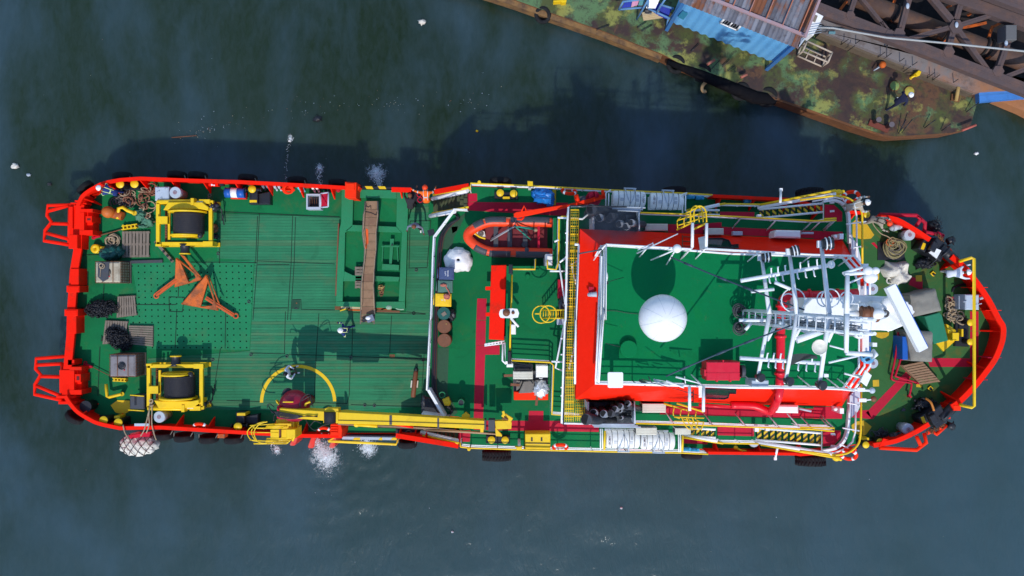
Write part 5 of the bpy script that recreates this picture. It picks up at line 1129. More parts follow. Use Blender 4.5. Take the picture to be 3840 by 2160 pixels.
# intermediate bulk containers
def tote(fn, x0, y0, x1, y1, lab, top, side, cap, seed):
    t = thing('bulk_container', lab, 'tote', fn((x0 + x1) / 2, (y0 + y1) / 2, ZM), 'liquid bulk containers'); c = wloc(t); z = ZM + 1.12; k = (CAM_Z - ZM) / (CAM_Z - z)
    p0, p1 = fn(x0, y0, z), fn(x1, y1, z); cc = (p0 + p1) / 2; w, h = abs(p1.x - p0.x), abs(p1.y - p0.y); c = V((cc.x, cc.y, ZM)); t.location = c
    b = MB(); b.prism([c + V((sx_ * w * .48, sy_ * h * .48, 0)) for sx_, sy_ in ((-1, -1), (1, -1), (1, 1), (-1, 1))], ZM + .16, z, 0, .07); part(b, 'tank', [top], t)
    b = MB()
    for k2 in range(6): zz = ZM + .2 + k2 * .17; b.tube([c + V((sx_ * w * .5, sy_ * h * .5, zz - ZM)) for sx_, sy_ in ((-1, -1), (1, -1), (1, 1), (-1, 1))], .016, 5, 0, True)
    for i in range(9):
        for s in (-1, 1): xx = (i / 8 - .5) * w; b.tube([c + V((xx, s * h * .5, .16)), c + V((xx, s * h * .5, 1.1))], .014, 5); yy = (i / 8 - .5) * h; b.tube([c + V((s * w * .5, yy, .16)), c + V((s * w * .5, yy, 1.1))], .014, 5)
    for xx in (-.18, .22): b.tube([c + V((xx * w, -h / 2, 1.14)), c + V((xx * w, h / 2, 1.14))], .016, 5)
    part(b, 'cage', side, t)
    b = MB(); b.box(c + V((0, 0, .08)), (w * 1.04, h * 1.04, .14)); part(b, 'pallet_base', WOOD, t)
    b = MB(); b.lathe(c + V((-.02, .0, 1.12)), [(.13, 0), (.13, .04), (.10, .05)], 20); b.tor(c + V((-.02, 0, 1.14)), .17, .018, n=20, k=6); b.ell(c + V((.1, -.2, 1.14)), (.035, .035, .02), 1, 10, 6); part(b, 'filler_cap', [cap, CRIM], t)
    return t
t1 = tote(A, 660, 880, 908, 1088, 'translucent tan bulk container half covered by a black cloth', paint('tan_tank', (.42, .36, .26), (.16, .11, .06), .9, .5, 2.4), RUST, BLACK, 1)
b = MB(); c = A(745, 975, ZM + 1.15); b.prism([A(690, 900, ZM + 1.17), A(800, 884, ZM + 1.17), A(795, 985, ZM + 1.17), A(790, 1050, ZM + 1.17), A(740, 1078, ZM + 1.17), A(690, 1030, ZM + 1.17)], ZM + 1.13, ZM + 1.175); one(b, 'cover_cloth', DGREY, 'black cloth thrown over the tan bulk container', 'cloth', c)
b = MB(); b.tor(A(730, 925, ZM + 1.22), .12, .02, n=14, k=6); b.tor(A(722, 918, ZM + 1.24), .09, .02, n=14, k=6); b.tube(smooth(Z(A, [(720, 930), (715, 985), (712, 1030)], ZM + 1.2), 3), .015, 5); one(b, 'rope_coil', ROPE, 'small tan rope coil on top of the tan bulk container', 'rope', A(730, 925, ZM + 1.18))
tote(B, 800, 440, 1056, 655, 'stained grey bulk container with dark lid and rusty cage', paint('grey_tank', (.20, .18, .185), (.09, .06, .05), .9, .6, 2.0), BROWN, BLACK, 2)
# delta anchors
def anchor(lab, tri, shank, fluke2, z0, z1):
    t = thing('anchor', lab, 'anchor', tri[0] - V((0, 0, tri[0].z - ZM)), 'orange anchors')
    b = MB(); a0, a1, a2 = tri; n_ = (a1 - a0).cross(a2 - a0).normalized() * .05; cc = (a0 + a1 + a2) / 3
    for vs in ([a0, a1, a1.lerp(a2, .52)], [a0, a1.lerp(a2, .52), a0.lerp(a2, .16)], [a2, a1.lerp(a2, .50), a2.lerp(cc, .32)], [a2, a2.lerp(a0, .30), a2.lerp(cc, .32)]):   # a broad fluke, an open side and its plate ends
        b.add([x + n_ for x in vs] + [x - n_ for x in vs], [(0, 1, 2), (5, 4, 3), (0, 3, 4, 1), (1, 4, 5, 2), (2, 5, 3, 0)])
    w = [a0, a1.lerp(cc, .72), a0.lerp(a2, .10)]; b.add([x + n_ * 1.4 for x in w] + [x - n_ * .6 for x in w], [(0, 1, 2), (5, 4, 3), (0, 3, 4, 1), (1, 4, 5, 2), (2, 5, 3, 0)], 0)
    b.tube([a1.lerp(a2, -.03), a1.lerp(a2, 1.03)], .05, 6); b.tube([a0, cc], .06, 6); b.tube([a0, a1], .045, 6); b.tube([a0, a2], .045, 6)
    part(b, 'flukes', RUSTO, t)
    for pl in fluke2: b = MB(); b.prism(pl, pl[0].z - .08, pl[0].z); part(b, 'stabiliser_plate', RUSTO, t)
    b = MB(); s0, s1 = shank; d = (s1 - s0); b.box((s0 + s1) / 2, (d.length, .17, .13), math.atan2(d.y, d.x)); b.box(s0.lerp(s1, .5) + V((0, 0, .07)), (d.length * .98, .05, .04), math.atan2(d.y, d.x), 1); b.tor(s1 + d.normalized() * .08, .11, .035, n=16, k=6); part(b, 'shank', [paint('anchor_red', (.60, .09, .02), (.25, .07, .03), .7, .6, 3), RUSTO], t)
anchor('orange anchor lying nearer the yellow winch with its shank towards the stern', [A(1455, 850, ZM + .7), A(1445, 1120, ZM + .15), A(1700, 1050, ZM + .45)], [A(1495, 1020, ZM + .4), A(1270, 1205, ZM + .12)], [[A(1490, 815, ZM + .75), A(1530, 830, ZM + .75), A(1690, 1030, ZM + .75), A(1640, 1000, ZM + .75)]], 0, 0)
anchor('orange anchor lying farther from the winches with its shank towards the bow', [A(1745, 1015, ZM + .75), A(1515, 1290, ZM + .2), A(1850, 1348, ZM + .2)], [A(1735, 1235, ZM + .35), A(2015, 1400, ZM + .12)], [[A(1760, 1010, ZM + .55), A(1790, 1080, ZM + .55), A(1875, 1300, ZM + .55), A(1850, 1270, ZM + .55)]], 0, 0)
# drum lying by the bulwark
def drum_up(fn, x, y, r, z0, lab, top, side, h=.88):
    t = thing('oil_drum', lab, 'drum', (fn(x, y, z0 + h).x, fn(x, y, z0 + h).y, z0), 'oil drums by the hoses'); c = wloc(t)
    b = MB(); b.lathe(c, [(r, 0), (r, .28), (r + .012, .3), (r, .32), (r, .57), (r + .012, .59), (r, .61), (r, h - .02), (r - .01, h), (r - .02, h - .015)], 26); part(b, 'drum_body', side, t)
    b = MB(); b.lathe(c + V((0, 0, h - .02)), [(r - .012, 0), (0, .005)], 26); b.cyl(c + V((.1, .12, h - .02)), c + V((.1, .12, h)), .035, n=10); part(b, 'drum_lid', top, t); return t
drum_up(F, 295, 40, .285, ZU, 'green topped oil drum with a grey patch next to the yellow bin', GREENT, GREENT)
b = MB(); b.box(F(297, 45, ZU + .89), (.2, .16, .01), .6); o = part(b, 'lid_patch', WOOD, [x for x in col.objects if x.name == 'oil_drum'][0])
drum_up(F, 298, 168, .30, ZU, 'rusty ochre topped oil drum in the middle of three', paint('ochre_rust', (.26, .15, .04), (.12, .07, .04), .9, .6, 3), BROWN)
drum_up(F, 300, 302, .30, ZU, 'brown topped oil drum at the end of the row of three', paint('brown_rust', (.17, .09, .05), (.28, .15, .05), .5, .6, 3), BROWN)
t = thing('oil_drum', 'blue and white oil drum lying on an orange chock', 'drum', A(2010, 215, ZM)); b = MB(); xa, xb = A(1930, 213, ZM + .5), C(178, 218, ZM + .5)
for k, (u0, u1, mi) in enumerate(((0, .33, 0), (.33, .62, 1), (.62, 1, 0))): b.tube([xa.lerp(xb, u0), xa.lerp(xb, u1)], .235, 26, mi)
for u in (0.01, .33, .62, .99): b.tor(xa.lerp(xb, u), .237, .014, (1, 0, 0), 26, 5, 1 if u in (.33, .62) else 0)
part(b, 'drum_body', [BLUE, WHITE2], t); b = MB(); b.box((xa + xb) / 2 + V((.1, -.12, -.25)), (.75, .3, .2), -.02); part(b, 'drum_chock', REDB, t)
b = MB(); b.tor(A(1775, 240, ZM + .5), .07, .02, n=12); b.tube(smooth(Z(A, [(1760, 240), (1770, 300), (1800, 330)], ZM + .4), 3), .02, 6); one(b, 'hose_loop', ROPEG, 'small grey hose loop beside the blue and white drum', 'hose', A(1775, 250, ZM))
# boots drying under the bulwark, with hose reel
def boots(x, y, m, lab):
    t = thing('work_boots', lab, 'boots', C(x, y, ZM), 'boots drying along the bulwark')
    for d in (-18, 22):
        b = MB(); a = C(x + d, y - 22, ZM + .3); b.tube([a, a + V((.01, -.08, -.1)), a + V((.03, -.12, -.24))], [.07, .065, .06], 10); b.tube([a + V((.03, -.10, -.24)), a + V((.07, -.24, -.26))], [.06, .045], 10); part(b, 'boot', m, t)
boots(365, 160, GRCL, 'grey work boots drying beside the yellow topped bollard'); boots(480, 165, LGREY, 'light grey work boots drying beside the red hose reel'); boots(710, 175, CYAN, 'cyan rubber boots drying under the bulwark'); boots(850, 180, WHITE2, 'white rubber boots drying beyond the cyan pair'); boots(955, 180, BLACK, 'black rubber boots drying above the hatch lid')
b = MB(); c = C(588, 183, ZM + .5)
for k in range(3): b.tor(c + V((.05 * k, 0, .05 * k)), .2, .04, (.1, -.5, 1), 22, 8)
b.tube(smooth(Z(C, [(520, 175), (560, 190), (650, 195), (655, 180)], ZM + .55), 3), .03, 6); b.box(c + V((0, .05, -.2)), (.5, .12, .3)); one(b, 'hose_reel', REDB, 'orange red fire hose reel on the inside of the bulwark', 'hose reel', c)
b = MB(); c = A(1820, 140, ZM + .8); b.box(c, (.45, .12, .25)); b.ell(c + V((-.05, 0, .15)), (.05, .05, .05), 1); b.ell(c + V((.05, -.02, .15)), (.04, .04, .04), 1); b.box(c + V((.4, 0, .05)), (.18, .1, .2), 0, 2); one(b, 'alarm_box', [RED, WHITE, BLACK], 'red alarm box with two white lamps under the bulwark', 'alarm', c)
b = MB(); b.ell(C(1082, 190, ZM + .4), (.10, .1, .12)); b.tor(C(1082, 190, ZM + .5), .07, .02, n=12); one(b, 'small_valve', CRIM, 'small crimson valve by the red gate post', 'valve', C(1082, 190, ZM))
b = MB(); b.ell(A(1830, 560, ZM + .15), (.16, .2, .15), 0, 16, 10, .5, 4, 2, flat=-.14); b.ell(A(1835, 640, ZM + .12), (.14, .12, .12), 1, 16, 10, .5, 4, 5, flat=-.11); one(b, 'scrap_heap', [RUST, BLACK], 'small heap of rusty scrap beside the winch by the buoy', 'scrap', A(1830, 600, ZM))
# green frame with openings
fr_ = thing('lifting_frame', 'large green steel frame lying under the brown gangway', 'steel frame', C(1420, 780, ZM)); zf = ZM + .30
def gb(name, pts): b = MB(); b.prism(Z(C, pts, zf), ZM + .03, zf, 0, .012); part(b, name, GREENM, fr_)
gb('side_beam', [(1115, 180), (1230, 180), (1220, 540), (1150, 600), (1140, 1010), (1130, 1075), (1125, 1270), (1060, 1270), (1068, 1010), (1095, 560), (1110, 500)]); gb('side_beam', [(1652, 195), (1765, 200), (1752, 620), (1742, 1010), (1730, 1270), (1668, 1268), (1680, 1030), (1700, 600), (1645, 540)])
gb('cross_beam', [(1232, 180), (1650, 190), (1650, 268), (1232, 262)]); gb('cross_beam', [(1222, 525), (1645, 543), (1698, 600), (1152, 585)]); gb('cross_beam', [(1142, 975), (1225, 1015), (1480, 1022), (1678, 1030), (1668, 1075), (1132, 1072)]); gb('cross_beam', [(1060, 1272), (1730, 1270), (1732, 1340), (1055, 1315)])
b = MB(); b.prism(Z(C, [(1585, 660), (1622, 660), (1600, 905), (1575, 905)], zf), ZM + .05, zf - .05); b.prism(Z(C, [(1510, 905), (1672, 915), (1670, 968), (1505, 960)], zf), ZM + .05, zf); b.box(C(1590, 735, zf - .1), (.85, .06, .12)); b.box(C(1515, 800, ZM + .15), (.05, .8, .14), -.05); b.box(C(1660, 800, ZM + .15), (.05, .8, .14), .05); b.cyl(C(1605, 722, zf), C(1605, 722, zf + .04), .04, m=1)
part(b, 'swivel_bracket', [GREENM, BLACK], fr_)
# gangway resting on the frame
gw = thing('gangway', 'weathered brown wooden gangway lying across the green frame', 'gangway', C(1390, 850, ZM))
Lp = [(1345, 296), (1340, 380), (1328, 425), (1318, 620), (1340, 760), (1335, 870), (1318, 1000), (1305, 1130), (1302, 1350), (1298, 1488)]; Rp = [(1466, 296), (1466, 380), (1470, 425), (1450, 620), (1452, 760), (1440, 870), (1430, 1000), (1425, 1130), (1436, 1350), (1430, 1488)]
b = MB(); zg = ZM + .62
def along(pp, y):
    for a, c_ in zip(pp, pp[1:]):
        if a[1] <= y <= c_[1]: t = (y - a[1]) / (c_[1] - a[1]); return a[0] + (c_[0] - a[0]) * t
    return pp[-1][0]
yy = 296; r2 = random.Random(5)
while yy < 1470:
    h_ = 76 if r2.random() < .5 else 80; y1 = min(yy + h_ - 2.5, 1486); b.prism(Z(C, [(along(Lp, yy) + 4, yy), (along(Rp, yy) - 4, yy), (along(Rp, y1) - 4, y1), (along(Lp, y1) + 4, y1)], zg), zg - .04, zg, 0 if r2.random() < .75 else 1); yy += h_
part(b, 'gangway_boards', [WOODB, paint('brown_wood_dark', (.20, .11, .065), (.33, .20, .11), .6, .85, 4)], gw)
for pp in (Lp, Rp):
    b = MB(); b.tube([C(x, y, zg + .02) for x, y in pp], .035, 6); part(b, 'side_rail', ROPEG, gw)
    b = MB(); b.tube([C(x + (4 if pp is Lp else -4), y, zg + .45) for x, y in pp[1:-1]], .016, 6)
    for x, y in pp[1:-1:1]: b.tube([C(x, y, zg), C(x + (4 if pp is Lp else -4), y, zg + .45)], .014, 5)
    part(b, 'rope_handrail', ROPE, gw)
b = MB(); b.prism(Z(C, [(1350, 560), (1372, 570), (1375, 700), (1350, 740)], zg + .02), zg, zg + .012); b.prism(Z(C, [(1335, 725), (1360, 730), (1358, 755), (1338, 758)], zg + .03), zg, zg + .025); part(b, 'orange_paint_mark', paint('orange_spray', (.75, .10, .01), None, .5, .7), gw)
for pts, lab, m in (([(1340, 870), (1330, 1000), (1336, 865)], None, ROPE),): pass
for fn, pts, m, lab in ((C, [(1050, 1312), (1130, 1318), (1128, 1350), (1050, 1350)], RUST, 'rusty plank end below the green frame'),):
    b = MB(); b.prism(Z(fn, pts, ZM + .12), ZM, ZM + .12); one(b, 'timber_plank', m, lab, 'plank', fn(*pts[0], ZM))
b = MB()
for a, c_, w, mi in (((1110, 1325), (1300, 1330), .12, 0), ((1100, 1360), (1200, 1330), .05, 1), ((1180, 1350), (1310, 1355), .08, 2), ((1440, 1335), (1600, 1345), .1, 2), ((1450, 1362), (1680, 1368), .09, 3), ((1500, 1345), (1550, 1335), .06, 2)):
    p, q_ = C(*a, ZM + .15), C(*c_, ZM + .15); d = q_ - p; b.box((p + q_) / 2, (d.length, w, .07), math.atan2(d.y, d.x), mi)
one(b, 'timber_bundle', [WOODL, YEL, RUSTO, BROWN], 'bundle of red brown and yellow sticks beside the green frame', 'timber', C(1300, 1340, ZM))
b = MB(); p, q_ = C(1575, 1325, ZM + .25), C(1722, 1345, ZM + .25); b.tube(smooth([p, p.lerp(q_, .3) + V((0, .06, 0)), p.lerp(q_, .6) - V((0, .03, 0)), q_], 4), .04, 8); b.ell(p, (.16, .12, .1), 0); one(b, 'hose_bundle', paint('pale_green_hose', (.25, .40, .28), None, .6, .7, 6), 'pale green hose piece lying at the edge of the green frame', 'hose', p)
b = MB(); p, q_ = C(1090, 515, ZM + .2), C(1062, 1215, ZM + .2); d = q_ - p; b.box((p + q_) / 2, (d.length, .06, .2), math.atan2(d.y, d.x)); one(b, 'steel_plank', BROWN, 'long rust brown plank standing along the green frame', 'plank', (p + q_) / 2)
snarl(C, [(1500, 1130), (1502, 1180), (1485, 1140)], 12, .06, .016, 'small heap of straw coloured rope yarn beside the gangway', [paint('straw', (.42, .28, .10), (.2, .12, .04), .7, .9, 8), ROPER], 9, .08, ZM + .05)
b = MB(); b.box(C(1395, 1435, zg + .16), (.35, .3, .2), .4); b.box(D(1340, 110, zg + .1), (.22, .12, .12), .3, 1); b.ell(D(1375, 85, zg + .2), (.14, .1, .1), 2); b.tube(smooth(Z(D, [(1310, 110), (1340, 90), (1390, 100), (1410, 130)], zg + .15), 3), .03, 6, 1); one(b, 'tool_bag', [GRCL, BLACK, WHITE2], 'grey tool bag with tools on the end of the gangway', 'bag', D(1375, 70, zg))
b = MB(); b.tube(smooth(Z(C, [(1350, 340), (1375, 355), (1395, 340), (1400, 370)], zg + .03), 3), .014, 5); b.tube(smooth(Z(C, [(1350, 400), (1400, 410), (1450, 430), (1455, 405)], zg + .03), 3), .014, 5); one(b, 'thin_line', BLACK, 'thin dark line lying on the upper end of the gangway', 'line', C(1380, 360, zg))
# gas cylinder
t = thing('gas_cylinder', 'brown gas cylinder lying on wooden chocks', 'cylinder', D(1825, 720, ZM)); b = MB(); p, q_ = D(1808, 852, ZM + .2), D(1836, 605, ZM + .2); d = (q_ - p).normalized(); b.tube([p, p + d * .04, q_ - d * .05, q_ + d * .08], [.09, .115, .115, .06], 18); part(b, 'cylinder_body', BROWN, t)
b = MB(); b.tube([q_ + d * .04, q_ + d * .16, q_ + d * .22], [.08, .06, .02], 12); part(b, 'valve_cap', BLACK, t); b = MB(); b.box(D(1793, 725, ZM + .06), (.06, .34, .1), -.1); b.box(D(1852, 725, ZM + .06), (.06, .34, .1), -.1); part(b, 'chock', CREAM, t)
# lamps on poles beside the deck
b = MB(); b.box(C(1985, 600, ZU + .8), (.28, .26, .2), .3); one(b, 'deck_floodlight', BLACK, 'black floodlight on the corner of the white deck rail', 'floodlight', C(1985, 600, ZU + .6))
b = MB(); p = F(463, 905, ZU + .9); b.lathe((p.x, p.y, ZU), [(.11, 0), (.11, .6), (.14, .62), (.14, .9)], 20); b.cyl((p.x, p.y, ZU + .9), (p.x, p.y, ZU + .905), .12, n=20, m=1); one(b, 'vent_pipe', [GREENM, BLACK], 'open green vent pipe beside the crimson walkway', 'pipe', (p.x, p.y, ZU))
# hoses along the white rail
hz_ = thing('hose_bundle', 'bundle of long black hoses running along the white rail', 'hoses', E(240, 1100, ZU)); r2 = random.Random(11)
for k in range(5):
    o = (k - 2) * 9; b = MB(); zz = ZU + .12 + .05 * (k % 2)
    pts = Z(E, [(395 + o * .3, 420), (425 + o, 440 + o), (430 + o * .6, 470), (360 + o, 520), (290 + o, 610), (262 + o, 720), (248 + o, 900), (235 + o, 1200)], zz) + Z(F, [(222 + o, 20), (212 + o, 300), (202 + o, 600), (205 + o, 780), (240 + o, 880), (330 + o, 940), (375 - o * .4, 985), (340 + o * .3, 1030 + o * .5), (280, 1000 + o)], zz)
    b.tube(smooth(pts, 5), .035, 6); part(b, 'hose', [BLACK, BLACK, paint('red_hose', (.20, .02, .03), None, .3, .6), BLACK, paint('brown_hose', (.08, .035, .025), None, .3, .6)][k], hz_)
# grated walkway panels under the hoses
mb = MB(); zg2 = ZU + .012
gp = Z(E, [(520, 400), (455, 540), (395, 640), (372, 760), (240, 760), (290, 600), (400, 480)], zg2)
mb.poly(gp); mb.poly(Z(F, [(240, 370), (345, 370), (330, 800), (430, 1000), (380, 1040), (300, 960), (215, 760)], zg2))
islands(mb, 'grated_drain', paint('dark_green_grate', (.015, .07, .03), (.01, .04, .02), .7, .7, 9))
# wheeled bins
def bin_(x0, y0, x1, y1, m, lab, txt):
    zt = ZU + 1.05; t = thing('waste_bin', lab, 'bin', (E((x0 + x1) / 2, (y0 + y1) / 2, zt).x, E((x0 + x1) / 2, (y0 + y1) / 2, zt).y, ZU), 'waste bins by the hoses'); p = [E(x0 + 8, y0, zt), E(x1, y0 + 4, zt), E(x1, y1, zt), E(x0 + 4, y1 - 4, zt)]
    c = sum(p, V()) / 4; b = MB(); b.prism([c + (a - c) * .82 for a in p], ZU + .1, zt - .08); part(b, 'bin_body', m, t)
    b = MB(); b.prism(p, zt - .08, zt - .02, 0, .03); b.prism([c + (a - c) * .78 for a in p], zt - .03, zt, 0, .02); b.prism([c + (a - c) * .45 for a in p], zt - .01, zt + .015, 0, .01); part(b, 'bin_lid', m, t)
    b = MB(); b.tube([p[0] + V((-.06, -.06, -.05)), p[3] + V((-.06, .06, -.05))], .02, 6); part(b, 'bin_handle', m, t)
    for k, s in enumerate(txt): letter('lid_lettering', s, .085, c + V((.06 - k * .11, 0, .02)), math.radians(-90), WHITE, t)
    for s in (-1, 1): b = MB(); b.cyl(c + V((-.2, s * .25 - .02, -.95)), c + V((-.2, s * .25 + .02, -.95)), .09, n=14); part(b, 'wheel', BLACK, t)
bin_(242, 936, 395, 1060, paint('blue_grey_plastic', (.045, .07, .16), None, .3, .5), 'blue grey wheeled bin with white lettering on its lid', ['FRA32S', '0.077'])
bin_(230, 1062, 382, 1185, paint('green_grey_plastic', (.07, .16, .12), None, .3, .5), 'grey green wheeled bin with a red strap on its lid', ['30'])
bin_(205, 1190, 368, 1320, paint('yellow_plastic', (.78, .48, .01), (.6, .36, .02), .3, .45), 'bright yellow wheeled bin next to the drums', ['OT', '33'])
b = MB(); zz = ZU + 1.1; b.tube(smooth(Z(E, [(265, 1105), (285, 1120), (315, 1105), (320, 1135), (340, 1165), (350, 1200), (320, 1215), (300, 1235), (340, 1245), (355, 1215)], zz), 4), .03, 6); b.ell(E(325, 1215, zz), (.14, .1, .06), 0, 16, 8, .6, 3, 1); b.ell(E(290, 1110, zz), (.12, .07, .05), 0, 16, 8, .6, 3, 2); one(b, 'lashing_strap', paint('pale_red_strap', (.42, .13, .09), (.3, .08, .06), .5, .8, 8), 'crumpled pale red lashing strap across two bins', 'strap', E(315, 1180, zz))
# wrapped white roll
b = MB(); c = E(442, 868, ZU); prof = [(.52, .02), (.60, .12), (.59, .2), (.55, .25), (.53, .33), (.48, .36), (.46, .42), (.40, .43), (.38, .48), (.31, .49), (.29, .53), (.22, .535), (.19, .555), (.12, .55), (.07, .53), (.06, .4)]
vs = []
for r_, z_ in prof:
    for j in range(40): a = 6.283 * j / 40; k = 1 + .16 * noise.noise(V((math.cos(a) * 1.6, math.sin(a) * 1.6, z_ * 2))) + .13 * noise.noise(V((math.cos(a) * 6, math.sin(a) * 6, z_ * 6))) + (.18 * max(0, math.cos(a + .5)) ** 6); vs.append(c + V((r_ * k * math.cos(a) * 1.05, r_ * k * math.sin(a) * .92, z_)))
b.add(vs, [(i * 40 + j, i * 40 + (j + 1) % 40, (i + 1) * 40 + (j + 1) % 40, (i + 1) * 40 + j) for i in range(len(prof) - 1) for j in range(40)], 0, True); b.cyl(c + V((0, 0, .38)), c + V((0, 0, .4)), .065, n=16, m=1)
one(b, 'wrapped_roll', [FOILW, BLACK], 'white plastic wrapped hose roll with a dark hole', 'roll', c)
# rescue boat
rb = thing('rescue_boat', 'orange inflatable rescue boat with dark grey patches under the davit', 'boat', E(900, 650, ZU)); zb = ZU + 1.15
ln = smooth(Z(E, [(1355, 505), (1200, 500), (900, 498), (740, 500), (640, 535), (555, 585), (530, 625), (545, 672), (620, 735), (740, 782), (900, 790), (1200, 795), (1355, 800)], zb), 6)
b = MB(); b.tube(ln, [.12 if i in (0, len(ln) - 1) else .21 for i in range(len(ln))], 16); part(b, 'buoyancy_tube', ORANGE, rb)
b = MB(); rr_ = .217
for seg in ((300, 0),): pass
N_ = len(ln)
for a0, a1 in ((.03, .155), (.165, .28), (.29, .375), (.655, .73), (.74, .84), (.85, .97)):
    s = ln[int(a0 * N_):int(a1 * N_) + 1]
    if len(s) > 1: b2 = MB(); b2.tube([p + V((0, (-.03 if p.y > rb.location.y else .03) * -1, .012)) for p in s], .209, 14); part(b2, 'grip_patch', DGREY, rb)
b = MB(); b.prism(Z(E, [(1300, 530), (760, 525), (650, 560), (585, 600), (575, 640), (640, 710), (760, 755), (1300, 765)], ZU + .85), ZU + .6, ZU + .85); part(b, 'floor', paint('maroon_floor', (.16, .015, .02), None, .4, .6), rb)
for x in (800, 935, 1085): b = MB(); b.rect(E, x - 22, 532, x + 24, 742, ZU + 1.0, ZU + 1.06, 0, .01); part(b, 'thwart', DGREY, rb)
b = MB(); b.rect(E, 1205, 530, 1228, 765, ZU + .6, ZU + 1.25); part(b, 'transom', CRIM, rb)
b = MB(); b.tube([p + V((0, .17 if p.y > rb.location.y else -.17, .14)) for p in ln[2:-2]], .016, 5); part(b, 'grab_line', ROPE, rb)
b = MB(); b.prism(Z(E, [(590, 580), (650, 572), (690, 590), (700, 640), (650, 640), (590, 620)], zb), zb - .12, zb - .02); b.tor(E(655, 610, zb), .10, .03, n=16, k=6, m=1); b.tor(E(655, 610, zb + .02), .06, .03, n=14, k=6, m=1); b.tube(smooth(Z(E, [(590, 600), (640, 640), (700, 660)], zb), 4), .04, 6, 2); part(b, 'bow_locker', [CREAM, ROPEG, YEL], rb)
mid = E(985, 540, ZU + 1.7)
b = MB()
for p in (E(750, 680, zb - .2), E(760, 660, zb - .2)): b.tube([mid, p], .035, 5)
part(b, 'lifting_sling', paint('grey_strap', (.30, .30, .31), None, .4, .8), rb)
b = MB()
for p in (E(1195, 575, zb), E(1140, 670, zb - .1), E(1180, 560, zb)): b.tube([mid, p], .03, 5)
part(b, 'lifting_sling', paint('teal_strap', (.02, .28, .20), None, .4, .8), rb)
b = MB(); b.ell(E(1185, 575, zb), (.12, .08, .08), 0); b.ell(E(1080, 720, zb - .2), (.16, .14, .1), 1, 16, 8, .5, 4); b.ell(E(1100, 780, zb + .1), (.12, .18, .14), 1); part(b, 'boat_gear', [ROPE, DGREY], rb)
b = MB()
for x in (700, 1150): b.box(E(x, 650, ZU + .35), (.16, 1.2, .5)); b.box(E(x, 650, ZU + .05), (.3, 1.4, .1))
one(b, 'boat_cradle', GREENM, 'green cradle under the orange rescue boat', 'cradle', E(925, 650, ZU))
# davit
dv = thing('boat_davit', 'red davit crane reaching over the rescue boat', 'davit', (G(0, 0, 0).x - .6, E(1740, 265, ZU + 1).y, ZU)); zd = ZU + 2.9
b = MB(); p = E(1745, 275, ZU + 2.4); b.lathe((p.x, p.y, ZU), [(.28, 0), (.28, 2.3), (.33, 2.35), (.33, 2.5)], 18); part(b, 'pillar', CRIM, dv)
b = MB(); b.prism(Z(E, [(975, 415), (1000, 400), (1500, 325), (1590, 305), (1600, 325), (1520, 350), (1010, 455), (975, 445)], zd), zd - .25, zd, 0, .02); b.prism(Z(E, [(1590, 300), (1700, 275), (1860, 220), (1865, 265), (1700, 315), (1590, 330)], zd), zd - .3, zd - .02); b.tube(Z(E, [(1595, 300), (1578, 235)], zd), .10, 8); b.tube(Z(E, [(1850, 260), (1835, 190)], zd + .1), .07, 8); b.tube(Z(E, [(1050, 395), (1075, 340), (1095, 385)], zd), .035, 6); b.tube(Z(E, [(1005, 470), (1050, 475), (1075, 450)], zd - .2), .04, 6); part(b, 'jib', REDB, dv)
b = MB(); b.cyl(E(1700, 245, zd - .1), E(1745, 235, zd - .1), .13, n=16); b.cyl(E(1760, 240, zd - .1), E(1790, 232, zd - .1), .15, n=16); b.box(E(1640, 272, zd - .2), (.25, .2, .25), .2, 1); part(b, 'winch_drum', [CRIM, DGREY], dv)
b = MB(); b.tube([E(1000, 440, zd - .2), mid], .018, 6); b.ell(mid + V((0, 0, .05)), (.07, .07, .1)); b.tube([E(1080, 345, zd - .3), E(1050, 385, zd - .7)], .015, 5); part(b, 'fall_wire', DGREY, dv)
# tarp bundle
b = MB(); vs = []
c = E(1262, 255, ZU); b.ell(c + V((0, 0, .35)), (.46, .34, .42), 0, 30, 16, .30, 1.8, 4, flat=-.33); b.ell(c + V((-.32, .12, .25)), (.22, .24, .3), 0, 20, 12, .4, 2.5, 7, flat=-.24); b.ell(c + V((.28, -.26, .2)), (.18, .2, .25), 0, 20, 12, .4, 2.5, 9, flat=-.19); b.tube(smooth(Z(E, [(1180, 262), (1260, 268), (1345, 270)], ZU + .78), 4), .014, 5, 1)
one(b, 'covered_equipment', [BLUET, NAVY], 'equipment wrapped in crumpled blue tarpaulin', 'tarp', c)
# lifebuoys
def lifebuoy(c, ax, lab):
    t = thing('lifebuoy', lab, 'lifebuoy', c, 'orange lifebuoys'); b = MB(); b.tor(c, .30, .075, ax, 28, 12); part(b, 'ring', REDB, t)
    Rm = V((0, 0, 1)).rotation_difference(V(ax).normalized()).to_matrix()
    for k in range(4): a = math.pi / 4 + k * math.pi / 2; b = MB(); b.tor(c, .30, .079, ax, 3, 12, 0, a - .16, a + .16); part(b, 'reflective_band', WHITE, t)
    return t
lifebuoy(E(1510, 200, ZU + .8), (.1, .9, .45), 'red lifebuoy on the rail beside the davit'); lifebuoy(F(1425, 1338, ZU + .8), (0, -.9, .55), 'red lifebuoy on the rail beside the yellow chest'); lifebuoy(B(1690, 1142, ZM + .8), (0, -.8, .65), 'red lifebuoy inside the bulwark near the tyre fenders'); lifebuoy(Q(900, 905, ZM + .8), (0, -.7, .7), 'red lifebuoy inside the bulwark under the crane boom')
lifebuoy(I(495, 150, ZB + .7), (-.35, .6, .6), 'orange lifebuoy at the corner of the stair landing beside the bending man'); lifebuoy(J(470, 1305, ZB + .7), (-.3, -.6, .6), 'orange lifebuoy at the stair corner by the yellow deck patch')
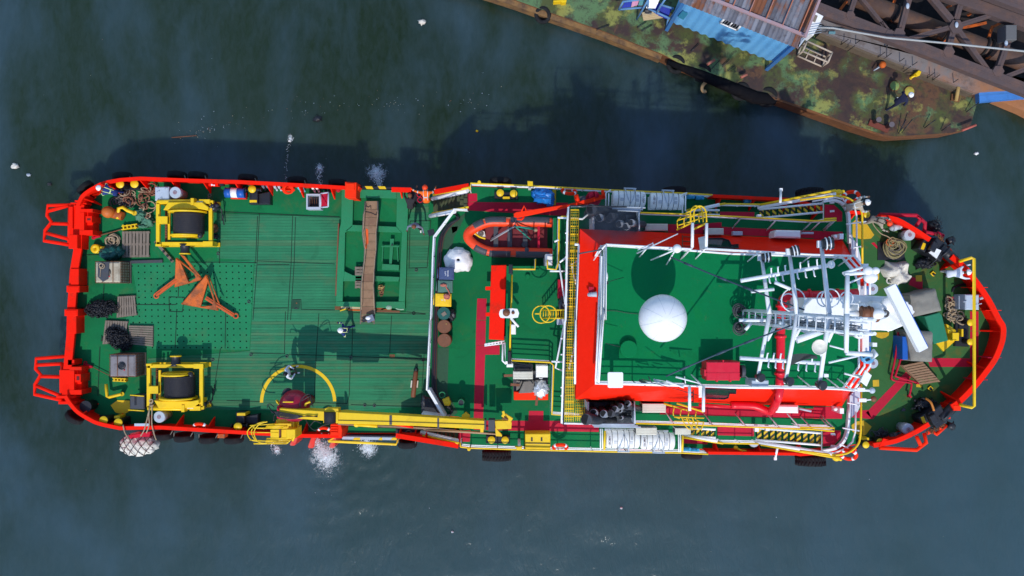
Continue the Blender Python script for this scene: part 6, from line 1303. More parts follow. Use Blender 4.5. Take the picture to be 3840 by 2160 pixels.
for fn, x, y, x2, y2, lab in ((I, 375, 108, 418, 98, 'yellow lifebuoy light on the landing rail beside the bending man'), (J, 352, 1340, 392, 1352, 'yellow lifebuoy light on the landing rail near the large tyre')):
    b = MB(); b.ell(fn(x, y, ZB + .8), (.16, .13, .14)); b.ell(fn(x2, y2, ZB + .85), (.07, .07, .07)); b.cyl(fn(x, y, ZB + .7), fn(x2, y2, ZB + .8), .05); one(b, 'marker_light', YEL, lab, 'light', fn(x, y, ZB))
# liferaft canisters in white cradles
def raft(fn, x0, y0, x1, y1, lab, txt, flip):
    z = ZU + 1.0; p, q_ = fn(x0, y0, z), fn(x1, y1, z); c = (p + q_) / 2; Lr, r_ = abs(q_.x - p.x), abs(p.y - q_.y) / 2 * .98; rz = -.04 if not flip else -.02
    t = thing('liferaft_canister', lab, 'liferaft', (c.x, c.y, ZU), 'white liferaft canisters'); d = V((math.cos(rz), math.sin(rz), 0)); b = MB(); h = Lr / 2
    prof = [(-h, r_ * .72), (-h + .02, r_ * .86), (-h + .07, r_ * .97), (-h * .3, r_), (h * .3, r_), (h - .07, r_ * .97), (h - .02, r_ * .86), (h, r_ * .72)]
    b.tube([c + d * a for a, _ in prof], [r for _, r in prof], 32); part(b, 'canister', WHITE2, t)
    b = MB()
    for k in (-.66, -.33, .06, .36, .66): b.tor(c + d * h * k, r_ * 1.005, .011, d, 32, 5)
    part(b, 'strap', BLACK, t)
    b = MB(); s = -1 if flip else 1; up = V((0, .55 * s, .85)).normalized(); e0 = c + V((0, r_ * 1.02 * s, .25))
    for u in (-.16, .18): b.tube([c + d * h * (.05) + V((0, -r_ * .75 * s, r_ * .72)), c + d * (h * .05 + u * .7) + V((0, 0, r_ * 1.04)), c + d * (u * 1.25) + V((0, r_ * s, .42)), c + d * (u * 1.25) + V((0, r_ * 1.18 * s, .35)), c + d * u * 1.25 + V((0, r_ * 1.18 * s, -.9))], .022, 6)
    b.tube([c + d * -.26 + V((0, r_ * 1.2 * s, .35)), c + d * .28 + V((0, r_ * 1.2 * s, .35))], .035, 8); part(b, 'lashing_frame', LGREY, t)
    b = MB()
    for u in (-.45, .45): b.box(c + d * h * u + V((0, 0, -.62)), (.1, r_ * 1.7, .5))
    b.box(c + V((0, 0, -.93)), (Lr * .9, r_ * 1.6, .08)); part(b, 'cradle', WHITE, t)
    tc = c + d * h * (.82 if txt > 0 else -.8); 
    letter('canister_lettering', '77-3EH' if not flip else 'SECIRM', .13, tc + V((0, 0, r_ * 1.0)), math.radians(-90 if txt > 0 else 90), paint('lettering_dark', (.10, .05, .06), None, .2, .6), t)
    for u, v, w_ in ((-.45, -.2, .16), (.45, -.22, .16), (.5, .3, .1)): b = MB(); a = math.asin(v); nn = V((0, v, math.cos(a))); b.box(c + d * h * u + nn * (r_ + .004), (w_, .14, .004), rz, 0, -a); part(b, 'canister_label', paint('faded_print', (.45, .47, .50), (.7, .7, .7), .7, .5, 9), t)
raft(G, 118, 196, 438, 352, 'white liferaft canister between the red davit and its twin', 1, 0); raft(G, 482, 216, 805, 380, 'white liferaft canister in front of the yellow ladder hoops', -1, 0)
raft(H, 52, 1172, 380, 1350, 'white liferaft canister on the side of the yellow storage chest', -1, 1); raft(H, 388, 1190, 718, 1360, 'white liferaft canister partly under a beige air conditioner', -1, 1)
for fn, pts in ((G, [(55, 340), (58, 215), (105, 185)]), (G, [(82, 340), (85, 220)]), (G, [(800, 410), (805, 225), (845, 215)]), (G, [(828, 390), (830, 225)]), (H, [(5, 1160), (5, 1370)]), (H, [(22, 1160), (25, 1350)]), (H, [(762, 1200), (765, 1385)]), (H, [(780, 1210), (782, 1385)])): rail_lines('raft_guard_rail', WHITE, [Z(fn, pts, ZU + 1.3)], .03)
for fn, a, b_ in ((H, (48, 1180), (42, 1362)), (H, (803, 1225), (798, 1380))): rail_lines('raft_guard_rail', YEL, [Z(fn, [a, b_], ZU + 1.3)], .05)
# air conditioners
def aircon(fn, x0, y0, x1, y1, z, h, lab, fan=1):
    t = thing('air_conditioner', lab, 'air conditioner', (fn((x0 + x1) / 2, (y0 + y1) / 2, z + h).x, fn((x0 + x1) / 2, (y0 + y1) / 2, z + h).y, z), 'outdoor air conditioner units'); b = MB(); b.rect(fn, x0, y0, x1, y1, z + .05, z + h, 0, .02)
    for k in range(4): yy = y0 + (y1 - y0) * (k + 1) / 5; b.tube([fn(x0 + 5, yy, z + h), fn(x1 - 5, yy, z + h)], .008, 4)
    part(b, 'casing', BEIGE, t); b = MB(); c = wloc(t); w = abs(fn(x1, y1, z + h).x - fn(x0, y0, z + h).x); b.box(c + V((-w / 2 - .003, 0, h * .55)), (.02, .2, h * .7)); b.box(c + V((0, abs(fn(0, y1, z + h).y - fn(0, y0, z + h).y) / 2 + .003, h * .5)), (w * .95, .012, h * .8)); part(b, 'grille', BLACK, t)
    b = MB()
    for s in (-.35, .35): b.box(c + V((s * w, 0, .02)), (.06, .3, .06))
    part(b, 'bracket', DGREY, t); return t
aircon(H, 412, 915, 640, 1003, ZB, .75, 'beige air conditioner beside the red wheelhouse wall'); aircon(H, 350, 1150, 552, 1220, ZU + 1.5, .6, 'beige air conditioner hanging over the liferaft'); aircon(H, 730, 1155, 882, 1215, ZU + 1.2, .6, 'beige air conditioner at the foot of the striped stairs'); 
aircon(F, 968, 604, 1160, 678, ZU + 1.6, .5, 'beige air conditioner on the cluttered orange platform'); aircon(G, 440, 515, 658, 582, ZB, .5, 'grey slatted air conditioner in shade by the exhaust pipes'); aircon(G, 1025, 558, 1200, 622, ZB, .5, 'grey air conditioner in shade beside the wheelhouse window')
for fn, pts, lab in ((G, [(1698, 600), (1715, 575), (1950, 580), (1950, 655), (1695, 648)], 'white fibreglass locker on the shaded bridge deck'), (H, [(1700, 1000), (1730, 930), (1928, 935), (1928, 1010), (1720, 1005)], 'white fibreglass locker on the sunlit bridge deck')):
    b = MB(); z = ZB + .8; b.prism(Z(fn, pts, z), ZB, z, 0, .06); b.tube([fn(pts[2][0] + 5, (pts[2][1] + pts[3][1]) / 2 - 10, ZB + .6), fn(pts[2][0] + 120, (pts[2][1] + pts[3][1]) / 2 + (-12 if fn is G else 15), ZB + .6)], .05, 8, 1); one(b, 'deck_locker', [WHITE2, LGREY], lab, 'locker', fn(*pts[0], ZB), 'white lockers beside the wheelhouse')
b = MB(); b.rect(G, 1290, 588, 1385, 628, ZB, ZB + .25, 0, .02); one(b, 'deck_box', LGREY, 'small grey box on the shaded bridge deck', 'box', G(1335, 608, ZB))
for fn, x, y, lab in ((I, 362, 540, 'small white bell housing on the shaded bridge wing'), (J, 365, 868, 'small white bell housing on the sunlit bridge wing')):
    b = MB(); b.box(fn(x, y, ZB + .5), (.16, .22, .9)); b.ell(fn(x - 20, y - 5, ZB + .9), (.08, .08, .08)); one(b, 'pedestal_repeater', WHITE2, lab, 'instrument', fn(x, y, ZB))
# cluttered orange platform
b = MB(); b.rect(F, 975, 800, 1308, 880, ZU, ZU + .9, 0, .02); b.rect(F, 968, 600, 1308, 800, ZU, ZU + .6, 1); one(b, 'cargo_skid', [REDB, DGREY], 'orange red skid piled with discarded equipment', 'skid', F(1140, 760, ZU))
b = MB(); b.rect(F, 975, 540, 1160, 602, ZU + .5, ZU + 1.2, 0, .02); b.rect(F, 985, 560, 1150, 598, ZU + 1.2, ZU + 1.22, 1); one(b, 'scrap_unit', [DGREY, BLACK], 'dark scrapped window unit on the orange skid', 'machine', F(1065, 570, ZU + .5))
b = MB(); b.rect(F, 1190, 548, 1306, 660, ZU + .6, ZU + 1.5, 0, .02); b.tube(Z(F, [(1222, 662), (1225, 672), (1250, 672), (1252, 662)], ZU + 1.5), .015, 5); one(b, 'cooler_box', WHITE2, 'white square cooler box on the orange skid', 'box', F(1248, 604, ZU + .6))
b = MB(); b.ell(F(1235, 770, ZU + .95), (.36, .34, .3), 0, 30, 16, .4, 2.2, 2, flat=-.2); one(b, 'foil_bag', paint('silver_foil', (.70, .71, .73), (.40, .41, .43), .6, .25, 3, metal=.5, bmp=.5), 'crumpled silver bag on the orange skid', 'bag', F(1235, 770, ZU + .7))
b = MB(); b.prism(Z(F, [(1070, 700), (1165, 690), (1180, 760), (1150, 810), (1020, 815), (1050, 750)], ZU + 1.0), ZU + .6, ZU + 1.0, 0, .02); b.prism(Z(F, [(1000, 690), (1060, 700), (1040, 760), (1000, 790)], ZU + .85), ZU + .6, ZU + .85); b.tube(smooth(Z(F, [(1030, 720), (1060, 680), (1130, 690), (1160, 720)], ZU + 1.05), 4), .02, 6, 1); one(b, 'scrap_sheets', [paint('dull_sheet', (.16, .14, .12), (.28, .25, .21), .7, .7, 4), BLACK], 'bent dull metal sheets on the orange skid', 'scrap', F(1100, 750, ZU + .6))
for a, c_, lab in (((880, 645), (968, 640), 'dark plank sticking out beside the beige air conditioner'), ((945, 730), (1030, 735), 'dark plank sticking out beside the scrap sheets'), ((1203, 830), (1193, 930), 'red brown plank leaning off the orange skid')):
    b = MB(); p, q_ = F(*a, ZU + .95), F(*c_, ZU + .85); d = q_ - p; b.box((p + q_) / 2, (d.length, .11, .05), math.atan2(d.y, d.x)); one(b, 'wooden_plank', BROWN, lab, 'plank', (p + q_) / 2)
b = MB(); b.tube(smooth(Z(F, [(955, 515), (1060, 530), (1130, 545), (1160, 590), (1140, 560), (1125, 520)], ZU + 1.4), 4), .022, 6); one(b, 'cable', DGREY, 'grey cable draped over the dark scrapped unit', 'cable', F(1060, 530, ZU + 1.4))
# deck camera, lamps and ladder near the casing
t = thing('searchlight', 'white searchlight with a long arm beside the red casing', 'searchlight', E(930, 1390, ZB)); b = MB(); z = ZB + 1.3
b.prism(smooth(Z(E, [(832, 1390), (845, 1350), (900, 1342), (1010, 1342), (1015, 1425), (900, 1430), (845, 1425), (832, 1390)], z), 2)[:-1], z - .12, z); part(b, 'housing', WHITE, t)
b = MB(); b.lathe(E(903, 1378, z), [(.15, 0), (.15, .1), (.11, .18), (0, .2)], 18); b.ell(E(968, 1378, z), (.07, .07, .12)); part(b, 'lamp_head', BROWN, t); b = MB(); b.tube([F(945, 85, z - .1), F(1020, 168, z - .2)], .05, 8); b.cyl(E(930, 1390, ZB), E(930, 1390, z), .06); part(b, 'arm', WHITE, t)
b = MB(); b.rect(F, 947, 147, 995, 243, ZB, ZB + .5, 0, .02); one(b, 'junction_box', WHITE2, 'white upright box beside the yellow rail of the deckhouse', 'box', F(970, 195, ZB))
for fn, x0, y0, x1, y1, z, lab in ((E, 925, 910, 965, 1000, ZB + 1.4, 'black speaker box at the end of the yellow rail, beside the casing'), (F, 916, 408, 950, 530, ZB + 1.2, 'black speaker box at the foot of the yellow rail, by the white bracket')):
    b = MB(); b.rect(fn, x0, y0, x1, y1, z - .5, z, 0, .03); b.cyl(fn((x0 + x1) / 2, (y0 + y1) / 2, ZB), fn((x0 + x1) / 2, (y0 + y1) / 2, z - .5), .04); one(b, 'speaker_box', BLACK, lab, 'speaker', fn((x0 + x1) / 2, (y0 + y1) / 2, ZB))
b = MB()
for dy in (0, 24): b.tube(Z(F, [(690, 340 + dy * .6), (885, 305 + dy)], ZU + 2.0), .03, 6)
for k in range(6): b.box(F(705 + k * 30, 343 - k * 5, ZU + 2.0), (.05, .12, .05))
b.tube(Z(F, [(868, 320), (865, 500), (900, 530)], ZU + 2.0), .04, 6); b.tube(Z(F, [(890, 320), (905, 530)], ZU + 2.0), .05, 6); b.rect(F, 905, 532, 968, 562, ZU, ZU + 2.0, 0, .02); one(b, 'folding_ladder', WHITE, 'white folded ladder bracket below the red casing', 'ladder', F(880, 420, ZU))
b = MB(); b.rect(E, 1285, 808, 1350, 920, ZU, ZB + .3, 0, .02); one(b, 'ventilation_box', WHITE2, 'white ventilation box beside the stern of the rescue boat', 'vent', E(1318, 864, ZU))
b = MB(); b.rect(E, 1405, 1055, 1470, 1240, ZB, ZB + .6, 0, .02); b.rect(F, 1395, 88, 1470, 150, ZB, ZB + .6, 1, .02); b.ell(E(1440, 1290, ZB + .5), (.15, .3, .3), 2, 14, 8, .5, 4, 3); one(b, 'pump_unit', [CRIM, LGREY, DGREY], 'crimson pump unit half under the yellow catwalk', 'pump', E(1435, 1150, ZB))
b = MB(); p = E(1110, 1025, ZB + .05); b.lathe((p.x, p.y, ZB), [(.10, 0), (.10, .12), (.08, .14)], 16); one(b, 'deck_plug', GUP, 'small round green vent cap on the deckhouse top', 'vent', p)
b = MB(); p = F(893, 273, ZB - .1); b.lathe((p.x, p.y, ZU), [(.06, 0), (.06, 2.3)], 12); one(b, 'pipe_stub', BLACK, 'black pipe stub at the corner of the red casing', 'pipe', (p.x, p.y, ZU))
b = MB(); c = onplane(E, 1725, 1195, outer[0].lerp(outer[12], .5) + V((0, 0, .1)), (outer[12] - outer[0]).cross(roof[0] - outer[0]).normalized() * -1); b.tube([c, c + V((-.1, -.03, .15)), c + V((.14, -.02, .2)), c + V((.2, -.02, .2))], [.06, .08, .10, .11], 14); b.box(c + V((0, .12, .05)), (.2, .3, .08), 0, 1); one(b, 'horn_speaker', [LGREY, CRIM], 'grey horn loudspeaker on the red aft wall of the wheelhouse', 'loudspeaker', c)
# roof: radome, flat antennas, whip aerials
t = thing('satellite_dome', 'large white satellite dome on the green wheelhouse roof', 'satellite dome', (0, 0, 0)); zc_ = ZR + 2.0; c = G(609, 1432, zc_); t.location = (c.x, c.y, ZR); rr = .88
b = MB(); prof = []
for i in range(17): a = math.pi * (i / 16 - .5); prof.append((rr * math.cos(a) * (1 if a > -.9 else 1), rr * math.sin(a)))
b.lathe(c, [(max(r, 0.0), z) for r, z in prof], 48); part(b, 'dome', paint('dome_white', (.80, .81, .83), (.66, .67, .68), .4, .28, .8), t)
b = MB(); b.lathe((c.x, c.y, ZR), [(.35, 0), (.35, .05), (.16, .08), (.16, 1.0), (.5, 1.25), (.5, 1.3)], 22); part(b, 'pedestal', WHITE, t)
b = MB(); b.tor(c - V((0, 0, .28)), rr * .955, .012, n=48, k=5)
for k in range(8): a = k * math.pi / 4 + .3; b.tube([c + V((math.cos(a) * rr * math.cos(t), math.sin(a) * rr * math.cos(t), rr * math.sin(t))) for t in [i * .17 for i in range(1, 9)]], .0045, 4)
part(b, 'dome_seam', LGREY, t)
b = MB(); z = ZR + 1.2; p = H(150, 686, z); w = (H(225, 610, z) - H(75, 762, z)); hw, hh = abs(w.x) / 2, abs(w.y) / 2
pts = []
for sx_, sy_ in ((1, 1), (-1, 1), (-1, -1), (1, -1)):
    for k in range(4): a = {(1, 1): 0, (-1, 1): 1, (-1, -1): 2, (1, -1): 3}[(sx_, sy_)] * math.pi / 2 + k * math.pi / 6; pts.append(p + V((sx_ * (hw - .06) + .06 * math.cos(a), sy_ * (hh - .06) + .06 * math.sin(a), 0)))
b.prism(pts, z - .06, z, 0, .01); b.cyl((p.x, p.y, ZR), (p.x, p.y, z - .06), .07, n=14); one(b, 'panel_antenna', WHITE2, 'white flat square antenna on the aft corner of the roof', 'antenna', (p.x, p.y, ZR))
b = MB(); z = 9.8; b.prism(Z(N, [(1745, 785), (1828, 855), (1762, 998), (1678, 930)], z), z - .08, z, 0, .015); p = N(1750, 890, z); b.cyl((p.x, p.y, 8.0), (p.x, p.y, z - .08), .06); one(b, 'panel_antenna', WHITE2, 'white flat antenna tilted over the front of the wheelhouse', 'antenna', (p.x, p.y, 8.0))
t = thing('dish_antenna', 'cream dome antenna on the mast over the bow side of the roof', 'antenna', N(1150, 490, 15.8)); b = MB(); c = N(1150, 488, 16.3); R_ = .235
b.lathe(c, [(R_ * .5, -.2), (R_ * .9, -.08), (R_, 0), (R_ * .94, .03), (R_ * .93, .015), (0, .07)], 36); part(b, 'dish', paint('cream_dish', (.72, .69, .58), (.55, .52, .42), .4, .4, 3), t); b = MB(); b.tube([c - V((0, 0, .15)), N(1190, 640, 15.4)], .04); part(b, 'bracket', MASTG, t)
t = thing('ball_antenna', 'white ball antenna on a tripod by the shaded roof rail', 'antenna', G(748, 755, ZR + 1.6)); b = MB(); b.ell(G(748, 757, ZR + 1.6), (.165, .165, .165), 0, 24, 16); part(b, 'ball', WHITE2, t); b = MB()
for x, y in ((495, 868), (645, 910)): b.tube([G(735, 765, ZR + 1.5), G(x, y, ZR + .05)], .03, 6)
b.tube([G(748, 757, ZR), G(748, 757, ZR + 1.45)], .04, 8); part(b, 'tripod', WHITE, t)
def whip(fn, a, b_, z0, z1, r, lab, m=MASTG, extra=()):
    x = MB(); x.tube([fn(*a, z0), fn(*b_, z1)], [r, r * .5], 8); 
    for e in extra: x.tube([fn(*e[0], z1 - .3), fn(*e[1], z1 - .3)], .018, 6)
    return one(x, 'whip_aerial', m, lab, 'aerial', fn(*a, z0), 'whip aerials on the wheelhouse roof')
whip(G, (360, 800), (755, 612), ZR + .6, ZR + 2.2, .035, 'long grey aerial lying across the shaded rail beside the ball antenna', LGREY, [((365, 770), (510, 705)), ((510, 695), (520, 730))])
whip(H, (735, 655), (970, 720), ZR + 1.2, ZR + 1.4, .04, 'white aerial with a round tip beside the red equipment locker', WHITE, [((735, 655), (738, 662)), ((820, 650), (830, 720))])
whip(H, (640, 695), (815, 762), ZR + 1.0, ZR + 1.1, .05, 'white aerial with dark tip leaning over the sunlit red wall', WHITE)
whip(H, (380, 690), (500, 735), ZR + .8, ZR + 1.0, .05, 'dark wired aerial base on the sunlit rail, near the flat square antenna', DGREY, [((390, 700), (440, 740)), ((400, 680), (500, 700)), ((470, 650), (500, 710))])
whip(H, (520, 680), (640, 730), ZR + .8, ZR + 1.0, .04, 'grey wired aerial base on the sunlit rail, in the middle', LGREY, [((530, 700), (600, 740)), ((540, 680), (640, 700))])
for p, lab in ((G(62, 1030, ZR + .6), 'white lifebuoy shaped fitting on the aft roof rail'),): b = MB(); b.ell(p, (.06, .2, .2)); b.box(p + V((0, -.25, .1)), (.12, .08, .12), 0, 1); one(b, 'rail_fitting', [WHITE2, BLACK], lab, 'fitting', p)
def wire(pts, lab, r=.012, m=BLACK, name='wire'): b = MB(); b.tube(pts, r, 5); return one(b, name, m, lab, 'wire', pts[0])
wire(smooth(Z(H, [(50, 15), (150, 15), (260, 35), (375, 45)], ZR + .05), 4), 'thin black cable on the roof running to the satellite dome'); wire(Z(H, [(55, 330), (200, 365)], ZR + .9), 'thin wire from the aft roof rail to the roof manhole'); wire([G(70, 1080, ZR + .9), G(230, 1035, ZR + .3)], 'thin wire from the aft roof rail above the dome'); wire(Z(E, [(1605, 805), (1830, 765)], ZR + 1.3), 'dark cable spanning the red aft wall by the catwalk', .03, DGREY)
wire([H(500, 710, ZR + 1.5), H(945, 830, ZR + .5)], 'thin dark stay slanting over the sunlit red wall', .012)
# radar scanner
t = thing('radar_scanner', 'long white radar scanner with a blue edge over the bow', 'radar', I(1000, 1150, 12.0)); zs = 12.6; p, q_ = I(868, 1018, zs), J(1185, 290, zs); c = (p + q_) / 2; d = (q_ - p); ang = math.atan2(d.y, d.x); b = MB()
b.box(c, (d.length, .34, .24), ang); part(b, 'scanner_bar', WHITE, t); b = MB(); nrm = V((-math.sin(ang), math.cos(ang), 0)); b.box(c + nrm * .19, (d.length * .97, .035, .2), ang); part(b, 'scanner_window', BLUE, t)
b = MB(); pc = I(1005, 1240, 12.2); b.box((pc.x - .05, pc.y - .1, 11.9), (.7, .6, .55), ang + .4); b.cyl((pc.x, pc.y, 12.1), (pc.x, pc.y, 12.5), .18, n=18); b.ell(I(865, 1190, 12.1), (.28, .30, .2)); part(b, 'scanner_gearbox', WHITE, t); b = MB(); b.tube([I(960, 1130, 11.4), I(1090, 1285, 11.3), J(850, 110, 11.2)], .03); part(b, 'guard_rail', WHITE, t)
# crane
cr = thing('deck_crane', 'long yellow deck crane stowed along the bulwark', 'crane', Q(400, 620, ZM)); zb = ZM + 3.9
b = MB(); p = Q(405, 560, zb - .8); b.lathe((p.x, p.y, ZM), [(.26, 0), (.26, 2.6)], 24); part(b, 'pedestal', MAROON, cr)
b = MB(); pp = Q(405, 520, zb - .5); b.ell((pp.x, pp.y, zb - .8), (.68, .72, .6), 0, 28, 16); b.prism([(pp.x - .6, pp.y - .55, 0), (pp.x + .6, pp.y - .55, 0), (pp.x + .55, pp.y + .1, 0), (pp.x - .55, pp.y + .1, 0)], zb - 1.2, zb - .5); part(b, 'slewing_house', MAROON, cr)
b = MB(); y_ = 450; b.rect(Q, 250, 440, 410, 455, zb - .2, zb - .12); one_ = part(b, 'house_marking', YEL, cr)
def beam(pts_top, z0, z1, name, m=YEL): b = MB(); b.prism(Z(Q, pts_top, z1), z0, z1, 0, .015); return part(b, name, m, cr)
boom = beam([(200, 545), (890, 590), (885, 735), (200, 680)], zb - .75, zb, 'boom'); 
b = MB(); b.prism([Q(1112, 602, zb), Q(2070, 650, zb), F(690, 1080, zb), F(690, 1165, zb), F(0, 1130, zb), Q(1105, 780, zb)], zb - .55, zb, 0, .015); part(b, 'boom', YEL, cr)
b = MB(); b.prism([Q(1105, 605, zb - .6), Q(1200, 600, zb - .6), Q(1560, 640, zb - .6), Q(1540, 700, zb - .6), Q(1105, 700, zb - .6)], zb - 1.3, zb - .56); b.prism([Q(830, 600, zb - .5), Q(1105, 612, zb - .5), Q(1105, 700, zb - .5), Q(830, 690, zb - .5)], zb - 1.2, zb - .45); part(b, 'boom_knuckle', YEL, cr)
b = MB(); b.rect(Q, 905, 548, 1112, 600, zb - .5, zb + .02); b.rect(Q, 1075, 600, 1108, 775, zb - .5, zb + .05); b.rect(Q, 880, 600, 890, 770, zb - .5, zb + .05); part(b, 'winch_bracket', YEL, cr)
b = MB(); b.tube([Q(983, 600, zb - .05), Q(983, 765, zb - .05)], .255, 24)
for k in range(12): b.tor(Q(983, 605 + k * 14, zb - .05), .258, .012, (0, 1, 0), 24, 5)
part(b, 'winch_drum', ROPEB, cr)
b = MB()
for fn, x0, y0, x1, y1 in ((Q, 1905, 655, 1945, 800), (F, 232, 1058, 250, 1160), (F, 688, 1075, 705, 1170), (F, 728, 1075, 790, 1185)): b.rect(fn, x0, y0, x1, y1, zb - .6, zb + .02, 0)
part(b, 'boom_clamp', DGREY, cr)
b = MB(); b.prism(Z(F, [(792, 1085), (935, 1082), (955, 1100), (950, 1160), (800, 1165)], zb - .1), zb - .5, zb - .1); b.prism(Z(F, [(795, 1150), (860, 1220), (860, 1235), (800, 1230)], zb - .3), zb - .5, zb - .3); b.rect(F, 650, 1150, 680, 1195, zb - .5, zb - .3); part(b, 'boom_head', YEL, cr); b = MB(); b.box(F(910, 1045, zb), (.48, .18, .2), -.55); b.box(F(880, 1020, zb + .1), (.1, .3, .12), .3); part(b, 'hook_cradle', YEL, cr)
b = MB(); b.tube([F(885, 1030, zb + .1), F(890, 1060, zb + .2), F(930, 1070, zb)], .05, 6); b.cyl(F(880, 1050, zb), F(880, 1065, zb), .1); part(b, 'hook_block', BROWN, cr)
b = MB(); b.tube([D(1080, 1112, zb - .6), D(2070, 1165, zb - .6), F(100, 1165, zb - .6), F(650, 1198, zb - .6), F(830, 1212, zb - .6)], [.045, .06, .06, .05, .04], 8); part(b, 'jib_ram', paint('tan_pipe', (.36, .22, .13), None, .5, .6), cr)
b = MB(); b.tube([Q(1400, 800, zb - .4), Q(1720, 820, zb - .4)], .07, 10); b.ell(Q(1395, 800, zb - .4), (.13, .1, .1)); b.tube([Q(1960, 790, zb - .4), F(0, 1145, zb - .5)], .05, 8, 1); islands(b, 'hydraulic_ram', [YEL, RED], cr)
b = MB()
for k in range(7):
    y0 = 590 + k * 14; b.tube(smooth(Z(Q, [(20 + k * 9, 490 + k * 20), (90 + k * 5, 590 + k * 5), (200, y0 + 10), (420, y0 + 50 - k * 3), (620, 670 - k * 2), (790, 660 + k * 3)], zb + .08), 4), .018, 5)
for pts in ([(590, 690), (680, 840), (760, 880), (870, 810), (980, 790)], [(680, 810), (720, 760), (760, 740), (850, 780)], [(10, 540), (15, 490), (60, 480), (120, 530)], [(110, 740), (115, 660), (140, 640)], [(520, 540), (520, 440), (600, 340), (670, 330), (690, 420), (720, 520)], [(540, 430), (640, 370), (670, 360)]): b.tube(smooth(Z(Q, pts, zb - .2), 4), .02, 5)
b.tube([Q(900, 725, zb + .02), Q(1900, 750, zb + .03), F(690, 1120, zb + .03)], .012, 5); part(b, 'hydraulic_hose', BLACK, cr)
b = MB(); b.tube(smooth(Z(Q, [(600, 510), (610, 470), (680, 440)], zb - .3), 3), .05, 8); b.cyl(Q(165, 450, zb - .8), Q(180, 440, zb - .8), .12, n=12); b.cyl(Q(330, 300, zb - 1), Q(320, 310, zb - .8), .22, m=1); b.rect(Q, 160, 510, 200, 585, zb - .9, zb - .2, 2); b.rect(Q, 160, 660, 400, 700, zb - .9, zb - .3, 2); part(b, 'boom_bracket', [YEL, BLACK, CRIM], cr)
b = MB(); zp_ = ZM + 2.9
for y0, y1, x0, x1 in ((815, 850, 0, 320), (1010, 1090, 0, 400)):
    for k in range(4): b.tube(Z(Q, [(x0 - k * 8, y0 + (y1 - y0) * k / 3), (x1 - k * 30, y0 + (y1 - y0) * k / 3)], zp_), .03, 6)
    b.tube(Z(Q, [(x1, y0), (x1 - 90, y1)], zp_), .03, 6); b.tube(Z(Q, [(x0 - 200, y1), (x0, y1)], zp_), .035, 6)
b.rect(Q, 405, 700, 425, 870, zp_ - .1, zp_ + .3); b.tube(Z(Q, [(490, 720), (480, 880), (400, 1050)], zp_ + .2), .04, 6); b.rect(Q, 130, 780, 400, 820, zp_ - .15, zp_); b.rect(Q, 190, 860, 215, 1000, zp_ - .2, zp_ - .05, 1); part(b, 'operator_platform', [YEL, BROWN], cr); b = MB(); pr = F(508, 1085, zb - .6); b.prism([(pr.x - .14, pr.y - .14, 0), (pr.x + .14, pr.y - .14, 0), (pr.x + .14, pr.y + .14, 0), (pr.x - .14, pr.y + .14, 0)], ZU, zb - .62); b.prism(Z(F, [(470, 1030), (510, 1000), (545, 1030), (545, 1060), (470, 1060)], zb - .4), zb - .62, zb - .4); part(b, 'boom_rest', YEL, cr)
b = MB(); b.rect(Q, 302, 868, 442, 1012, zp_ - .3, zp_ + .8, 0, .02); part(b, 'control_box', YEL, cr)
b = MB()
for xc, yc, r1, z in ((350, 1185, 95, zp_ - .1), (310, 1195, 85, zp_ - .6), (375, 1195, 105, zp_ + .3)): b.tube(smooth(Z(D, [(xc + 20, yc - r1), (xc - 60, yc - r1 * .75), (xc - 110, yc), (xc - 70, yc + r1 * .85), (xc + 20, yc + r1)], z), 5), .026, 6)
for dy in (-85, 0, 90): b.tube(Z(D, [(225, 1195 + dy * .8), (500, 1195 + dy)], zp_ + .1), .022, 6)
part(b, 'ladder_cage', YEL, cr)
b = MB(); b.box(D(560, 1190, ZM + .9), (.8, .5, 1.7)); b.rect(D, 480, 1075, 600, 1160, ZM + 1.0, zp_ - .2, 0); part(b, 'platform_support', YEL, cr)
# items hanging on or near the crane foot
bag(D, 1940, 940, ZM + .5, (.24, .4, .3), 'tangle of dark cable and rags under the white guard plate', DGREY, .7, 'cable_tangle', 'cable'); b = MB(); b.ell(D(1970, 960, ZM + .9), (.06, .06, .05)); one(b, 'cap', BLUE, 'small blue rag on the dark cable tangle', 'rag', D(1970, 960, ZM + .8))
b = MB(); b.rect(D, 1920, 870, 2060, 1010, ZU - .3, ZU - .25); b.tube(Z(D, [(1960, 880), (2060, 1010)], ZU), .03); one(b, 'folded_panel', BLACK, 'black folded panel at the foot of the white guard plate', 'panel', D(1990, 940, ZM))
b = MB(); c = F(325, 890, ZU + .5); b.box(c, (.3, .3, .25), .4); b.tor(F(280, 830, ZU + .5), .13, .025, n=18, k=6, m=1); b.ell(c + V((.05, -.1, .1)), (.14, .1, .1)); one(b, 'valve_box', [YEL, GREENM], 'yellow valve box with a green ring under the hoses', 'valve', c)
b = MB(); b.prism(Z(E, [(1755, 215), (1900, 230), (1925, 290), (1905, 305), (1750, 300)], ZM + 1) if False else Z(D, [(1640, 1165), (1860, 1170), (1860, 1240), (1640, 1240)], ZM + .4), ZM, ZM + .4); b.tor(D(1765, 1205, ZM + .45), .14, .03, n=16, k=6, m=1); b.tube(Z(D, [(1700, 1195), (1830, 1215)], ZM + .45), .025, 6, 1); one(b, 'valve_chest', [BLACK, ROPEG], 'black chest with a greyish valve wheel under the crane boom', 'valve', D(1750, 1205, ZM))
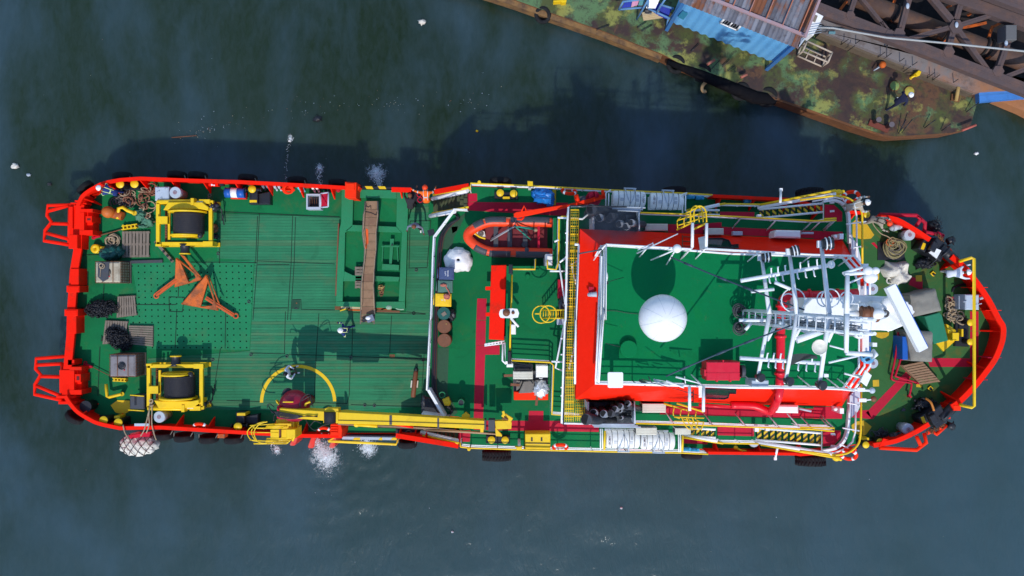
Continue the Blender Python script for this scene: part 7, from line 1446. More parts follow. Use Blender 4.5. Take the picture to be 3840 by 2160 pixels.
b = MB(); b.prism(Z(C, [(1755, 205), (1900, 215), (1925, 240), (1920, 310), (1870, 320), (1760, 250)], ZM + .5), ZM, ZM + .5); b.tor(C(1868, 232, ZM + .55), .10, .025, n=16, k=6, m=1); b.tor(C(1878, 282, ZM + .55), .12, .025, n=16, k=6, m=1); one(b, 'valve_chest', [BLACK, CRIM], 'black chest with crimson valve wheels beside the man in orange', 'valve', C(1860, 260, ZM))
for fn, x, y, lab in ((G, 870, 250, 'small blue pump by the liferafts on the shaded side, larger end'), (G, 960, 258, 'small blue pump by the red bulwark on the shaded side'), (H, 835, 1365, 'small blue pump at the end of the sunlit liferafts'), (H, 915, 1372, 'small blue pump behind the red bulwark on the sunlit side'), (G, 1428, 290, 'blue valve cap alone along the shaded bulwark')):
    b = MB(); c = fn(x, y, ZU + .35); b.cyl(c - V((.15, 0, 0)), c + V((.12, 0, 0)), .12, n=16); b.box(c + V((.16, 0, 0)), (.1, .2, .2)); b.box(c - V((0, 0, .2)), (.3, .2, .2), 0, 1); one(b, 'small_pump', [paint('pump_blue', (.03, .30, .52), None, .3, .45), DGREY], lab, 'pump', c - V((0, 0, .35)), 'small blue pumps')
b = MB(); b.tube(Z(H, [(1315, 1345), (1400, 1382)], ZU + .6), .05, 8); b.ell(H(1318, 1342, ZU + .6), (.10, .09, .09)); b.ell(H(1400, 1385, ZU + .6), (.12, .11, .1)); b.tor(H(1402, 1388, ZU + .68), .07, .015, n=12, k=5, m=1); one(b, 'hydrant', [YEL, BROWN], 'yellow hydrant behind the sunlit red bulwark', 'hydrant', H(1360, 1365, ZU))
b = MB(); b.lathe(H(1500, 1290, ZU + .9), [(.24, -.9), (.24, -.1), (.2, 0)], 20); one(b, 'vent_drum', LGREY, 'grey round vent half under the striped stair on the sunlit side', 'vent', H(1500, 1290, ZU))
for a, b_, lab in ((G(1755, 185, ZB + .4), G(1750, 305, ZB + 1), 'white boom pole sticking out over the shaded side'), (H(1700, 1449, ZU + .8), H(1722, 1345, ZU + 1.2), 'white boom pole sticking out over the sunlit side')):
    x = MB(); x.tube([a, b_], .05, 8); x.box(a, (.12, .12, .1)); one(x, 'boom_pole', WHITE, lab, 'pole', b_)
for x, y in ((1540, 440), (1640, 460)): b = MB(); b.box(G(x, y, ZB + .4), (.16, .1, .2)); part(b, 'stair_lamp', WHITE)
for x, y in ((1515, 1165), (1620, 1158)): b = MB(); b.box(H(x, y, ZB + .4), (.16, .16, .2)); part(b, 'stair_lamp', WHITE)
# cargo net bag hanging over the side
t = thing('cargo_net_bag', 'white sacks in a dark cargo net hanging outside the bulwark', 'net bag', B(1100, 1310, .2)); c = B(1100, 1300, 1.2); b = MB(); b.ell(c, (.92, .55, .62), 0, 40, 22, .16, 1.6, 5)
for k in range(9): a = k * .7; b.ell(c + V((math.cos(a) * .55, math.sin(a) * .28 - .05, .22)), (.36, .26, .3), 0, 20, 12, .2, 2, k)
part(b, 'sacks', CREAM, t); b = MB()
def onbag(u, v): d = V((math.cos(v) * math.sin(u), -math.cos(v) * math.cos(u) * .0 + math.sin(v), 0)); return d
for k in range(-6, 7):
    for fam in (0, 1):
        pts = []
        for i in range(15):
            s_ = (i / 14 - .5) * 2; x = (k / 6 * 1.1 + (s_ * .45 if fam else -s_ * .45)); y = s_ * .62
            rr2 = (x / 1.0) ** 2 + (y / .62) ** 2
            if rr2 < 1.0: pts.append(c + V((x * .98, y * .98 - .03, .08 + .62 * math.sqrt(1 - rr2) + .03 * math.sin(x * 9 + y * 7))))
        if len(pts) > 2 and k % 2 == 0: b.tube(pts, .016, 5)
part(b, 'net', paint('dark_net_rope', (.05, .03, .025), (.10, .03, .02), .6, .8, 9), t)
b = MB()
for pts in ([(1200, 905), (1190, 960), (1165, 1080), (1140, 1170), (1105, 1230)], [(1215, 890), (1215, 1000), (1215, 1120), (1240, 1220), (1258, 1270)], [(1195, 920), (1185, 1030), (1190, 1120), (1160, 1200)], [(935, 1120), (950, 1190), (985, 1250)]): b.tube(smooth(Z(B, pts, 2.9), 3), .028, 6)
b.tor(B(1208, 890, 2.9), .08, .03, n=12, k=6); b.tor(B(1212, 930, 2.9), .07, .03, (0, 1, .3), 12, 6); part(b, 'hanging_rope', ROPE, t)
b = MB(); b.prism(Z(B, [(985, 1225), (1200, 1190), (1190, 1235), (1100, 1240), (1010, 1260)], 1.75), 1.5, 1.75); part(b, 'red_cloth', CRIM, t); b = MB(); b.box(B(1120, 1120, 2.85), (.7, .12, .05)); part(b, 'grey_batten', LGREY, t)
# tyre fenders along the hull
def tyre(p, R_, w, ax, lab, tread=0, grp='tyre fenders hung along the hull', mats=None):
    t = thing('tyre_fender', lab, 'tyre', p, grp); d = V(ax).normalized(); b = MB()
    prof = [(R_ * .58, -w * .4), (R_ * .75, -w * .5), (R_ * .93, -w * .48), (R_, -w * .3), (R_, w * .3), (R_ * .93, w * .48), (R_ * .75, w * .5), (R_ * .58, w * .4), (R_ * .55, 0), (R_ * .58, -w * .4)]
    b.lathe(p, prof, 36, 0, d); part(b, 'tyre', mats or RUBBER, t)
    if tread:
        b = MB(); Rm = V((0, 0, 1)).rotation_difference(d).to_matrix()
        for k in range(26):
            a = k * 6.283 / 26
            for s in (-1, 1): b.tube([V(p) + Rm @ V((R_ * 1.0 * math.cos(a), R_ * 1.0 * math.sin(a), 0.02 * s)), V(p) + Rm @ V((R_ * 1.01 * math.cos(a + .12), R_ * 1.01 * math.sin(a + .12), w * .45 * s))], .035, 4)
        part(b, 'tread', RUBBER, t)
    return t
def hang(t, a, b_): x = MB(); x.tube(a if isinstance(a, list) else [a, b_], .025, 6); part(x, 'hanging_chain', ROPEG, t)
for fn, x, y, lab in ((B, 1330, 1220, 'dark tyre fender next to the cargo net'), (B, 1525, 1238, 'tyre fender second from the cargo net'), (B, 1768, 1252, 'tyre fender on the stern side of the small orange plate'), (B, 2010, 1255, 'tyre fender on the crane side of the small orange plate'), (D, 1755, 1300, 'tyre fender under the end of the yellow gate bar')):
    p = fn(x, y, 1.4); t = tyre(p, .47, .32, (0, 1, .12), lab); hang(t, fn(x - 95, y - 40, 2.7), p + V((-.4, .05, .2))); hang(t, fn(x + 85, y - 40, 2.7), p + V((.4, .05, .2)))
b = MB(); b.rect(B, 1850, 1208, 1918, 1250, 1.9, 2.4, 0, .02); one(b, 'hull_plate', RUSTO, 'small orange plate between two tyre fenders', 'plate', B(1885, 1230, 1.9))
for fn, x, y, lab in ((A, 930, 52, 'tyre fender at the stern corner of the shaded side'), (A, 1460, 40, 'tyre fender second from the stern on the shaded side'), (A, 1660, 46, 'tyre fender third from the stern on the shaded side'), (C, 205, 70, 'tyre fender opposite the yellow topped bollard'), (C, 685, 92, 'tyre fender opposite the cyan boots'), (C, 1080, 118, 'tyre fender beside the red gate post')):
    t = tyre(fn(x, y + 8, 1.2), .46, .30, (-.12 if x == 930 else 0, 1, -.12), lab); hang(t, fn(x + 80, y + 30, 2.7), fn(x + 70, y + 5, 1.5))
p = B(465, 1045, 1.3); tyre(p, .45, .28, (-.62, -.75, -.1), 'tyre fender on the rounded stern corner beside the black post'); p = A(570, 165, 1.2); tyre(p, .42, .26, (-.7, .7, .1), 'dark tyre fender on the rounded stern corner on the shaded side')
t = tyre(E(845, 112, 3.2), .52, .28, (0, 1, -.15), 'tyre fender with a red hub opposite the twin yellow bollards'); b = MB(); p = E(810, 105, 3.3); b.box(p, (.25, .12, .3)); part(b, 'hub_patch', RED, t)
tyre(G(720, 205, 2.4), .56, .34, (0, 1, -.1), 'dark tyre fender outside the second shaded liferaft'); tyre(I(95, 130, 2.6), .62, .45, (0, 1, -.15), 'big dark tyre fender outside the shaded stair landing', 1)
tyre(F(808, 1415, 2.4), .66, .5, (0, -1, .1), 'big treaded tyre fender below the twin yellow bollards', 1); tyre(J(100, 1360, 2.6), .66, .5, (0, -1, .1), 'big treaded tyre fender below the sunlit stair landing', 1); tyre(H(890, 1410, 1.5), .5, .3, (0, -1, 0), 'half hidden tyre fender below the small blue pumps')
# ------------------------------------------------------------------ bow gear
def windlass(fn, s, lab, cloth):
    t = thing('anchor_windlass', lab, 'windlass', fn(1290, 680 if s > 0 else 880, ZU), 'black anchor windlasses at the bow')
    def W(x, y, z): return fn(x, y if s > 0 else 1600 - y, z)
    b = MB(); b.prism([W(1205, 555, ZU + .7), W(1270, 595, ZU + .7), W(1215, 690, ZU + .7), W(1150, 650, ZU + .7)], ZU, ZU + .7, 0, .03); b.prism([W(1195, 595, ZU + .72), W(1225, 605, ZU + .72), W(1200, 665, ZU + .72), W(1172, 655, ZU + .72)], ZU + .7, ZU + .72, 1); part(b, 'motor_housing', [BLACK, YEL], t)
    b = MB(); b.prism([W(1330, 545, ZU + .9), W(1440, 620, ZU + .9), W(1370, 780, ZU + .9), W(1245, 690, ZU + .9)], ZU, ZU + .9, 0, .04); b.prism([W(1300, 580, ZU + 1.1), W(1350, 610, ZU + 1.1), W(1310, 690, ZU + 1.1), W(1260, 660, ZU + 1.1)], ZU + .9, ZU + 1.1, 0, .03); part(b, 'gear_housing', BLACK, t)
    b = MB(); b.tube([W(1360, 640, ZU + .8), W(1500, 770, ZU + .8)], .22, 18); b.tube([W(1430, 585, ZU + .6), W(1490, 560, ZU + .6)], .15, 14); b.tor(W(1400, 680, ZU + .8), .27, .05, (.7, -.6, 0), 20, 8); part(b, 'chain_drum', BLACK, t)
    b = MB()
    for k in range(14): x, y = rnd.uniform(1120, 1290), rnd.uniform(720, 840); b.tube(smooth([W(x, y, ZU + .1), W(x + rnd.uniform(-40, 40), y + rnd.uniform(-30, 30), ZU + .3), W(x + rnd.uniform(-50, 60), y + rnd.uniform(-40, 40), ZU + .35)], 3), .04, 6)
    b.ell(W(1190, 790, ZU + .15), (.35, .25, .25), 0, 18, 10, .5, 3, 2, flat=-.14); part(b, 'brake_gear', BLACK, t)
    b = MB()
    for k in range(10): b.tube(smooth([W(1430 + k * 4, 620 - k * 6, ZU + .3), W(1460, 570 - k * 3, ZU + .5), W(1490, 560 + k * 6, ZU + .1)], 3), .03, 6)
    part(b, 'anchor_chain', CHAIN, t)
    if cloth: b = MB(); b.prism([W(1310, 645, ZU + 1.0), W(1375, 670, ZU + 1.0), W(1330, 748, ZU + 1.0), W(1258, 690, ZU + 1.0)], ZU + .9, ZU + .97); part(b, 'white_plate', FOILW, t); b = MB(); b.tube(smooth([W(1380, 690, ZU + 1.0), W(1320, 760, ZU + .9), W(1250, 820, ZU + .6), W(1180, 850, ZU + .4)], 4), .03, 6); part(b, 'power_cable', BLACK, t)
    else: b = MB(); b.tube(smooth([W(1220, 840, ZU + .8), W(1270, 800, ZU + 1.0), W(1300, 720, ZU + 1.0)], 4), .05, 6); part(b, 'band_brake', paint('orange_band', (.50, .17, .02), None, .5, .6), t)
    return t
windlass(I, 1, 'black anchor windlass with a white plate on the bow', True); windlass(J, -1, 'black anchor windlass with an orange band on the bow', False)
t = thing('net_fender', 'shaggy black net fender hanging outside the red bow', 'fender', I(1280, 430, 3.9)); b = MB(); b.ell(I(1280, 440, 4.0), (.22, .30, .5), 0, 20, 14, .4, 3, 1); r2 = random.Random(21)
for k in range(120): a = r2.random() * 6.28; u = r2.random(); p = I(1280, 440, 4.0) + V((math.cos(a) * .24 * u ** .5, math.sin(a) * .33 * u ** .5, r2.uniform(-.3, .5))); b.tube([p, p + V((r2.gauss(0, .09), r2.gauss(0, .09), r2.gauss(0, .05)))], .014, 4)
part(b, 'net_strands', BLACK, t)
b = MB(); 
for k in range(18): b.tor(I(1330 + k * 3, 515 + k * 4, 4.8) + V((rnd.uniform(-.1, .1), rnd.uniform(-.1, .1), 0)), .05, .015, (rnd.random(), rnd.random(), .5), 10, 5)
one(b, 'rusty_chain', RUST, 'short rusty chain on the bow fender bar, shaded side', 'chain', I(1350, 530, 4.8)); b = MB()
for k in range(24): b.tor(J(1250 + k * 6, 1090 - k * 3, 4.8) + V((rnd.uniform(-.08, .08), rnd.uniform(-.08, .08), 0)), .06, .018, (rnd.random(), rnd.random(), .5), 10, 5)
one(b, 'rusty_chain', RUST, 'short rusty chain on the bow fender bar, sunlit side', 'chain', J(1300, 1070, 4.8))
b = MB(); zz = ZU + 2.4; b.tube([I(1550, 775, ZU + 1.1), I(1560, 772, zz - .2), I(1665, 742, zz), I(1690, 750, zz), J(1690, 835, zz), J(1668, 850, zz), J(1570, 828, zz - .2), J(1555, 820, ZU + 1.1)], .065, 12); one(b, 'pipe_arch', YEL, 'tall yellow pipe frame arching across the bow', 'frame', I(1690, 1200, ZU))
b = MB(); b.rect(I, 755, 590, 1015, 765, ZU, ZU + .06); one(b, 'rope_tray', BLACK, 'black tray under the big mottled rope coil', 'tray', I(885, 680, ZU))
b = MB(); c = I(888, 650, ZU + .06); r2 = random.Random(31)
for k in range(46):
    R_ = .15 + .34 * ((k * 7) % 46) / 46; pts = []; ox, oy = r2.uniform(-.05, .05), r2.uniform(-.05, .05); sq = r2.uniform(.8, 1.1)
    for i in range(20): a = i * 6.283 / 20; wv = 1 + .06 * math.sin(3 * a + k); pts.append(c + V((ox + R_ * wv * math.cos(a) * 1.0, oy + R_ * wv * math.sin(a) * .92 * sq, .05 + .008 * k + .03 * math.sin(2 * a + k))))
    b.tube(pts, .027, 6, 3 if k % 3 == 1 else 0, True)
for k, (x, y) in enumerate(((885, 600), (870, 590), (895, 580), (905, 610))): b.tor(I(x, y, ZU + .44 + .03 * k), .13 + .02 * k, .025, n=18, k=6, m=1 if k < 2 else 0)
b.tube(smooth(Z(I, [(905, 575), (850, 535), (790, 510), (745, 465), (715, 425)], ZU + .5) + [I(705, 400, ZU + 1.0)], 4), .022, 6, 2); one(b, 'rope_coil', [ROPEO, paint('orange_line', (.5, .10, .02), None, .5, .8), ROPE, ROPEG], 'big round coil of mottled mooring rope on the bow', 'rope', c)
def crumple(fn, out, z0, h, seed, fr=2.2, amp=.22):
    """a sheet thrown in a heap: outline from the photo, ridged folds, hanging to the deck at its rim"""
    p = [fn(x, y, z0 + h * .5) for x, y in out]; p = smooth(p + [p[0]], 4)[:-1]; c = sum(p, V()) / len(p); n_ = len(p); b = MB(); vs = []; nr = 14
    for k in range(nr + 1):
        t = k / nr
        for q_ in p:
            w = c.lerp(q_, t); s = V((w.x * fr + seed, w.y * fr, seed)); f = 1 - 2 * abs(noise.noise(s)) + .5 * (1 - 2 * abs(noise.noise(s * 2.1)))
            vs.append(V((w.x, w.y, z0 + .02 + (h * (1 - t ** 5) + amp * (f - .9) * (1 - t ** 6) if k < nr else 0))))
    b.add(vs, [(k * n_ + j, k * n_ + (j + 1) % n_, (k + 1) * n_ + (j + 1) % n_, (k + 1) * n_ + j) for k in range(nr) for j in range(n_)], 0, False); return b
b = crumple(I, [(845, 768), (940, 785), (1050, 772), (1062, 840), (1072, 900), (1102, 928), (1060, 985), (990, 995), (938, 1022), (885, 980), (890, 930), (842, 935), (795, 850), (840, 820)], ZU, .5, 3, 1.5, .26); one(b, 'crumpled_sheet', CREAM, 'crumpled cream canvas sheet on the bow deck', 'canvas', I(945, 885, ZU))
b = MB()
for k in range(3): b.tor(I(865, 965, ZU + .1 + k * .05), .10 + .02 * k, .02, (.2, .2, 1), 16, 6)
one(b, 'rope_coil', CREAM, 'small pale rope coil beside the cream canvas', 'rope', I(865, 965, ZU))
def covered(fn, top, z, lab, m, seed):
    b = MB(); p = Z(fn, top, z); n_ = 14; vs = []
    for i in range(n_ + 1):
        for j in range(n_ + 1):
            u, v = i / n_, j / n_; q_ = p[0].lerp(p[1], u).lerp(p[3].lerp(p[2], u), v); e = min(u, 1 - u, v, 1 - v); q_ = q_ + V((0, 0, -.12 * max(0, .1 - e) / .1 + .045 * noise.noise(V((u * 4 + seed, v * 4, 0))))); vs.append(q_)
    b.add(vs, [(i * (n_ + 1) + j, i * (n_ + 1) + j + 1, (i + 1) * (n_ + 1) + j + 1, (i + 1) * (n_ + 1) + j) for i in range(n_) for j in range(n_)], 0, True)
    rim = [vs[i * (n_ + 1)] for i in range(n_ + 1)] + [vs[n_ * (n_ + 1) + j] for j in range(1, n_ + 1)] + [vs[i * (n_ + 1) + n_] for i in range(n_ - 1, -1, -1)] + [vs[j] for j in range(n_ - 1, 0, -1)]
    cc = sum(rim, V()) / len(rim); lo = [V((cc.x + (r.x - cc.x) * (1.06 + .03 * math.sin(k * .9)), cc.y + (r.y - cc.y) * (1.06 + .03 * math.sin(k * .9)), ZU + .02)) for k, r in enumerate(rim)]
    m_ = len(rim); b.add(rim + lo, [(i, (i + 1) % m_, m_ + (i + 1) % m_, m_ + i) for i in range(m_)], 0, True); return one(b, 'covered_machine', m, lab, 'covered machine', V((cc.x, cc.y, ZU)), 'machines under grey tarpaulins on the bow')
covered(I, [(1080, 1105), (1325, 1042), (1385, 1255), (1110, 1318)], ZU + 1.1, 'grey tarpaulin covered machine beside the dark rope heap', GREY_T, 1); covered(J, [(1040, 110), (1305, 112), (1292, 410), (1090, 400)], ZU + 1.1, 'grey tarpaulin covered machine behind the radar scanner tip', GREY_T, 8)
b = MB(); b.rect(J, 995, 160, 1048, 385, ZU, ZU + .9, 0, .02); one(b, 'blue_barrel', BLUE, 'blue box side showing under the grey tarpaulin', 'box', J(1020, 270, ZU))
b = MB(); b.prism(Z(I, [(1210, 1310), (1355, 1270), (1380, 1300), (1440, 1545), (1300, 1580)], ZU + 1.0), ZU, ZU + 1.0, 0, .03); one(b, 'equipment_cabinet', paint('green_cabinet', (.012, .17, .085), (.01, .12, .06), .4, .5, 2), 'flat green cabinet standing between two grey covered machines', 'cabinet', I(1325, 1430, ZU))
b = MB(); b.prism(Z(J, [(1308, 205), (1440, 170), (1435, 110), (1510, 120), (1505, 205), (1395, 305)], ZU + .12), ZU, ZU + .12, 0, .01); b.prism(Z(J, [(1420, 40), (1460, 60), (1510, 100), (1505, 130), (1440, 130)], ZU + .5), ZU, ZU + .5); b.box(J(1480, 160, ZU + .35), (.3, .35, .5)); b.tube(Z(J, [(1430, 100), (1510, 105)], ZU + .6), .03); b.tube(Z(J, [(1430, 195), (1515, 195)], ZU + .6), .03); one(b, 'chain_stopper', YEL, 'yellow chain stopper beside the bow bollard', 'chain stopper', J(1440, 170, ZU))
snarl(I, [(1430, 1150), (1440, 1200), (1450, 1260), (1480, 1290), (1510, 1330), (1430, 1300), (1470, 1220)], 17, .12, .034, 'dark grey brown heap of mooring rope on the bow', [ROPEG, ROPE], 12, .16, ZU + .03)
b = MB(); b.tube(smooth(Z(I, [(1480, 1075), (1490, 1040), (1540, 1010), (1610, 995)], ZU + .05), 4), .05, 8); one(b, 'mooring_line', BLACK, 'dark line leading from the rope heap to the bow bulwark', 'rope', I(1540, 1020, ZU))
for pts, lab in (([(955, 118), (930, 330), (890, 540), (895, 575), (930, 590), (1060, 608), (1082, 630), (1060, 742)], 'long red pipe on the bow deck, outer one'), ([(988, 250), (975, 380), (930, 525), (940, 550), (1110, 600), (1130, 612)], 'long red pipe on the bow deck, inner one')):
    b = MB(); b.tube(smooth(Z(J, pts, ZU + .3), 3), .045, 8); [b.box(J(*p, ZU + .15), (.08, .08, .3)) for p in pts[1::2]]; one(b, 'fire_pipe', CRIM, lab, 'pipe', J(*pts[0], ZU), 'red pipes on the bow deck')
snarl(J, [(760, 1060), (790, 1090), (820, 1110), (740, 1110)], 12, .09, .018, 'small black coil of thin rope beside the bow bulwark', [BLACK, DGREY], 15, .06, ZU + .03)
for fn, x, y, lab in ((I, 950, 440, 'grey mooring roller in the shaded bow corner'), (J, 950, 1115, 'dark mooring roller in the sunlit bow corner')):
    b = MB(); b.tube([fn(x - 50, y + 10, ZU + .35), fn(x + 10, y, ZU + .35)], [.16, .12], 14); b.tube([fn(x + 10, y, ZU + .35), fn(x + 60, y - 8, ZU + .35)], [.14, .10], 14); b.ell(fn(x - 40, y + 10, ZU + .25), (.2, .16, .22)); one(b, 'mooring_roller', LGREY if fn is I else DGREY, lab, 'roller', fn(x, y, ZU))
b = MB(); b.tor(I(1290, 895, ZU + .06), .1, .035, n=4, k=6); b.ell(I(1300, 905, ZU + .08), (.07, .05, .04), 1); one(b, 'deck_eye', [YEL, BLACK], 'yellow square deck eye beside the man in white', 'deck eye', I(1290, 895, ZU)); b = MB(); b.tor(J(1265, 663, ZU + .06), .1, .035, n=4, k=6); b.ell(J(1268, 668, ZU + .08), (.07, .07, .04), 1); one(b, 'deck_eye', [YEL, BLACK], 'yellow square deck eye below the brown pallet', 'deck eye', J(1265, 663, ZU))
b = MB(); b.prism(Z(J, [(980, 885), (1005, 850), (1025, 870), (1020, 885)], ZU + .05), ZU, ZU + .05); one(b, 'deck_pad', DGREY, 'small dark pad eye on the open bow deck', 'pad eye', J(1005, 870, ZU))
for x, y in ((1690, 1030), (1820, 1250)): b = MB(); b.box(I(x, y, ZU + .6), (.7, .03, .9)); part(b, 'bulwark_stay', RED)
for x, y in ((1830, 358), (1700, 570)): b = MB(); b.box(J(x, y, ZU + .6), (.6, .03, .9)); part(b, 'bulwark_stay', CRIM)
# ------------------------------------------------------------------ people
def person(label, loc, face, bend=.1, stance=((-.11, .02), (.11, -.02)), arms=None, top=NAVY, legs=NAVY, shoe=BLACK, hat=None, hair=BLACK, look=.0, stripes=False, vest=None, squat=0.0, roll=0.0):
    """one skinned figure; +Y is forward. arms = ((upper, fore) left, (upper, fore) right) as direction vectors"""
    rz = math.atan2(-face[0], face[1]); vs, es, rad, mat_ = [], [], [], []
    def v(p, r, par=None, m=0):
        vs.append(V(p)); rad.append(r); mat_.append(m)
        if par is not None: es.append((par, len(vs) - 1))
        return len(vs) - 1
    hz_ = .92 - squat; s = V((math.sin(roll), math.sin(bend), math.cos(bend))).normalized(); h = V((0, -.25 * math.sin(bend), hz_))
    pel = v(h, .135, None, 1); wa = v(h + s * .18, .125, pel, 0); ch = v(h + s * .38, .15, wa, 0); nb = v(h + s * .52, .085, ch, 0)
    hd = V((s.x, math.sin(bend * .6 + look), math.cos(bend * .6 + look))).normalized(); nk = v(h + s * .58, .052, nb, 2); j = v(h + s * .58 + hd * .07 + V((0, .02, 0)), .072, nk, 2); cr = v(h + s * .58 + hd * .17, .095, j, 2); v(h + s * .58 + hd * .23, .07, cr, 2)
    fw = V((0, math.cos(bend * .6 + look), -math.sin(bend * .6 + look)))
    if arms is None: arms = (((-.15, .15, -1), (0, .5, -.9)), ((.15, .15, -1), (0, .5, -.9)))
    for sd, (ua, fa) in zip((-1, 1), arms):
        ua, fa = V(ua).normalized(), V(fa).normalized(); sh = h + s * .46 + V((sd * .185, 0, 0)); a = v(sh, .068, ch, 0); e = v(sh + ua * .28, .048, a, 0); w = v(sh + ua * .28 + fa * .24, .034, e, 0); pm = sh + ua * .28 + fa * .31; p_ = v(pm, .034, w, 2)
        side = fa.cross(V((0, 0, 1)));  side = side.normalized() if side.length > .1 else V((1, 0, 0)); dn = side.cross(fa).normalized() * -.5
        for k, ln in enumerate((.068, .078, .072, .056)):
            b = v(pm + fa * .04 + side * (k - 1.5) * .020, .010, p_, 2); m1 = v(vs[b] + fa * ln * .6, .0095, b, 2); v(vs[m1] + (fa + dn).normalized() * ln * .5, .008, m1, 2)
        t = v(pm + side * -.035 * sd - fa * .01, .011, p_, 2); v(vs[t] + (fa * .8 - side * sd * .6).normalized() * .05, .009, t, 2)
    for sd, (fx, fy) in zip((-1, 1), stance):
        hp = v(h + V((sd * .09, 0, -.05)), .098, pel, 1); ft = V((fx, fy, .085)); kn = (vs[hp] + ft) / 2 + V((0, .05 + squat * .55, 0)); k = v(kn, .068, hp, 1); an = v(ft, .048, k, 1); he = v(ft + V((0, -.02, -.045)), .042, an, 3); v(ft + V((sd * .02, .15, -.055)), .036, he, 3)
    me = bpy.data.meshes.new('skeleton'); me.from_pydata(vs, es, []); o = bpy.data.objects.new('skeleton', me); col.objects.link(o)
    o.modifiers.new('skin', 'SKIN'); sv = me.skin_vertices[0].data
    for i, r in enumerate(rad): sv[i].radius = (r, r)
    sv[0].use_root = True; su = o.modifiers.new('sub', 'SUBSURF'); su.levels = 1; su.render_levels = 1
    bpy.context.view_layer.update(); m2 = bpy.data.meshes.new_from_object(o.evaluated_get(bpy.context.evaluated_depsgraph_get())); bpy.data.objects.remove(o)
    m2.materials.clear(); [m2.materials.append(x) for x in (top, legs, SKIN, shoe)]
    for f in m2.polygons:
        c = f.center; best, bd = 0, 9
        for a, b in es:
            pa, pb = vs[a], vs[b]; d = pb - pa; t = max(0, min(1, (c - pa).dot(d) / max(d.length_squared, 1e-9))); q_ = (pa + d * t - c).length - (rad[a] + (rad[b] - rad[a]) * t)
            if q_ < bd: bd = q_; best = mat_[b] if t > .5 or mat_[b] == 2 and mat_[a] == 2 else mat_[a]
        f.material_index = best; f.use_smooth = True
    root = thing('person', label, 'person', loc, None, rz); bo = bpy.data.objects.new('body', m2); col.objects.link(bo); bo.parent = root
    def kid(mb, name, m): return mb.build(name, m, None, (0, 0, 0)) if False else setp(mb, name, m)
    def setp(mb, name, m):
        k = mb.build(name, m); k.parent = root; return k
    hc = h + s * .58 + hd * .17; b = MB()
    b.ell(hc + fw * .095 - hd * .04, (.018, .022, .025)); [b.ell(hc + V((sd * .092, 0, 0)) - hd * .03, (.016, .025, .035), 0, 10, 6) for sd in (-1, 1)]; [b.ell(hc + fw * .088 - hd * .005 + V((sd * .033, 0, 0)), (.014, .012, .01), 1, 10, 6) for sd in (-1, 1)]; b.ell(hc + fw * .088 - hd * .085, (.03, .012, .009), 2, 10, 6); setp(b, 'face', [SKIN, WHITE2, MAROON])
    b = MB(); a0 = hd.rotation_difference(V((0, 0, 1))).to_matrix()
    if hat:
        b.lathe(hc + hd * .015, [(.135, 0), (.132, .02), (.128, .05), (.105, .095), (.06, .125), (0, .132)], 20, 0, hd); b.lathe(hc + hd * .012 + fw * .07, [(.09, 0), (.085, .012), (0, .014)], 16, 0, hd); b.tube([hc + hd * .14 - fw * .1, hc + hd * .155, hc + hd * .13 + fw * .1], .016, 6); setp(b, 'helmet', hat)
    else: b.ell(hc + hd * .025 - fw * .012, (.106, .108, .10), 0, 16, 10, .1, 5); setp(b, 'hair', hair)
    if stripes:
        b = MB()
        for sd in (-1, 1): b.tube([h + s * .24 + V((sd * .09, .14, 0)), h + s * .50 + V((sd * .10, .10, .02)), h + s * .53 + V((sd * .10, -.03, .03)), h + s * .45 + V((sd * .09, -.15, 0)), h + s * .22 + V((sd * .09, -.14, 0))], .018, 5)
        b.lathe(h + s * .24, [(.142, 0), (.146, .05)], 18, 0, s)
        for sd, (ua, fa) in zip((-1, 1), arms): sh = h + s * .46 + V((sd * .185, 0, 0)); ua, fa = V(ua).normalized(), V(fa).normalized(); b.cyl(sh + ua * .16, sh + ua * .21, .062); b.cyl(sh + ua * .28 + fa * .12, sh + ua * .28 + fa * .16, .046)
        setp(b, 'reflective_stripes', stripes)
    if vest: b = MB(); b.lathe(h + s * .12, [(.150, 0), (.162, .2), (.165, .3), (.12, .40)], 18, 0, s); setp(b, 'vest', vest)
    return root
SILV = paint('silver_strip', (.55, .60, .62), None, .2, .4)
person('man in blue coverall and white helmet bending over mooring ropes at the stern', A(915, 225, ZM), (-.75, .25), .75, ((-.12, .1), (.12, -.2)), (((-.3, .5, -.8), (.2, .6, -.6)), ((.3, .5, -.8), (-.2, .6, -.6))), hat=WHITE2, stripes=REFL)
person('man in orange coverall and orange helmet leaning on the red bulwark', C(1955, 275, ZM), (0, 1), .95, ((-.15, -.05), (.15, .0)), (((-1, .2, -.25), (-.9, .5, -.2)), ((.7, .2, -.7), (.2, .7, -.5))), ORCL, ORCL, hat=ORANGE, stripes=SILV)
person('man in dark clothes crouching by the black valve chest', C(1800, 330, ZM), (.1, 1), .8, ((-.15, .1), (.16, -.05)), (((-.4, .6, -.5), (0, .8, -.4)), ((.1, .8, -.1), (.1, 1, .1))), DKCL, DKCL, BLACK, hair=BROWN, squat=.35)
person('man in a grey shirt and dark trousers walking on the main deck', C(1858, 548, ZM), (-.1, -1), .25, ((-.14, .12), (.16, -.10)), (((-.5, .1, -.8), (-.2, .7, -.5)), ((.5, .1, -.8), (.2, .5, -.7))), GRCL, DKCL, WHITE2, hair=BROWN)
person('man in blue coverall and white helmet walking in the crane shadow', D(1195, 188, ZM), (-1, .05), .22, ((-.13, .25), (.13, -.22)), (((-.4, -.3, -.85), (-.1, .3, -.9)), ((.45, .35, -.8), (0, .7, -.6))), hat=WHITE2, stripes=REFL)
person('man in a white shirt standing on the yellow painted arc', D(655, 592, ZM), (.95, .2), .12, ((-.15, .12), (.15, .12)), (((-.45, .35, -.75), (.7, .6, -.3)), ((.45, .35, -.75), (-.7, .6, -.3))), WHCL, BLACK, WHITE2, hair=BLACK)
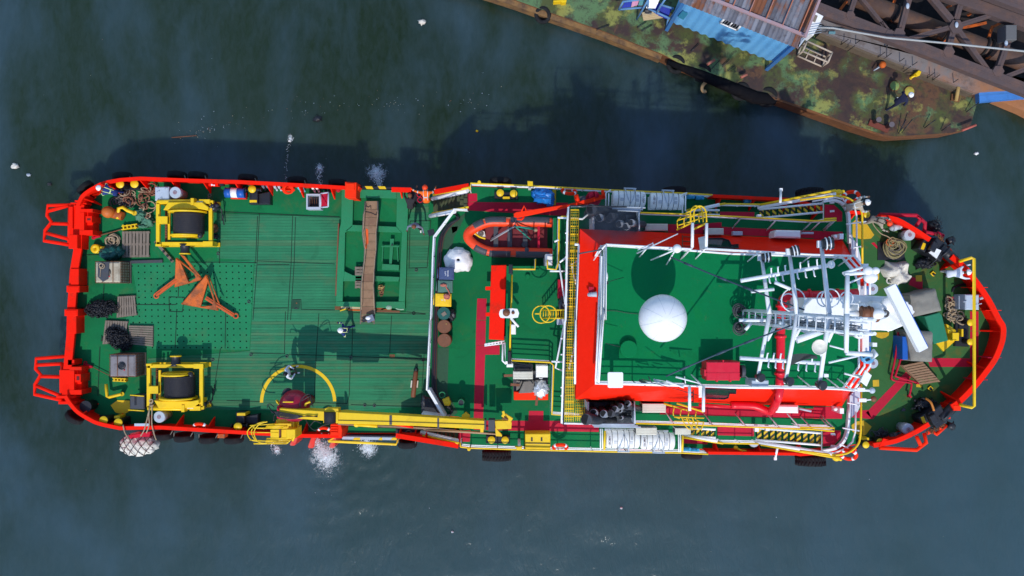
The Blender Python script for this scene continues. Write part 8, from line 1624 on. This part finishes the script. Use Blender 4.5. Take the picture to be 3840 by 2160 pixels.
person('man in tan coverall and white helmet bending over the stair landing rail', I(430, 262, ZB), (.85, .25), .95, ((-.12, -.05), (.14, .0)), (((-.3, .7, -.6), (.2, .9, -.2)), ((.5, .4, -.6), (.1, .8, -.4))), TANCL, TANCL, BROWN, hat=WHITE2, stripes=SILV)
person('man in tan coverall and orange helmet straddling the red bow bulwark', I(655, 400, ZU + .25), (.6, -.3), .8, ((-.15, .25), (.2, -.3)), (((-.3, .7, -.5), (.2, .8, -.4)), ((.3, .7, -.5), (-.2, .8, -.4))), TANCL, TANCL, BROWN, hat=ORANGE, stripes=paint('dark_harness', (.06, .04, .03), None, .2, .8))
person('man in pale blue white coverall leaning over the bow bulwark', I(1385, 897, ZU), (1, .12), 1.05, ((-.13, -.1), (.13, .1)), (((-.3, .8, -.4), (-.1, .9, .1)), ((.3, .8, -.4), (.1, .9, .0))), WHCL, WHCL, BLACK, hat=WHITE2)
# ------------------------------------------------------------------ the rusty barge and the floating dock
def barge_mat():
    m, nt, bs = nodes_of('mossy_rusted_deck'); co = objco(nt)
    c = mixc(nt, ramp(nt, noise_n(nt, co, .8, 8, .7, .6), .42, .62), (.038, .019, .017), (.075, .038, .020))
    c = mixc(nt, ramp(nt, noise_n(nt, co, .42, 8, .7, .5), .55, .59), c, (.105, .048, .022))
    sp = nd(nt, 'ShaderNodeSeparateXYZ'); nt.links.new(co, sp.inputs[0])
    edge = mth(nt, 'ADD', noise_n(nt, co, .7, 5, .56, .1), mth(nt, 'MULTIPLY', sp.outputs['X'], -.004))
    c = mixc(nt, mth(nt, 'MULTIPLY', ramp(nt, edge, .48, .60), .85), c, (.060, .082, .016))
    c = mixc(nt, mth(nt, 'MULTIPLY', ramp(nt, mth(nt, 'ADD', noise_n(nt, co, .8, 6, .60, .1), mth(nt, 'MULTIPLY', sp.outputs['X'], -.0055)), .53, .61), .85), c, (.095, .19, .075))
    c = mixc(nt, mth(nt, 'MULTIPLY', ramp(nt, noise_n(nt, co, .9, 6, .62, .1), .55, .63), .8), c, (.27, .27, .06))
    c = mixc(nt, mth(nt, 'MULTIPLY', ramp(nt, noise_n(nt, co, 3.2, 7, .75), .50, .62), .75), c, (.026, .016, .014))
    nt.links.new(c, bs.inputs['Base Color']); bs.inputs['Roughness'].default_value = .75; bump(nt, bs, noise_n(nt, co, 3, 6), .25, .04); return m
BARGE = barge_mat(); zk = 1.25
lower = [K(-700, -330, zk), K(330, 0, zk), K(690, 130, zk), K(1150, 290, zk), K(1700, 505, zk), K(1830, 575, zk), K(2480, 845, zk), L(300, 915, zk), L(1000, 1165, zk), L(1270, 1250, zk), L(1380, 1268, zk), L(1900, 1235, zk), L(2010, 1208, zk), L(2080, 1165, zk), L(2150, 920, zk), L(2120, 870, zk)]
bo = lower + [L(640, 240, zk), L(400, -500, zk), K(-500, -700, zk)]
bargo = thing('rusty_barge', 'rusty moss covered barge moored across the water', 'barge', L(900, 700, 0))
b = MB(); b.prism(bo, -.8, zk - .02); part(b, 'barge_hull', RUST, bargo); b = MB(); b.poly([V((p.x, p.y, zk)) for p in bo]); part(b, 'barge_deck', BARGE, bargo)
b = MB(); bulwark(b, [p + V((-.10, -.22, -.12)) for p in lower[:5]], .35, 1, .42, stays=0); part(b, 'rubbing_strake', paint('weathered_strake', (.24, .13, .045), (.07, .042, .03), .95, .8, 1.6, bmp=.3, lo=.40, hi=.62), bargo)
b = MB(); bulwark(b, [p + V((-.03, -.08, -.05)) for p in lower[6:13]], .5, 1, .12, stays=0); part(b, 'edge_beam', RUST, bargo)
b = MB(); b.tube([p + V((-.08, -.12, -.1)) for p in [K(1760, 545, zk), K(2050, 660, zk), K(2300, 760, zk), K(2576, 880, zk), L(200, 890, zk), L(290, 930, zk)]], [.12, .24, .28, .32, .28, .08], 12); part(b, 'rubber_fender', paint('old_rubber', (.006, .006, .008), (.02, .016, .014), .6, .95, 2.5, bmp=.4, spec=.05), bargo)
for fn, x, y, r, lab in ((K, 585, 138, .42, 'lone tyre fender on the tan strake of the barge'), (K, 1820, 595, .46, 'tyre fender at the tan end of the black barge fender'), (K, 2062, 675, .46, 'tyre fender on the barge beside the pale bent pipe'), (K, 2420, 845, .46, 'sunken black tyre fender on the barge below the blue shed'), (L, 190, 900, .5, 'black tyre fender at the far end of the black barge fender')): tyre(fn(x, y, 1.0), r, .3, (-.25, -.45, .85), lab, 0, 'tyre fenders on the barge')
b = MB(); b.tube(smooth(Z(K, [(2190, 755), (2140, 745), (2090, 770), (2062, 815), (2075, 850), (2098, 845)], .9), 3), .085, 10); one(b, 'bent_pipe', paint('pale_rust_pipe', (.40, .25, .11), (.5, .45, .36), .8, .7, 3), 'pale rusty bent pipe hanging off the barge', 'pipe', K(2120, 780, .9))
for a, c_, lab in ((((2110, 600)), (2180, 555), 'short red brown pipe stub on the barge near two tyre fenders'), ((2420, 720), (2480, 690), 'short red brown pipe stub on the barge below the blue shed')): b = MB(); b.tube(Z(K, [a, c_], zk + .3), .07, 10); one(b, 'pipe_stub', paint('pink_rust', (.34, .11, .075), None, .5, .7), lab, 'pipe', K(*a, zk))
b = MB(); r2 = random.Random(8)
for x, y in ((2150, 640), (2250, 620), (2300, 660), (1080, 280), (1500, 290), (1460, 260), (1960, 480)): b.tube(Z(K, [(x, y), (x + r2.uniform(60, 120), y - r2.uniform(40, 80))], zk + .1), .022, 5)
one(b, 'loose_rods', BLACK, 'loose dark rods scattered along the mossy barge edge', 'rods', K(1960, 480, zk))
b = MB()
for x, y, x2, y2 in ((1440, 1235, 1540, 1105), (1410, 1240, 1480, 1110), (1650, 1190, 1750, 1115), (1810, 1215, 1900, 1150), (2040, 1040, 2160, 950)): b.tube([L(x, y, zk + .1), L(x2, y2, zk + .5)], .025, 5)
one(b, 'loose_poles', BLACK, 'loose dark poles near the pointed end of the barge', 'poles', L(1500, 1180, zk))
b = MB(); b.tube(Z(L, [(2000, 1212), (2130, 1160)], zk + .4), .06, 6); one(b, 'red_bar', paint('dull_red_bar', (.42, .10, .07), None, .5, .6), 'short dull red bar at the tip of the barge', 'bar', L(2060, 1190, zk))
for x, y, lab, m in ((1375, 797, 'green round manhole cover on the barge', paint('lime_moss', (.16, .26, .08), (.30, .28, .05), .8, .9, 5)), (1512, 850, 'yellow round manhole cover on the barge', paint('yellow_moss', (.42, .36, .06), (.14, .14, .03), .8, .9, 5))):
    b = MB(); b.lathe(L(x, y, zk), [(.25, 0), (.25, .03), (.23, .05), (0, .05)], 26); b.tor(L(x, y, zk + .04), .245, .02, m=1); one(b, 'manhole_cover', [m, RUST], lab, 'manhole', L(x, y, zk), 'manhole covers on the barge')
b = MB(); b.prism(Z(L, [(1150, 1110), (1330, 1190), (1310, 1230), (1130, 1160)], zk + .1), zk, zk + .1)
for x, y in ((1230, 1110), (1350, 1155)): p = L(x, y, zk + .6); b.lathe((p.x, p.y, zk), [(.11, 0), (.11, .54), (.13, .55), (.13, .6)], 18, 1)
one(b, 'mooring_bitts', [paint('red_rust_base', (.16, .04, .025), None, .6, .8), paint('purple_grey_steel', (.12, .10, .11), None, .5, .6)], 'pair of grey mooring bitts on a rusty red base', 'bitts', L(1290, 1150, zk))
b = MB(); p = L(1262, 600, zk + .5); b.ell(p, (.17, .17, .16), 0, 18, 10, .1, 3); b.tube([L(1230, 625, zk + .4), L(1180, 655, zk + .2)], .03, 6, 1); b.cyl((p.x, p.y, zk), (p.x, p.y, zk + .5), .06, m=1); one(b, 'orange_float', [RUSTO, LGREY], 'orange float with a pale handle on the barge', 'float', p - V((0, 0, .5)))
b = MB(); p = L(1600, 675, zk + .8); b.prism(Z(L, [(1570, 680), (1600, 650), (1625, 665), (1610, 700), (1580, 700)], zk + .8), zk + .5, zk + .8, 0, .02); b.tube(Z(L, [(1580, 695), (1525, 722)], zk + .6), .05, 8); b.tor(L(1525, 725, zk + .5), .05, .02, n=10); b.cyl((p.x, p.y, zk), (p.x, p.y, zk + .5), .05); one(b, 'yellow_fitting', YEL, 'bright yellow lever fitting on the barge', 'fitting', (p.x, p.y, zk))
b = MB(); b.tube([L(1945, 935, zk + .2), L(1970, 795, zk + .6)], .085, 12); b.prism(Z(L, [(1905, 870), (1985, 890), (1975, 945), (1900, 930)], zk + .1), zk, zk + .1, 1); b.tube([L(1930, 850, zk + .4), L(2025, 800, zk + .4)], .02, 6, 2); one(b, 'wooden_post', [paint('ochre_post', (.36, .24, .08), (.2, .12, .05), .6, .8), RUST, BLACK], 'ochre leaning post at the edge of the barge', 'post', L(1945, 920, zk))
b = MB()
def boxframe(mbx, base, h, r=.035, m=0):
    t = [p + V((0, 0, h)) for p in base]
    for i in range(4): mbx.tube([base[i], base[(i + 1) % 4]], r, 6, m); mbx.tube([t[i], t[(i + 1) % 4]], r, 6, m); mbx.tube([base[i], t[i]], r, 6, m)
bs4 = [L(470, 518, zk + .05), L(700, 618, zk + .05), L(738, 530, zk + .05), L(510, 425, zk + .05)]; boxframe(b, bs4, .75, .045)
for u in (.33, .66): b.tube([bs4[0].lerp(bs4[1], u), bs4[3].lerp(bs4[2], u)], .03, 6)
one(b, 'steel_rack', paint('tan_white_frame', (.44, .36, .28), (.30, .22, .16), .6, .7, 5), 'tan tubular rack standing beside the blue shed', 'rack', sum(bs4, V()) / 4)
# blue shed on stilts
PB1, PB2 = U(640, 340, zk), U(1870, 825, zk); ex = (PB2 - PB1).normalized(); ey = V((-ex.y, ex.x, 0)); Ls = (PB2 - PB1).length; zt_ = 5.2; zl_ = 2.25
def SH(u, v, z): return PB1 + ex * u + ey * v + V((0, 0, z - zk))
shed = thing('blue_shed', 'blue corrugated shed with a rusty roof standing on the barge', 'shed', PB1); b = MB(); nn_ = 120; vs = []
BLW = paint('blue_corrugated', (.14, .42, .72), (.07, .27, .55), .6, .5, .8)
for i in range(nn_ + 1):
    u = i / nn_ * Ls; w = .035 * math.sin(u * 2 * math.pi / .42); vs += [SH(u, w, zl_), SH(u, w, zt_)]
b.add(vs, [(2 * i, 2 * i + 2, 2 * i + 3, 2 * i + 1) for i in range(nn_)], 0, True)
b.add([SH(Ls, 0, zl_), SH(Ls, 6.5, zl_), SH(Ls, 6.5, zt_), SH(Ls, 0, zt_)], [(0, 1, 2, 3)]); b.add([SH(0, 0, zl_), SH(0, 6.5, zl_), SH(0, 6.5, zt_), SH(0, 0, zt_)], [(3, 2, 1, 0)]); b.add([SH(0, .05, zl_), SH(Ls, .05, zl_), SH(Ls, 6.5, zl_), SH(0, 6.5, zl_)], [(0, 1, 2, 3)]); part(b, 'wall', BLW, shed)
for u in (.05, Ls - .05, Ls * .5):
    b = MB(); b.box(SH(u, -.06 if u != Ls * .5 else .6, (zk + zt_) / 2), (.16, .16, zt_ - zk), math.atan2(ex.y, ex.x)); part(b, 'post', paint('post_blue', (.04, .17, .42), (.12, .12, .13), .5, .6, 3), shed)
def roof_mat():
    m, nt, bs = nodes_of('rusty_roof_sheet'); co = objco(nt); mp = nd(nt, 'ShaderNodeMapping'); mp.inputs['Rotation'].default_value = (0, 0, -math.atan2(ex.y, ex.x)); nt.links.new(co, mp.inputs[0]); sp = nd(nt, 'ShaderNodeSeparateXYZ'); nt.links.new(mp.outputs[0], sp.inputs[0])
    wv = nd(nt, 'ShaderNodeTexWhiteNoise', noise_dimensions='1D'); nt.links.new(mth(nt, 'FLOOR', mth(nt, 'DIVIDE', sp.outputs['X'], .19)), wv.inputs['W'])
    c = mixc(nt, wv.outputs['Value'], (.10, .10, .12), (.24, .25, .29)); c = mixc(nt, ramp(nt, mth(nt, 'ADD', mth(nt, 'MULTIPLY', noise_n(nt, co, .7, 6), .8), mth(nt, 'MULTIPLY', wv.outputs['Color'], .3)), .56, .66), c, (.19, .065, .025)); c = mixc(nt, mth(nt, 'MULTIPLY', ramp(nt, noise_n(nt, co, 4, 5, .7), .5, .7), .6), c, (.05, .04, .045))
    nt.links.new(c, bs.inputs['Base Color']); bs.inputs['Roughness'].default_value = .7; return m
b = MB(); vs = []; nn_ = 150
for i in range(nn_ + 1): u = -.15 + i / nn_ * (Ls + .3); w = .03 * math.sin(u * 2 * math.pi / .19); vs += [SH(u, -.18, zt_ + .03 + w), SH(u, 6.7, zt_ + .6 + w)]
b.add(vs, [(2 * i, 2 * i + 2, 2 * i + 3, 2 * i + 1) for i in range(nn_)], 0, True); part(b, 'roof', roof_mat(), shed)
PINKB = paint('weathered_pink_beam', (.34, .22, .23), (.24, .30, .38), .8, .7, 2.5); b = MB(); b.box(SH(Ls / 2, .42, zt_ + .16), (Ls + .5, .13, .10), math.atan2(ex.y, ex.x)); b.box(SH(Ls + .12, 3.3, zt_ + .5), (.10, 6.2, .10), math.atan2(ex.y, ex.x)); part(b, 'roof_beam', PINKB, shed)
for k in range(6): b = MB(); b.tube([SH(Ls * (.25 + .145 * k), .45, zt_ + .2), SH(Ls * (.25 + .145 * k), 6.5, zt_ + .72)], .025, 6); part(b, 'roof_batten', paint('orange_batten', (.36, .12, .06), (.2, .2, .25), .8, .7, 2), shed)
fpl = lambda x, y, o=.07: onplane(U, x, y, PB1 - ey * o, ey)
b = MB(); w4 = [fpl(1348, 222), fpl(1545, 300), fpl(1492, 362), fpl(1290, 275)]; cc = sum(w4, V()) / 4; b.poly([cc + (p - cc) * .97 - ey * .01 for p in w4], 1)
for i in range(4): b.tube([w4[i], w4[(i + 1) % 4]], .055, 4)
b.tube([w4[0].lerp(w4[1], .5), w4[3].lerp(w4[2], .5)], .045, 4); [b.tube([w4[0].lerp(w4[1], u), w4[3].lerp(w4[2], u)], .014, 4) for u in (.17, .33, .67, .83)]; part(b, 'window', [WHITE, GLASS], shed)
b = MB(); b.poly([fpl(840, 130), fpl(905, 165), fpl(845, 240), fpl(775, 205)]); part(b, 'wall_patch', paint('teal_patch', (.03, .22, .34), None, .5, .6), shed)
b = MB(); c = U(2385, 320, zt_ - .4); b.box(c, (.42, .95, .8), math.atan2(ex.y, ex.x) - .1); b.box(c + V((.02, .22, .41)), (.16, .3, .03), math.atan2(ex.y, ex.x), 1)
for k in range(5): b.tube([c + V((-.3, -.5 + k * .1, .45)), c + V((.3, -.4 + k * .1, .45))], .012, 4, 2)
part(b, 'roof_cabinet', [WHITE2, WOOD, LGREY], shed); b = MB(); b.tube([SH(Ls + .1, .3, zt_ + .1), SH(Ls + .1, -.1, zt_), SH(Ls + .5, 1.2, zt_ - .2)], .05, 6); part(b, 'stair_rail', LGREY, shed)
# laundry rack
lr = thing('laundry_rack', 'steel blue rack hung with washing beside the blue shed', 'rack', U(450, 150, zk)); b = MB()
for a, za, c_, zc2 in (((285, 235), zk, (420, 0), 3.6), ((640, 340), zk, (665, 225), 2.4), ((65, 115), 2.2, (120, 20), 2.9), ((65, 115), 2.2, (360, 90), 2.4), ((120, 20), 2.9, (440, -20), 3.0), ((415, 100), 2.6, (690, 225), 2.6), ((690, 225), 2.6, (850, -20), 4.2), ((580, 60), 2.9, (730, 105), 2.9), ((520, 150), 2.6, (640, -30), 3.6), ((420, 5), 3.5, (415, 100), 2.6)): b.tube([U(*a, za), U(*c_, zc2)], .05, 6)
part(b, 'rack_frame', BLUEB, lr)
def cloth(pts, z, lab, m, seed=1):
    b = MB(); p = Z(U, pts, z); n_ = 8; vs = []
    for i in range(n_ + 1):
        for j in range(n_ + 1): u, v = i / n_, j / n_; vs.append(p[0].lerp(p[1], u).lerp(p[3].lerp(p[2], u), v) + V((0, 0, .05 * noise.noise(V((u * 3 + seed, v * 3, 0))) - .25 * v)))
    b.add(vs, [(i * (n_ + 1) + j, i * (n_ + 1) + j + 1, (i + 1) * (n_ + 1) + j + 1, (i + 1) * (n_ + 1) + j) for i in range(n_) for j in range(n_)], 0, True); return one(b, 'hanging_cloth', m, lab, 'laundry', p[0], 'washing on the laundry rack')
BL2 = paint('royal_blue_cloth', (.012, .03, .30), None, .4, .8); cloth([(150, 5), (235, -10), (220, 65), (105, 75)], 2.8, 'small royal blue cloth at the outer end of the rack', BL2, 2); cloth([(235, -10), (320, -20), (300, 40), (225, 65)], 2.85, 'pink cloth on the rack', PINK, 3); cloth([(320, -10), (390, -10), (375, 40), (310, 45)], 2.85, 'teal cloth on the rack', paint('teal_cloth', (.08, .26, .28), None, .3, .8), 4)
cloth([(425, -10), (560, -10), (520, 80), (405, 75)], 3.0, 'white shirt on the rack', WHITE2, 5); cloth([(400, 80), (480, 80), (470, 155), (385, 140)], 2.7, 'black and white cloth under the white shirt', BLACK, 6); cloth([(520, 30), (575, 40), (545, 160), (485, 120)], 2.7, 'narrow royal blue cloth beside the white shirt', BL2, 7); cloth([(580, 50), (715, 95), (660, 210), (550, 165)], 2.6, 'large royal blue sheet on the rack', BL2, 8)
b = MB()
for k in range(4): p, q_ = U(348 + k * 4, 175 + k * 18, zk + .5 - .1 * k), U(555 + k * 12, 130 + k * 22, zk + .5 - .1 * k); d = q_ - p; b.box((p + q_) / 2, (d.length, .16, .09), math.atan2(d.y, d.x))
one(b, 'timber_stack', WOODL, 'stack of pale timber under the laundry rack', 'timber', U(460, 190, zk))
person('man in navy coverall and white helmet walking on the rusty barge', L(1335, 975, zk), (.85, .45), .6, ((-.13, .35), (.13, -.32)), (((-.4, .4, -.8), (.1, .6, -.6)), ((.4, -.3, -.8), (-.1, .4, -.9))), NAVYD, NAVYD, WHITE2, hat=WHITE2)
b = MB(); b.prism(Z(K, [(680, 5), (760, 0), (805, 0), (800, 20), (760, 25), (750, 12), (685, 18)], zk + .4), zk, zk + .4); one(b, 'yellow_fitting', YEL, 'bright yellow bar at the top edge of the barge', 'fitting', K(740, 8, zk))
# floating dock with its lattice of rusty beams over dark pipes
dock = thing('floating_dock', 'rusty steel floating dock with lattice beams and a thick pipe', 'dock', L(2000, 400, 0)); zd_ = 2.0
def plate_mat():
    m, nt, bs = nodes_of('dock_plate'); co = objco(nt); sp = nd(nt, 'ShaderNodeSeparateXYZ'); nt.links.new(co, sp.inputs[0])
    f = ramp(nt, mth(nt, 'ADD', mth(nt, 'MULTIPLY', sp.outputs['X'], .07), noise_n(nt, co, .6, 7, .7, .6)), .30, .62)
    c = mixc(nt, f, (.19, .17, .17), (.36, .14, .045)); c = mixc(nt, mth(nt, 'MULTIPLY', ramp(nt, noise_n(nt, co, 1.6, 8, .75), .5, .65), .7), c, (.10, .07, .06))
    nt.links.new(c, bs.inputs['Base Color']); bs.inputs['Roughness'].default_value = .7; return m
DARK = paint('dark_rust_void', (.012, .010, .011), (.05, .025, .015), .5, .9, 1.2); DPLATE = plate_mat(); TRUSS = paint('truss_rust', (.085, .058, .056), (.17, .085, .055), .8, .8, 1.8, bmp=.2); PIPEM = paint('dock_pipe', (.085, .048, .038), (.20, .085, .03), .8, .75, 1.4, bmp=.2)
b = MB(); b.prism(Z(L, [(600, 0), (660, 200), (2576, 850), (2900, 900), (2900, -400), (600, -400)], .5), -.6, .5); part(b, 'dock_bottom', DARK, dock)
b = MB(); b.prism(Z(L, [(640, 90), (690, 285), (2110, 852), (2300, 835), (2900, 805), (2900, 880 - 20), (2576, 760)], zd_), .6, zd_); part(b, 'dock_walkway', DPLATE, dock)
b = MB(); b.prism(Z(L, [(690, 290), (2110, 856), (2090, 880), (670, 325)], 1.75), .9, 1.75); part(b, 'walkway_edge', paint('edge_timber', (.12, .09, .06), (.05, .04, .03), .8, .9, 2), dock)
def beam2(a, c_, w, z, h, name, m=TRUSS, fn=L): p, q_ = fn(*a, z), fn(*c_, z); d = q_ - p; x = MB(); x.box((p + q_) / 2 - V((0, 0, h / 2)), (d.length, w, h), math.atan2(d.y, d.x)); x.box((p + q_) / 2 + V((0, 0, .006)), (d.length, w * .12, .012), math.atan2(d.y, d.x)); return part(x, name, m, dock)
zl2 = 2.9; beam2((600, 45), (2800, 905), .52, zl2, .4, 'chord_beam'); beam2((1750, -100), (2900, 320), .5, zl2, .4, 'chord_beam'); beam2((1300, -420), (2900, 170), .45, 3.4, .4, 'chord_beam')
for a, c_, w in (((960, 140), (1030, -80), .22), ((1430, 300), (1525, -60), .26), ((1870, 480), (2010, -40), .26), ((2335, 665), (2480, 260), .26), ((1070, -20), (1335, 300), .16), ((1700, -60), (1935, 215), .28), ((1490, 365), (1950, 235), .20), ((1950, 240), (2270, 140), .20), ((1960, 260), (2245, 650), .22), ((2400, 715), (2700, 600), .20), ((1300, 300), (1250, 200), .15)): beam2(a, c_, w, zl2 - .06, .25, 'lattice_beam')
for x, y, r in ((1950, 245, .34), (965, 140, .22), (1420, 310, .28), (1880, 480, .28), (2340, 660, .28), (1330, 310, .2)):
    b = MB(); c = L(x, y, zl2 + .02); b.prism([c + V((r * math.cos(k * 1.047), r * math.sin(k * 1.047), 0)) for k in range(6)], zl2 - .2, zl2 + .02); part(b, 'gusset_plate', TRUSS, dock)
for x, y in ((1950, 230), (1495, 55), (2410, 400)): b = MB(); b.ell(L(x, y, zl2 + .1), (.08, .14, .06)); part(b, 'lattice_lamp', LGREY, dock)
b = MB(); b.tube(Z(L, [(900, -60), (1400, 140), (1850, 310), (2300, 480), (2800, 660)], 1.7), .42, 20); part(b, 'dock_pipe', PIPEM, dock); b = MB(); b.tube(Z(L, [(1500, -250), (2800, 260)], 1.5), .35, 18); part(b, 'dock_pipe', PIPEM, dock)
for x, y in ((1370, 128), (1840, 306), (2240, 458), (2200, 440)): c = L(x, y, 1.7); b = MB(); b.tor(c, .46, .06, (.93, -.37, 0), 24, 8); part(b, 'pipe_clamp', DARK, dock)
for a, c_ in (((870, 90), (930, 10)), ((1380, 0), (1350, 60)), ((1780, 340), (1850, 380)), ((1860, 70), (1960, 10)), ((2250, 350), (2290, 240)), ((2290, 250), (2420, 180)), ((2230, 540), (2300, 500)), ((1345, 195), (1420, 150)), ((2000, 260), (2230, 210)), ((2060, 140), (2170, 60))): beam2(a, c_, .12, 1.9, .1, 'orange_strut', RUSTO)
b = MB(); b.rect(L, 2410, 230, 2510, 370, 2.4, 3.1, 0, .02); part(b, 'junction_plate', paint('grey_plate', (.11, .11, .11), None, .4, .7), dock)
beam2((2160, 895), (2900, 830), .55, 1.6, .35, 'blue_fender_beam', paint('blue_beam', (.05, .20, .55), (.03, .09, .25), .5, .5, 2)); b = MB(); b.prism(Z(L, [(2330, 930), (2900, 880), (2900, 1200), (2576, 1030)], .7), -.5, .7); part(b, 'orange_pontoon', paint('pontoon_orange', (.36, .15, .06), (.22, .10, .05), .7, .7, 1), dock)
for k, (x, y) in enumerate(((900, 390), (960, 450), (1010, 400), (1240, 510), (1300, 520), (1420, 565), (1480, 640), (1540, 600), (1700, 700), (1750, 720), (1920, 760))): b = MB(); b.tube([L(x - 25, y + 25, 1.7), L(x + 45, y - 25, 2.5)], .02, 5); part(b, 'railing_stub', BLACK, dock)
b = MB(); b.tube(Z(L, [(660, 255), (800, 260), (1300, 350)], 3.2) + Z(L, [(1900, 405), (2900, 510)], 3.4), .045, 8); one(b, 'dock_cable', paint('pale_cable', (.34, .35, .34), None, .3, .6), 'pale thick cable stretched over the dock lattice', 'cable', L(1300, 350, 3.2))
b = MB(); b.tube(smooth(Z(L, [(640, 250), (780, 265), (950, 275), (1150, 300)], zd_ + .05), 3), .07, 6); b.ell(L(700, 265, zd_), (.3, .16, .12), 0, 16, 8, .5, 3, 1, -.3, flat=0); b.rect(L, 765, 292, 825, 312, zd_, zd_ + .1, 1); one(b, 'hose_bundle', [DGREY, paint('teal_bit', (.12, .26, .30), None, .3, .7)], 'dark hose bundle lying on the grey dock walkway', 'hose', L(780, 265, zd_))
b = MB(); b.tube(smooth(Z(L, [(1300, 440), (1320, 385), (1380, 375), (1400, 395)], zd_ + .2), 4), .04, 6); b.ell(L(1370, 400, zd_ + .15), (.16, .1, .1), 1, 14, 8, .4, 4); one(b, 'pump_piece', [BLACK, RUSTO], 'dark curved fitting on the dock walkway', 'fitting', L(1350, 400, zd_))
# ------------------------------------------------------------------ litter afloat
def floater(x, y, r, m, lab, seed): b = MB(); c = D0(x, y, .04); b.ell(c, (r, r * .75, .09), 0, 18, 10, .6, 2.6, seed); return one(b, 'floating_bag', m, lab, 'litter', c, 'litter floating on the water')
floater(1062, 55, .17, CREAM, 'white plastic bag floating alone in the open water opposite the barge', 1); floater(38, 418, .17, CREAM, 'white plastic bag floating off the stern', 2); floater(798, 299, .20, BLACK, 'dark plastic bag floating among the litter', 3); floater(729, 285 + 70, .07, FOILW, 'small white scrap floating above the stern deck', 4); floater(2456, 386, .10, FOILW, 'white scrap floating beyond the bow', 5); floater(1138, 1338, .06, FOILW, 'white scrap alone in the lower water', 6); floater(1563, 1278, .06, FOILW, 'white scrap in the lower right water', 7); floater(72, 440, .10, LGREY, 'grey scrap floating near the white bag off the stern', 8); floater(125, 463, .11, BLACK, 'dark scrap floating near the white bag off the stern', 9); floater(1200, 330, .07, YEL, 'yellow scrap floating near the upper hull', 10)
b = MB(); b.tube([D0(432, 346, .05), D0(495, 341, .05)], .022, 6); one(b, 'floating_stick', BROWN, 'thin brown stick floating among the litter', 'stick', D0(465, 344, .05))
r2 = random.Random(77); lm = MB()
for k in range(170):
    t = r2.random(); x = 430 + t * 800; y = 345 - 85 * math.sin(min(t * 1.6, 1) * 1.57) + r2.gauss(0, 16)
    if k % 3 == 0: x = 480 + r2.gauss(40, 40); y = 338 - (x - 480) * .25 + r2.gauss(0, 6)
    if k % 7 == 0: x, y = r2.uniform(0, 2500), r2.choice((r2.uniform(0, 420), r2.uniform(1160, 1440)))
    o = len(lm.m); drop(lm, D0(x, y, .03), r2.uniform(.006, .022), .4); mi = r2.choice((0, 0, 0, 1, 2, 3)); lm.m[o:] = [mi] * (len(lm.m) - o)
o = lm.build('floating_debris', [LGREY, WOODL, WOOD, BROWN], None, D0(800, 300, 0)); o['kind'] = 'stuff'; o['label'] = 'scattered small litter floating on the water'
# ------------------------------------------------------------------ exhaust smoke
m = bpy.data.materials.new('exhaust_smoke'); m.use_nodes = True; nt = m.node_tree; nt.nodes.clear(); out = nd(nt, 'ShaderNodeOutputMaterial'); pv = nd(nt, 'ShaderNodeVolumePrincipled'); pv.inputs['Color'].default_value = (.10, .13, .19, 1)
tc = nd(nt, 'ShaderNodeTexCoord'); ln_ = nd(nt, 'ShaderNodeVectorMath', operation='LENGTH'); nt.links.new(tc.outputs['Object'], ln_.inputs[0])
dens = mth(nt, 'MULTIPLY', ramp(nt, ln_.outputs['Value'], 1.0, .15), ramp(nt, noise_n(nt, tc.outputs['Object'], 2.2, 3), .30, .75)); nt.links.new(mth(nt, 'MULTIPLY', dens, 1.5), pv.inputs['Density']); nt.links.new(pv.outputs[0], out.inputs['Volume'])
b = MB(); b.ell((0, 0, 0), (1, 1, 1), 0, 24, 16); o = b.build('smoke', m); o.location = R5(800, 1080, 9.6); o.scale = (1.5, 1.15, .95); o['kind'] = 'stuff'; o['label'] = 'dark exhaust smoke drifting from the shaded exhaust pipes'
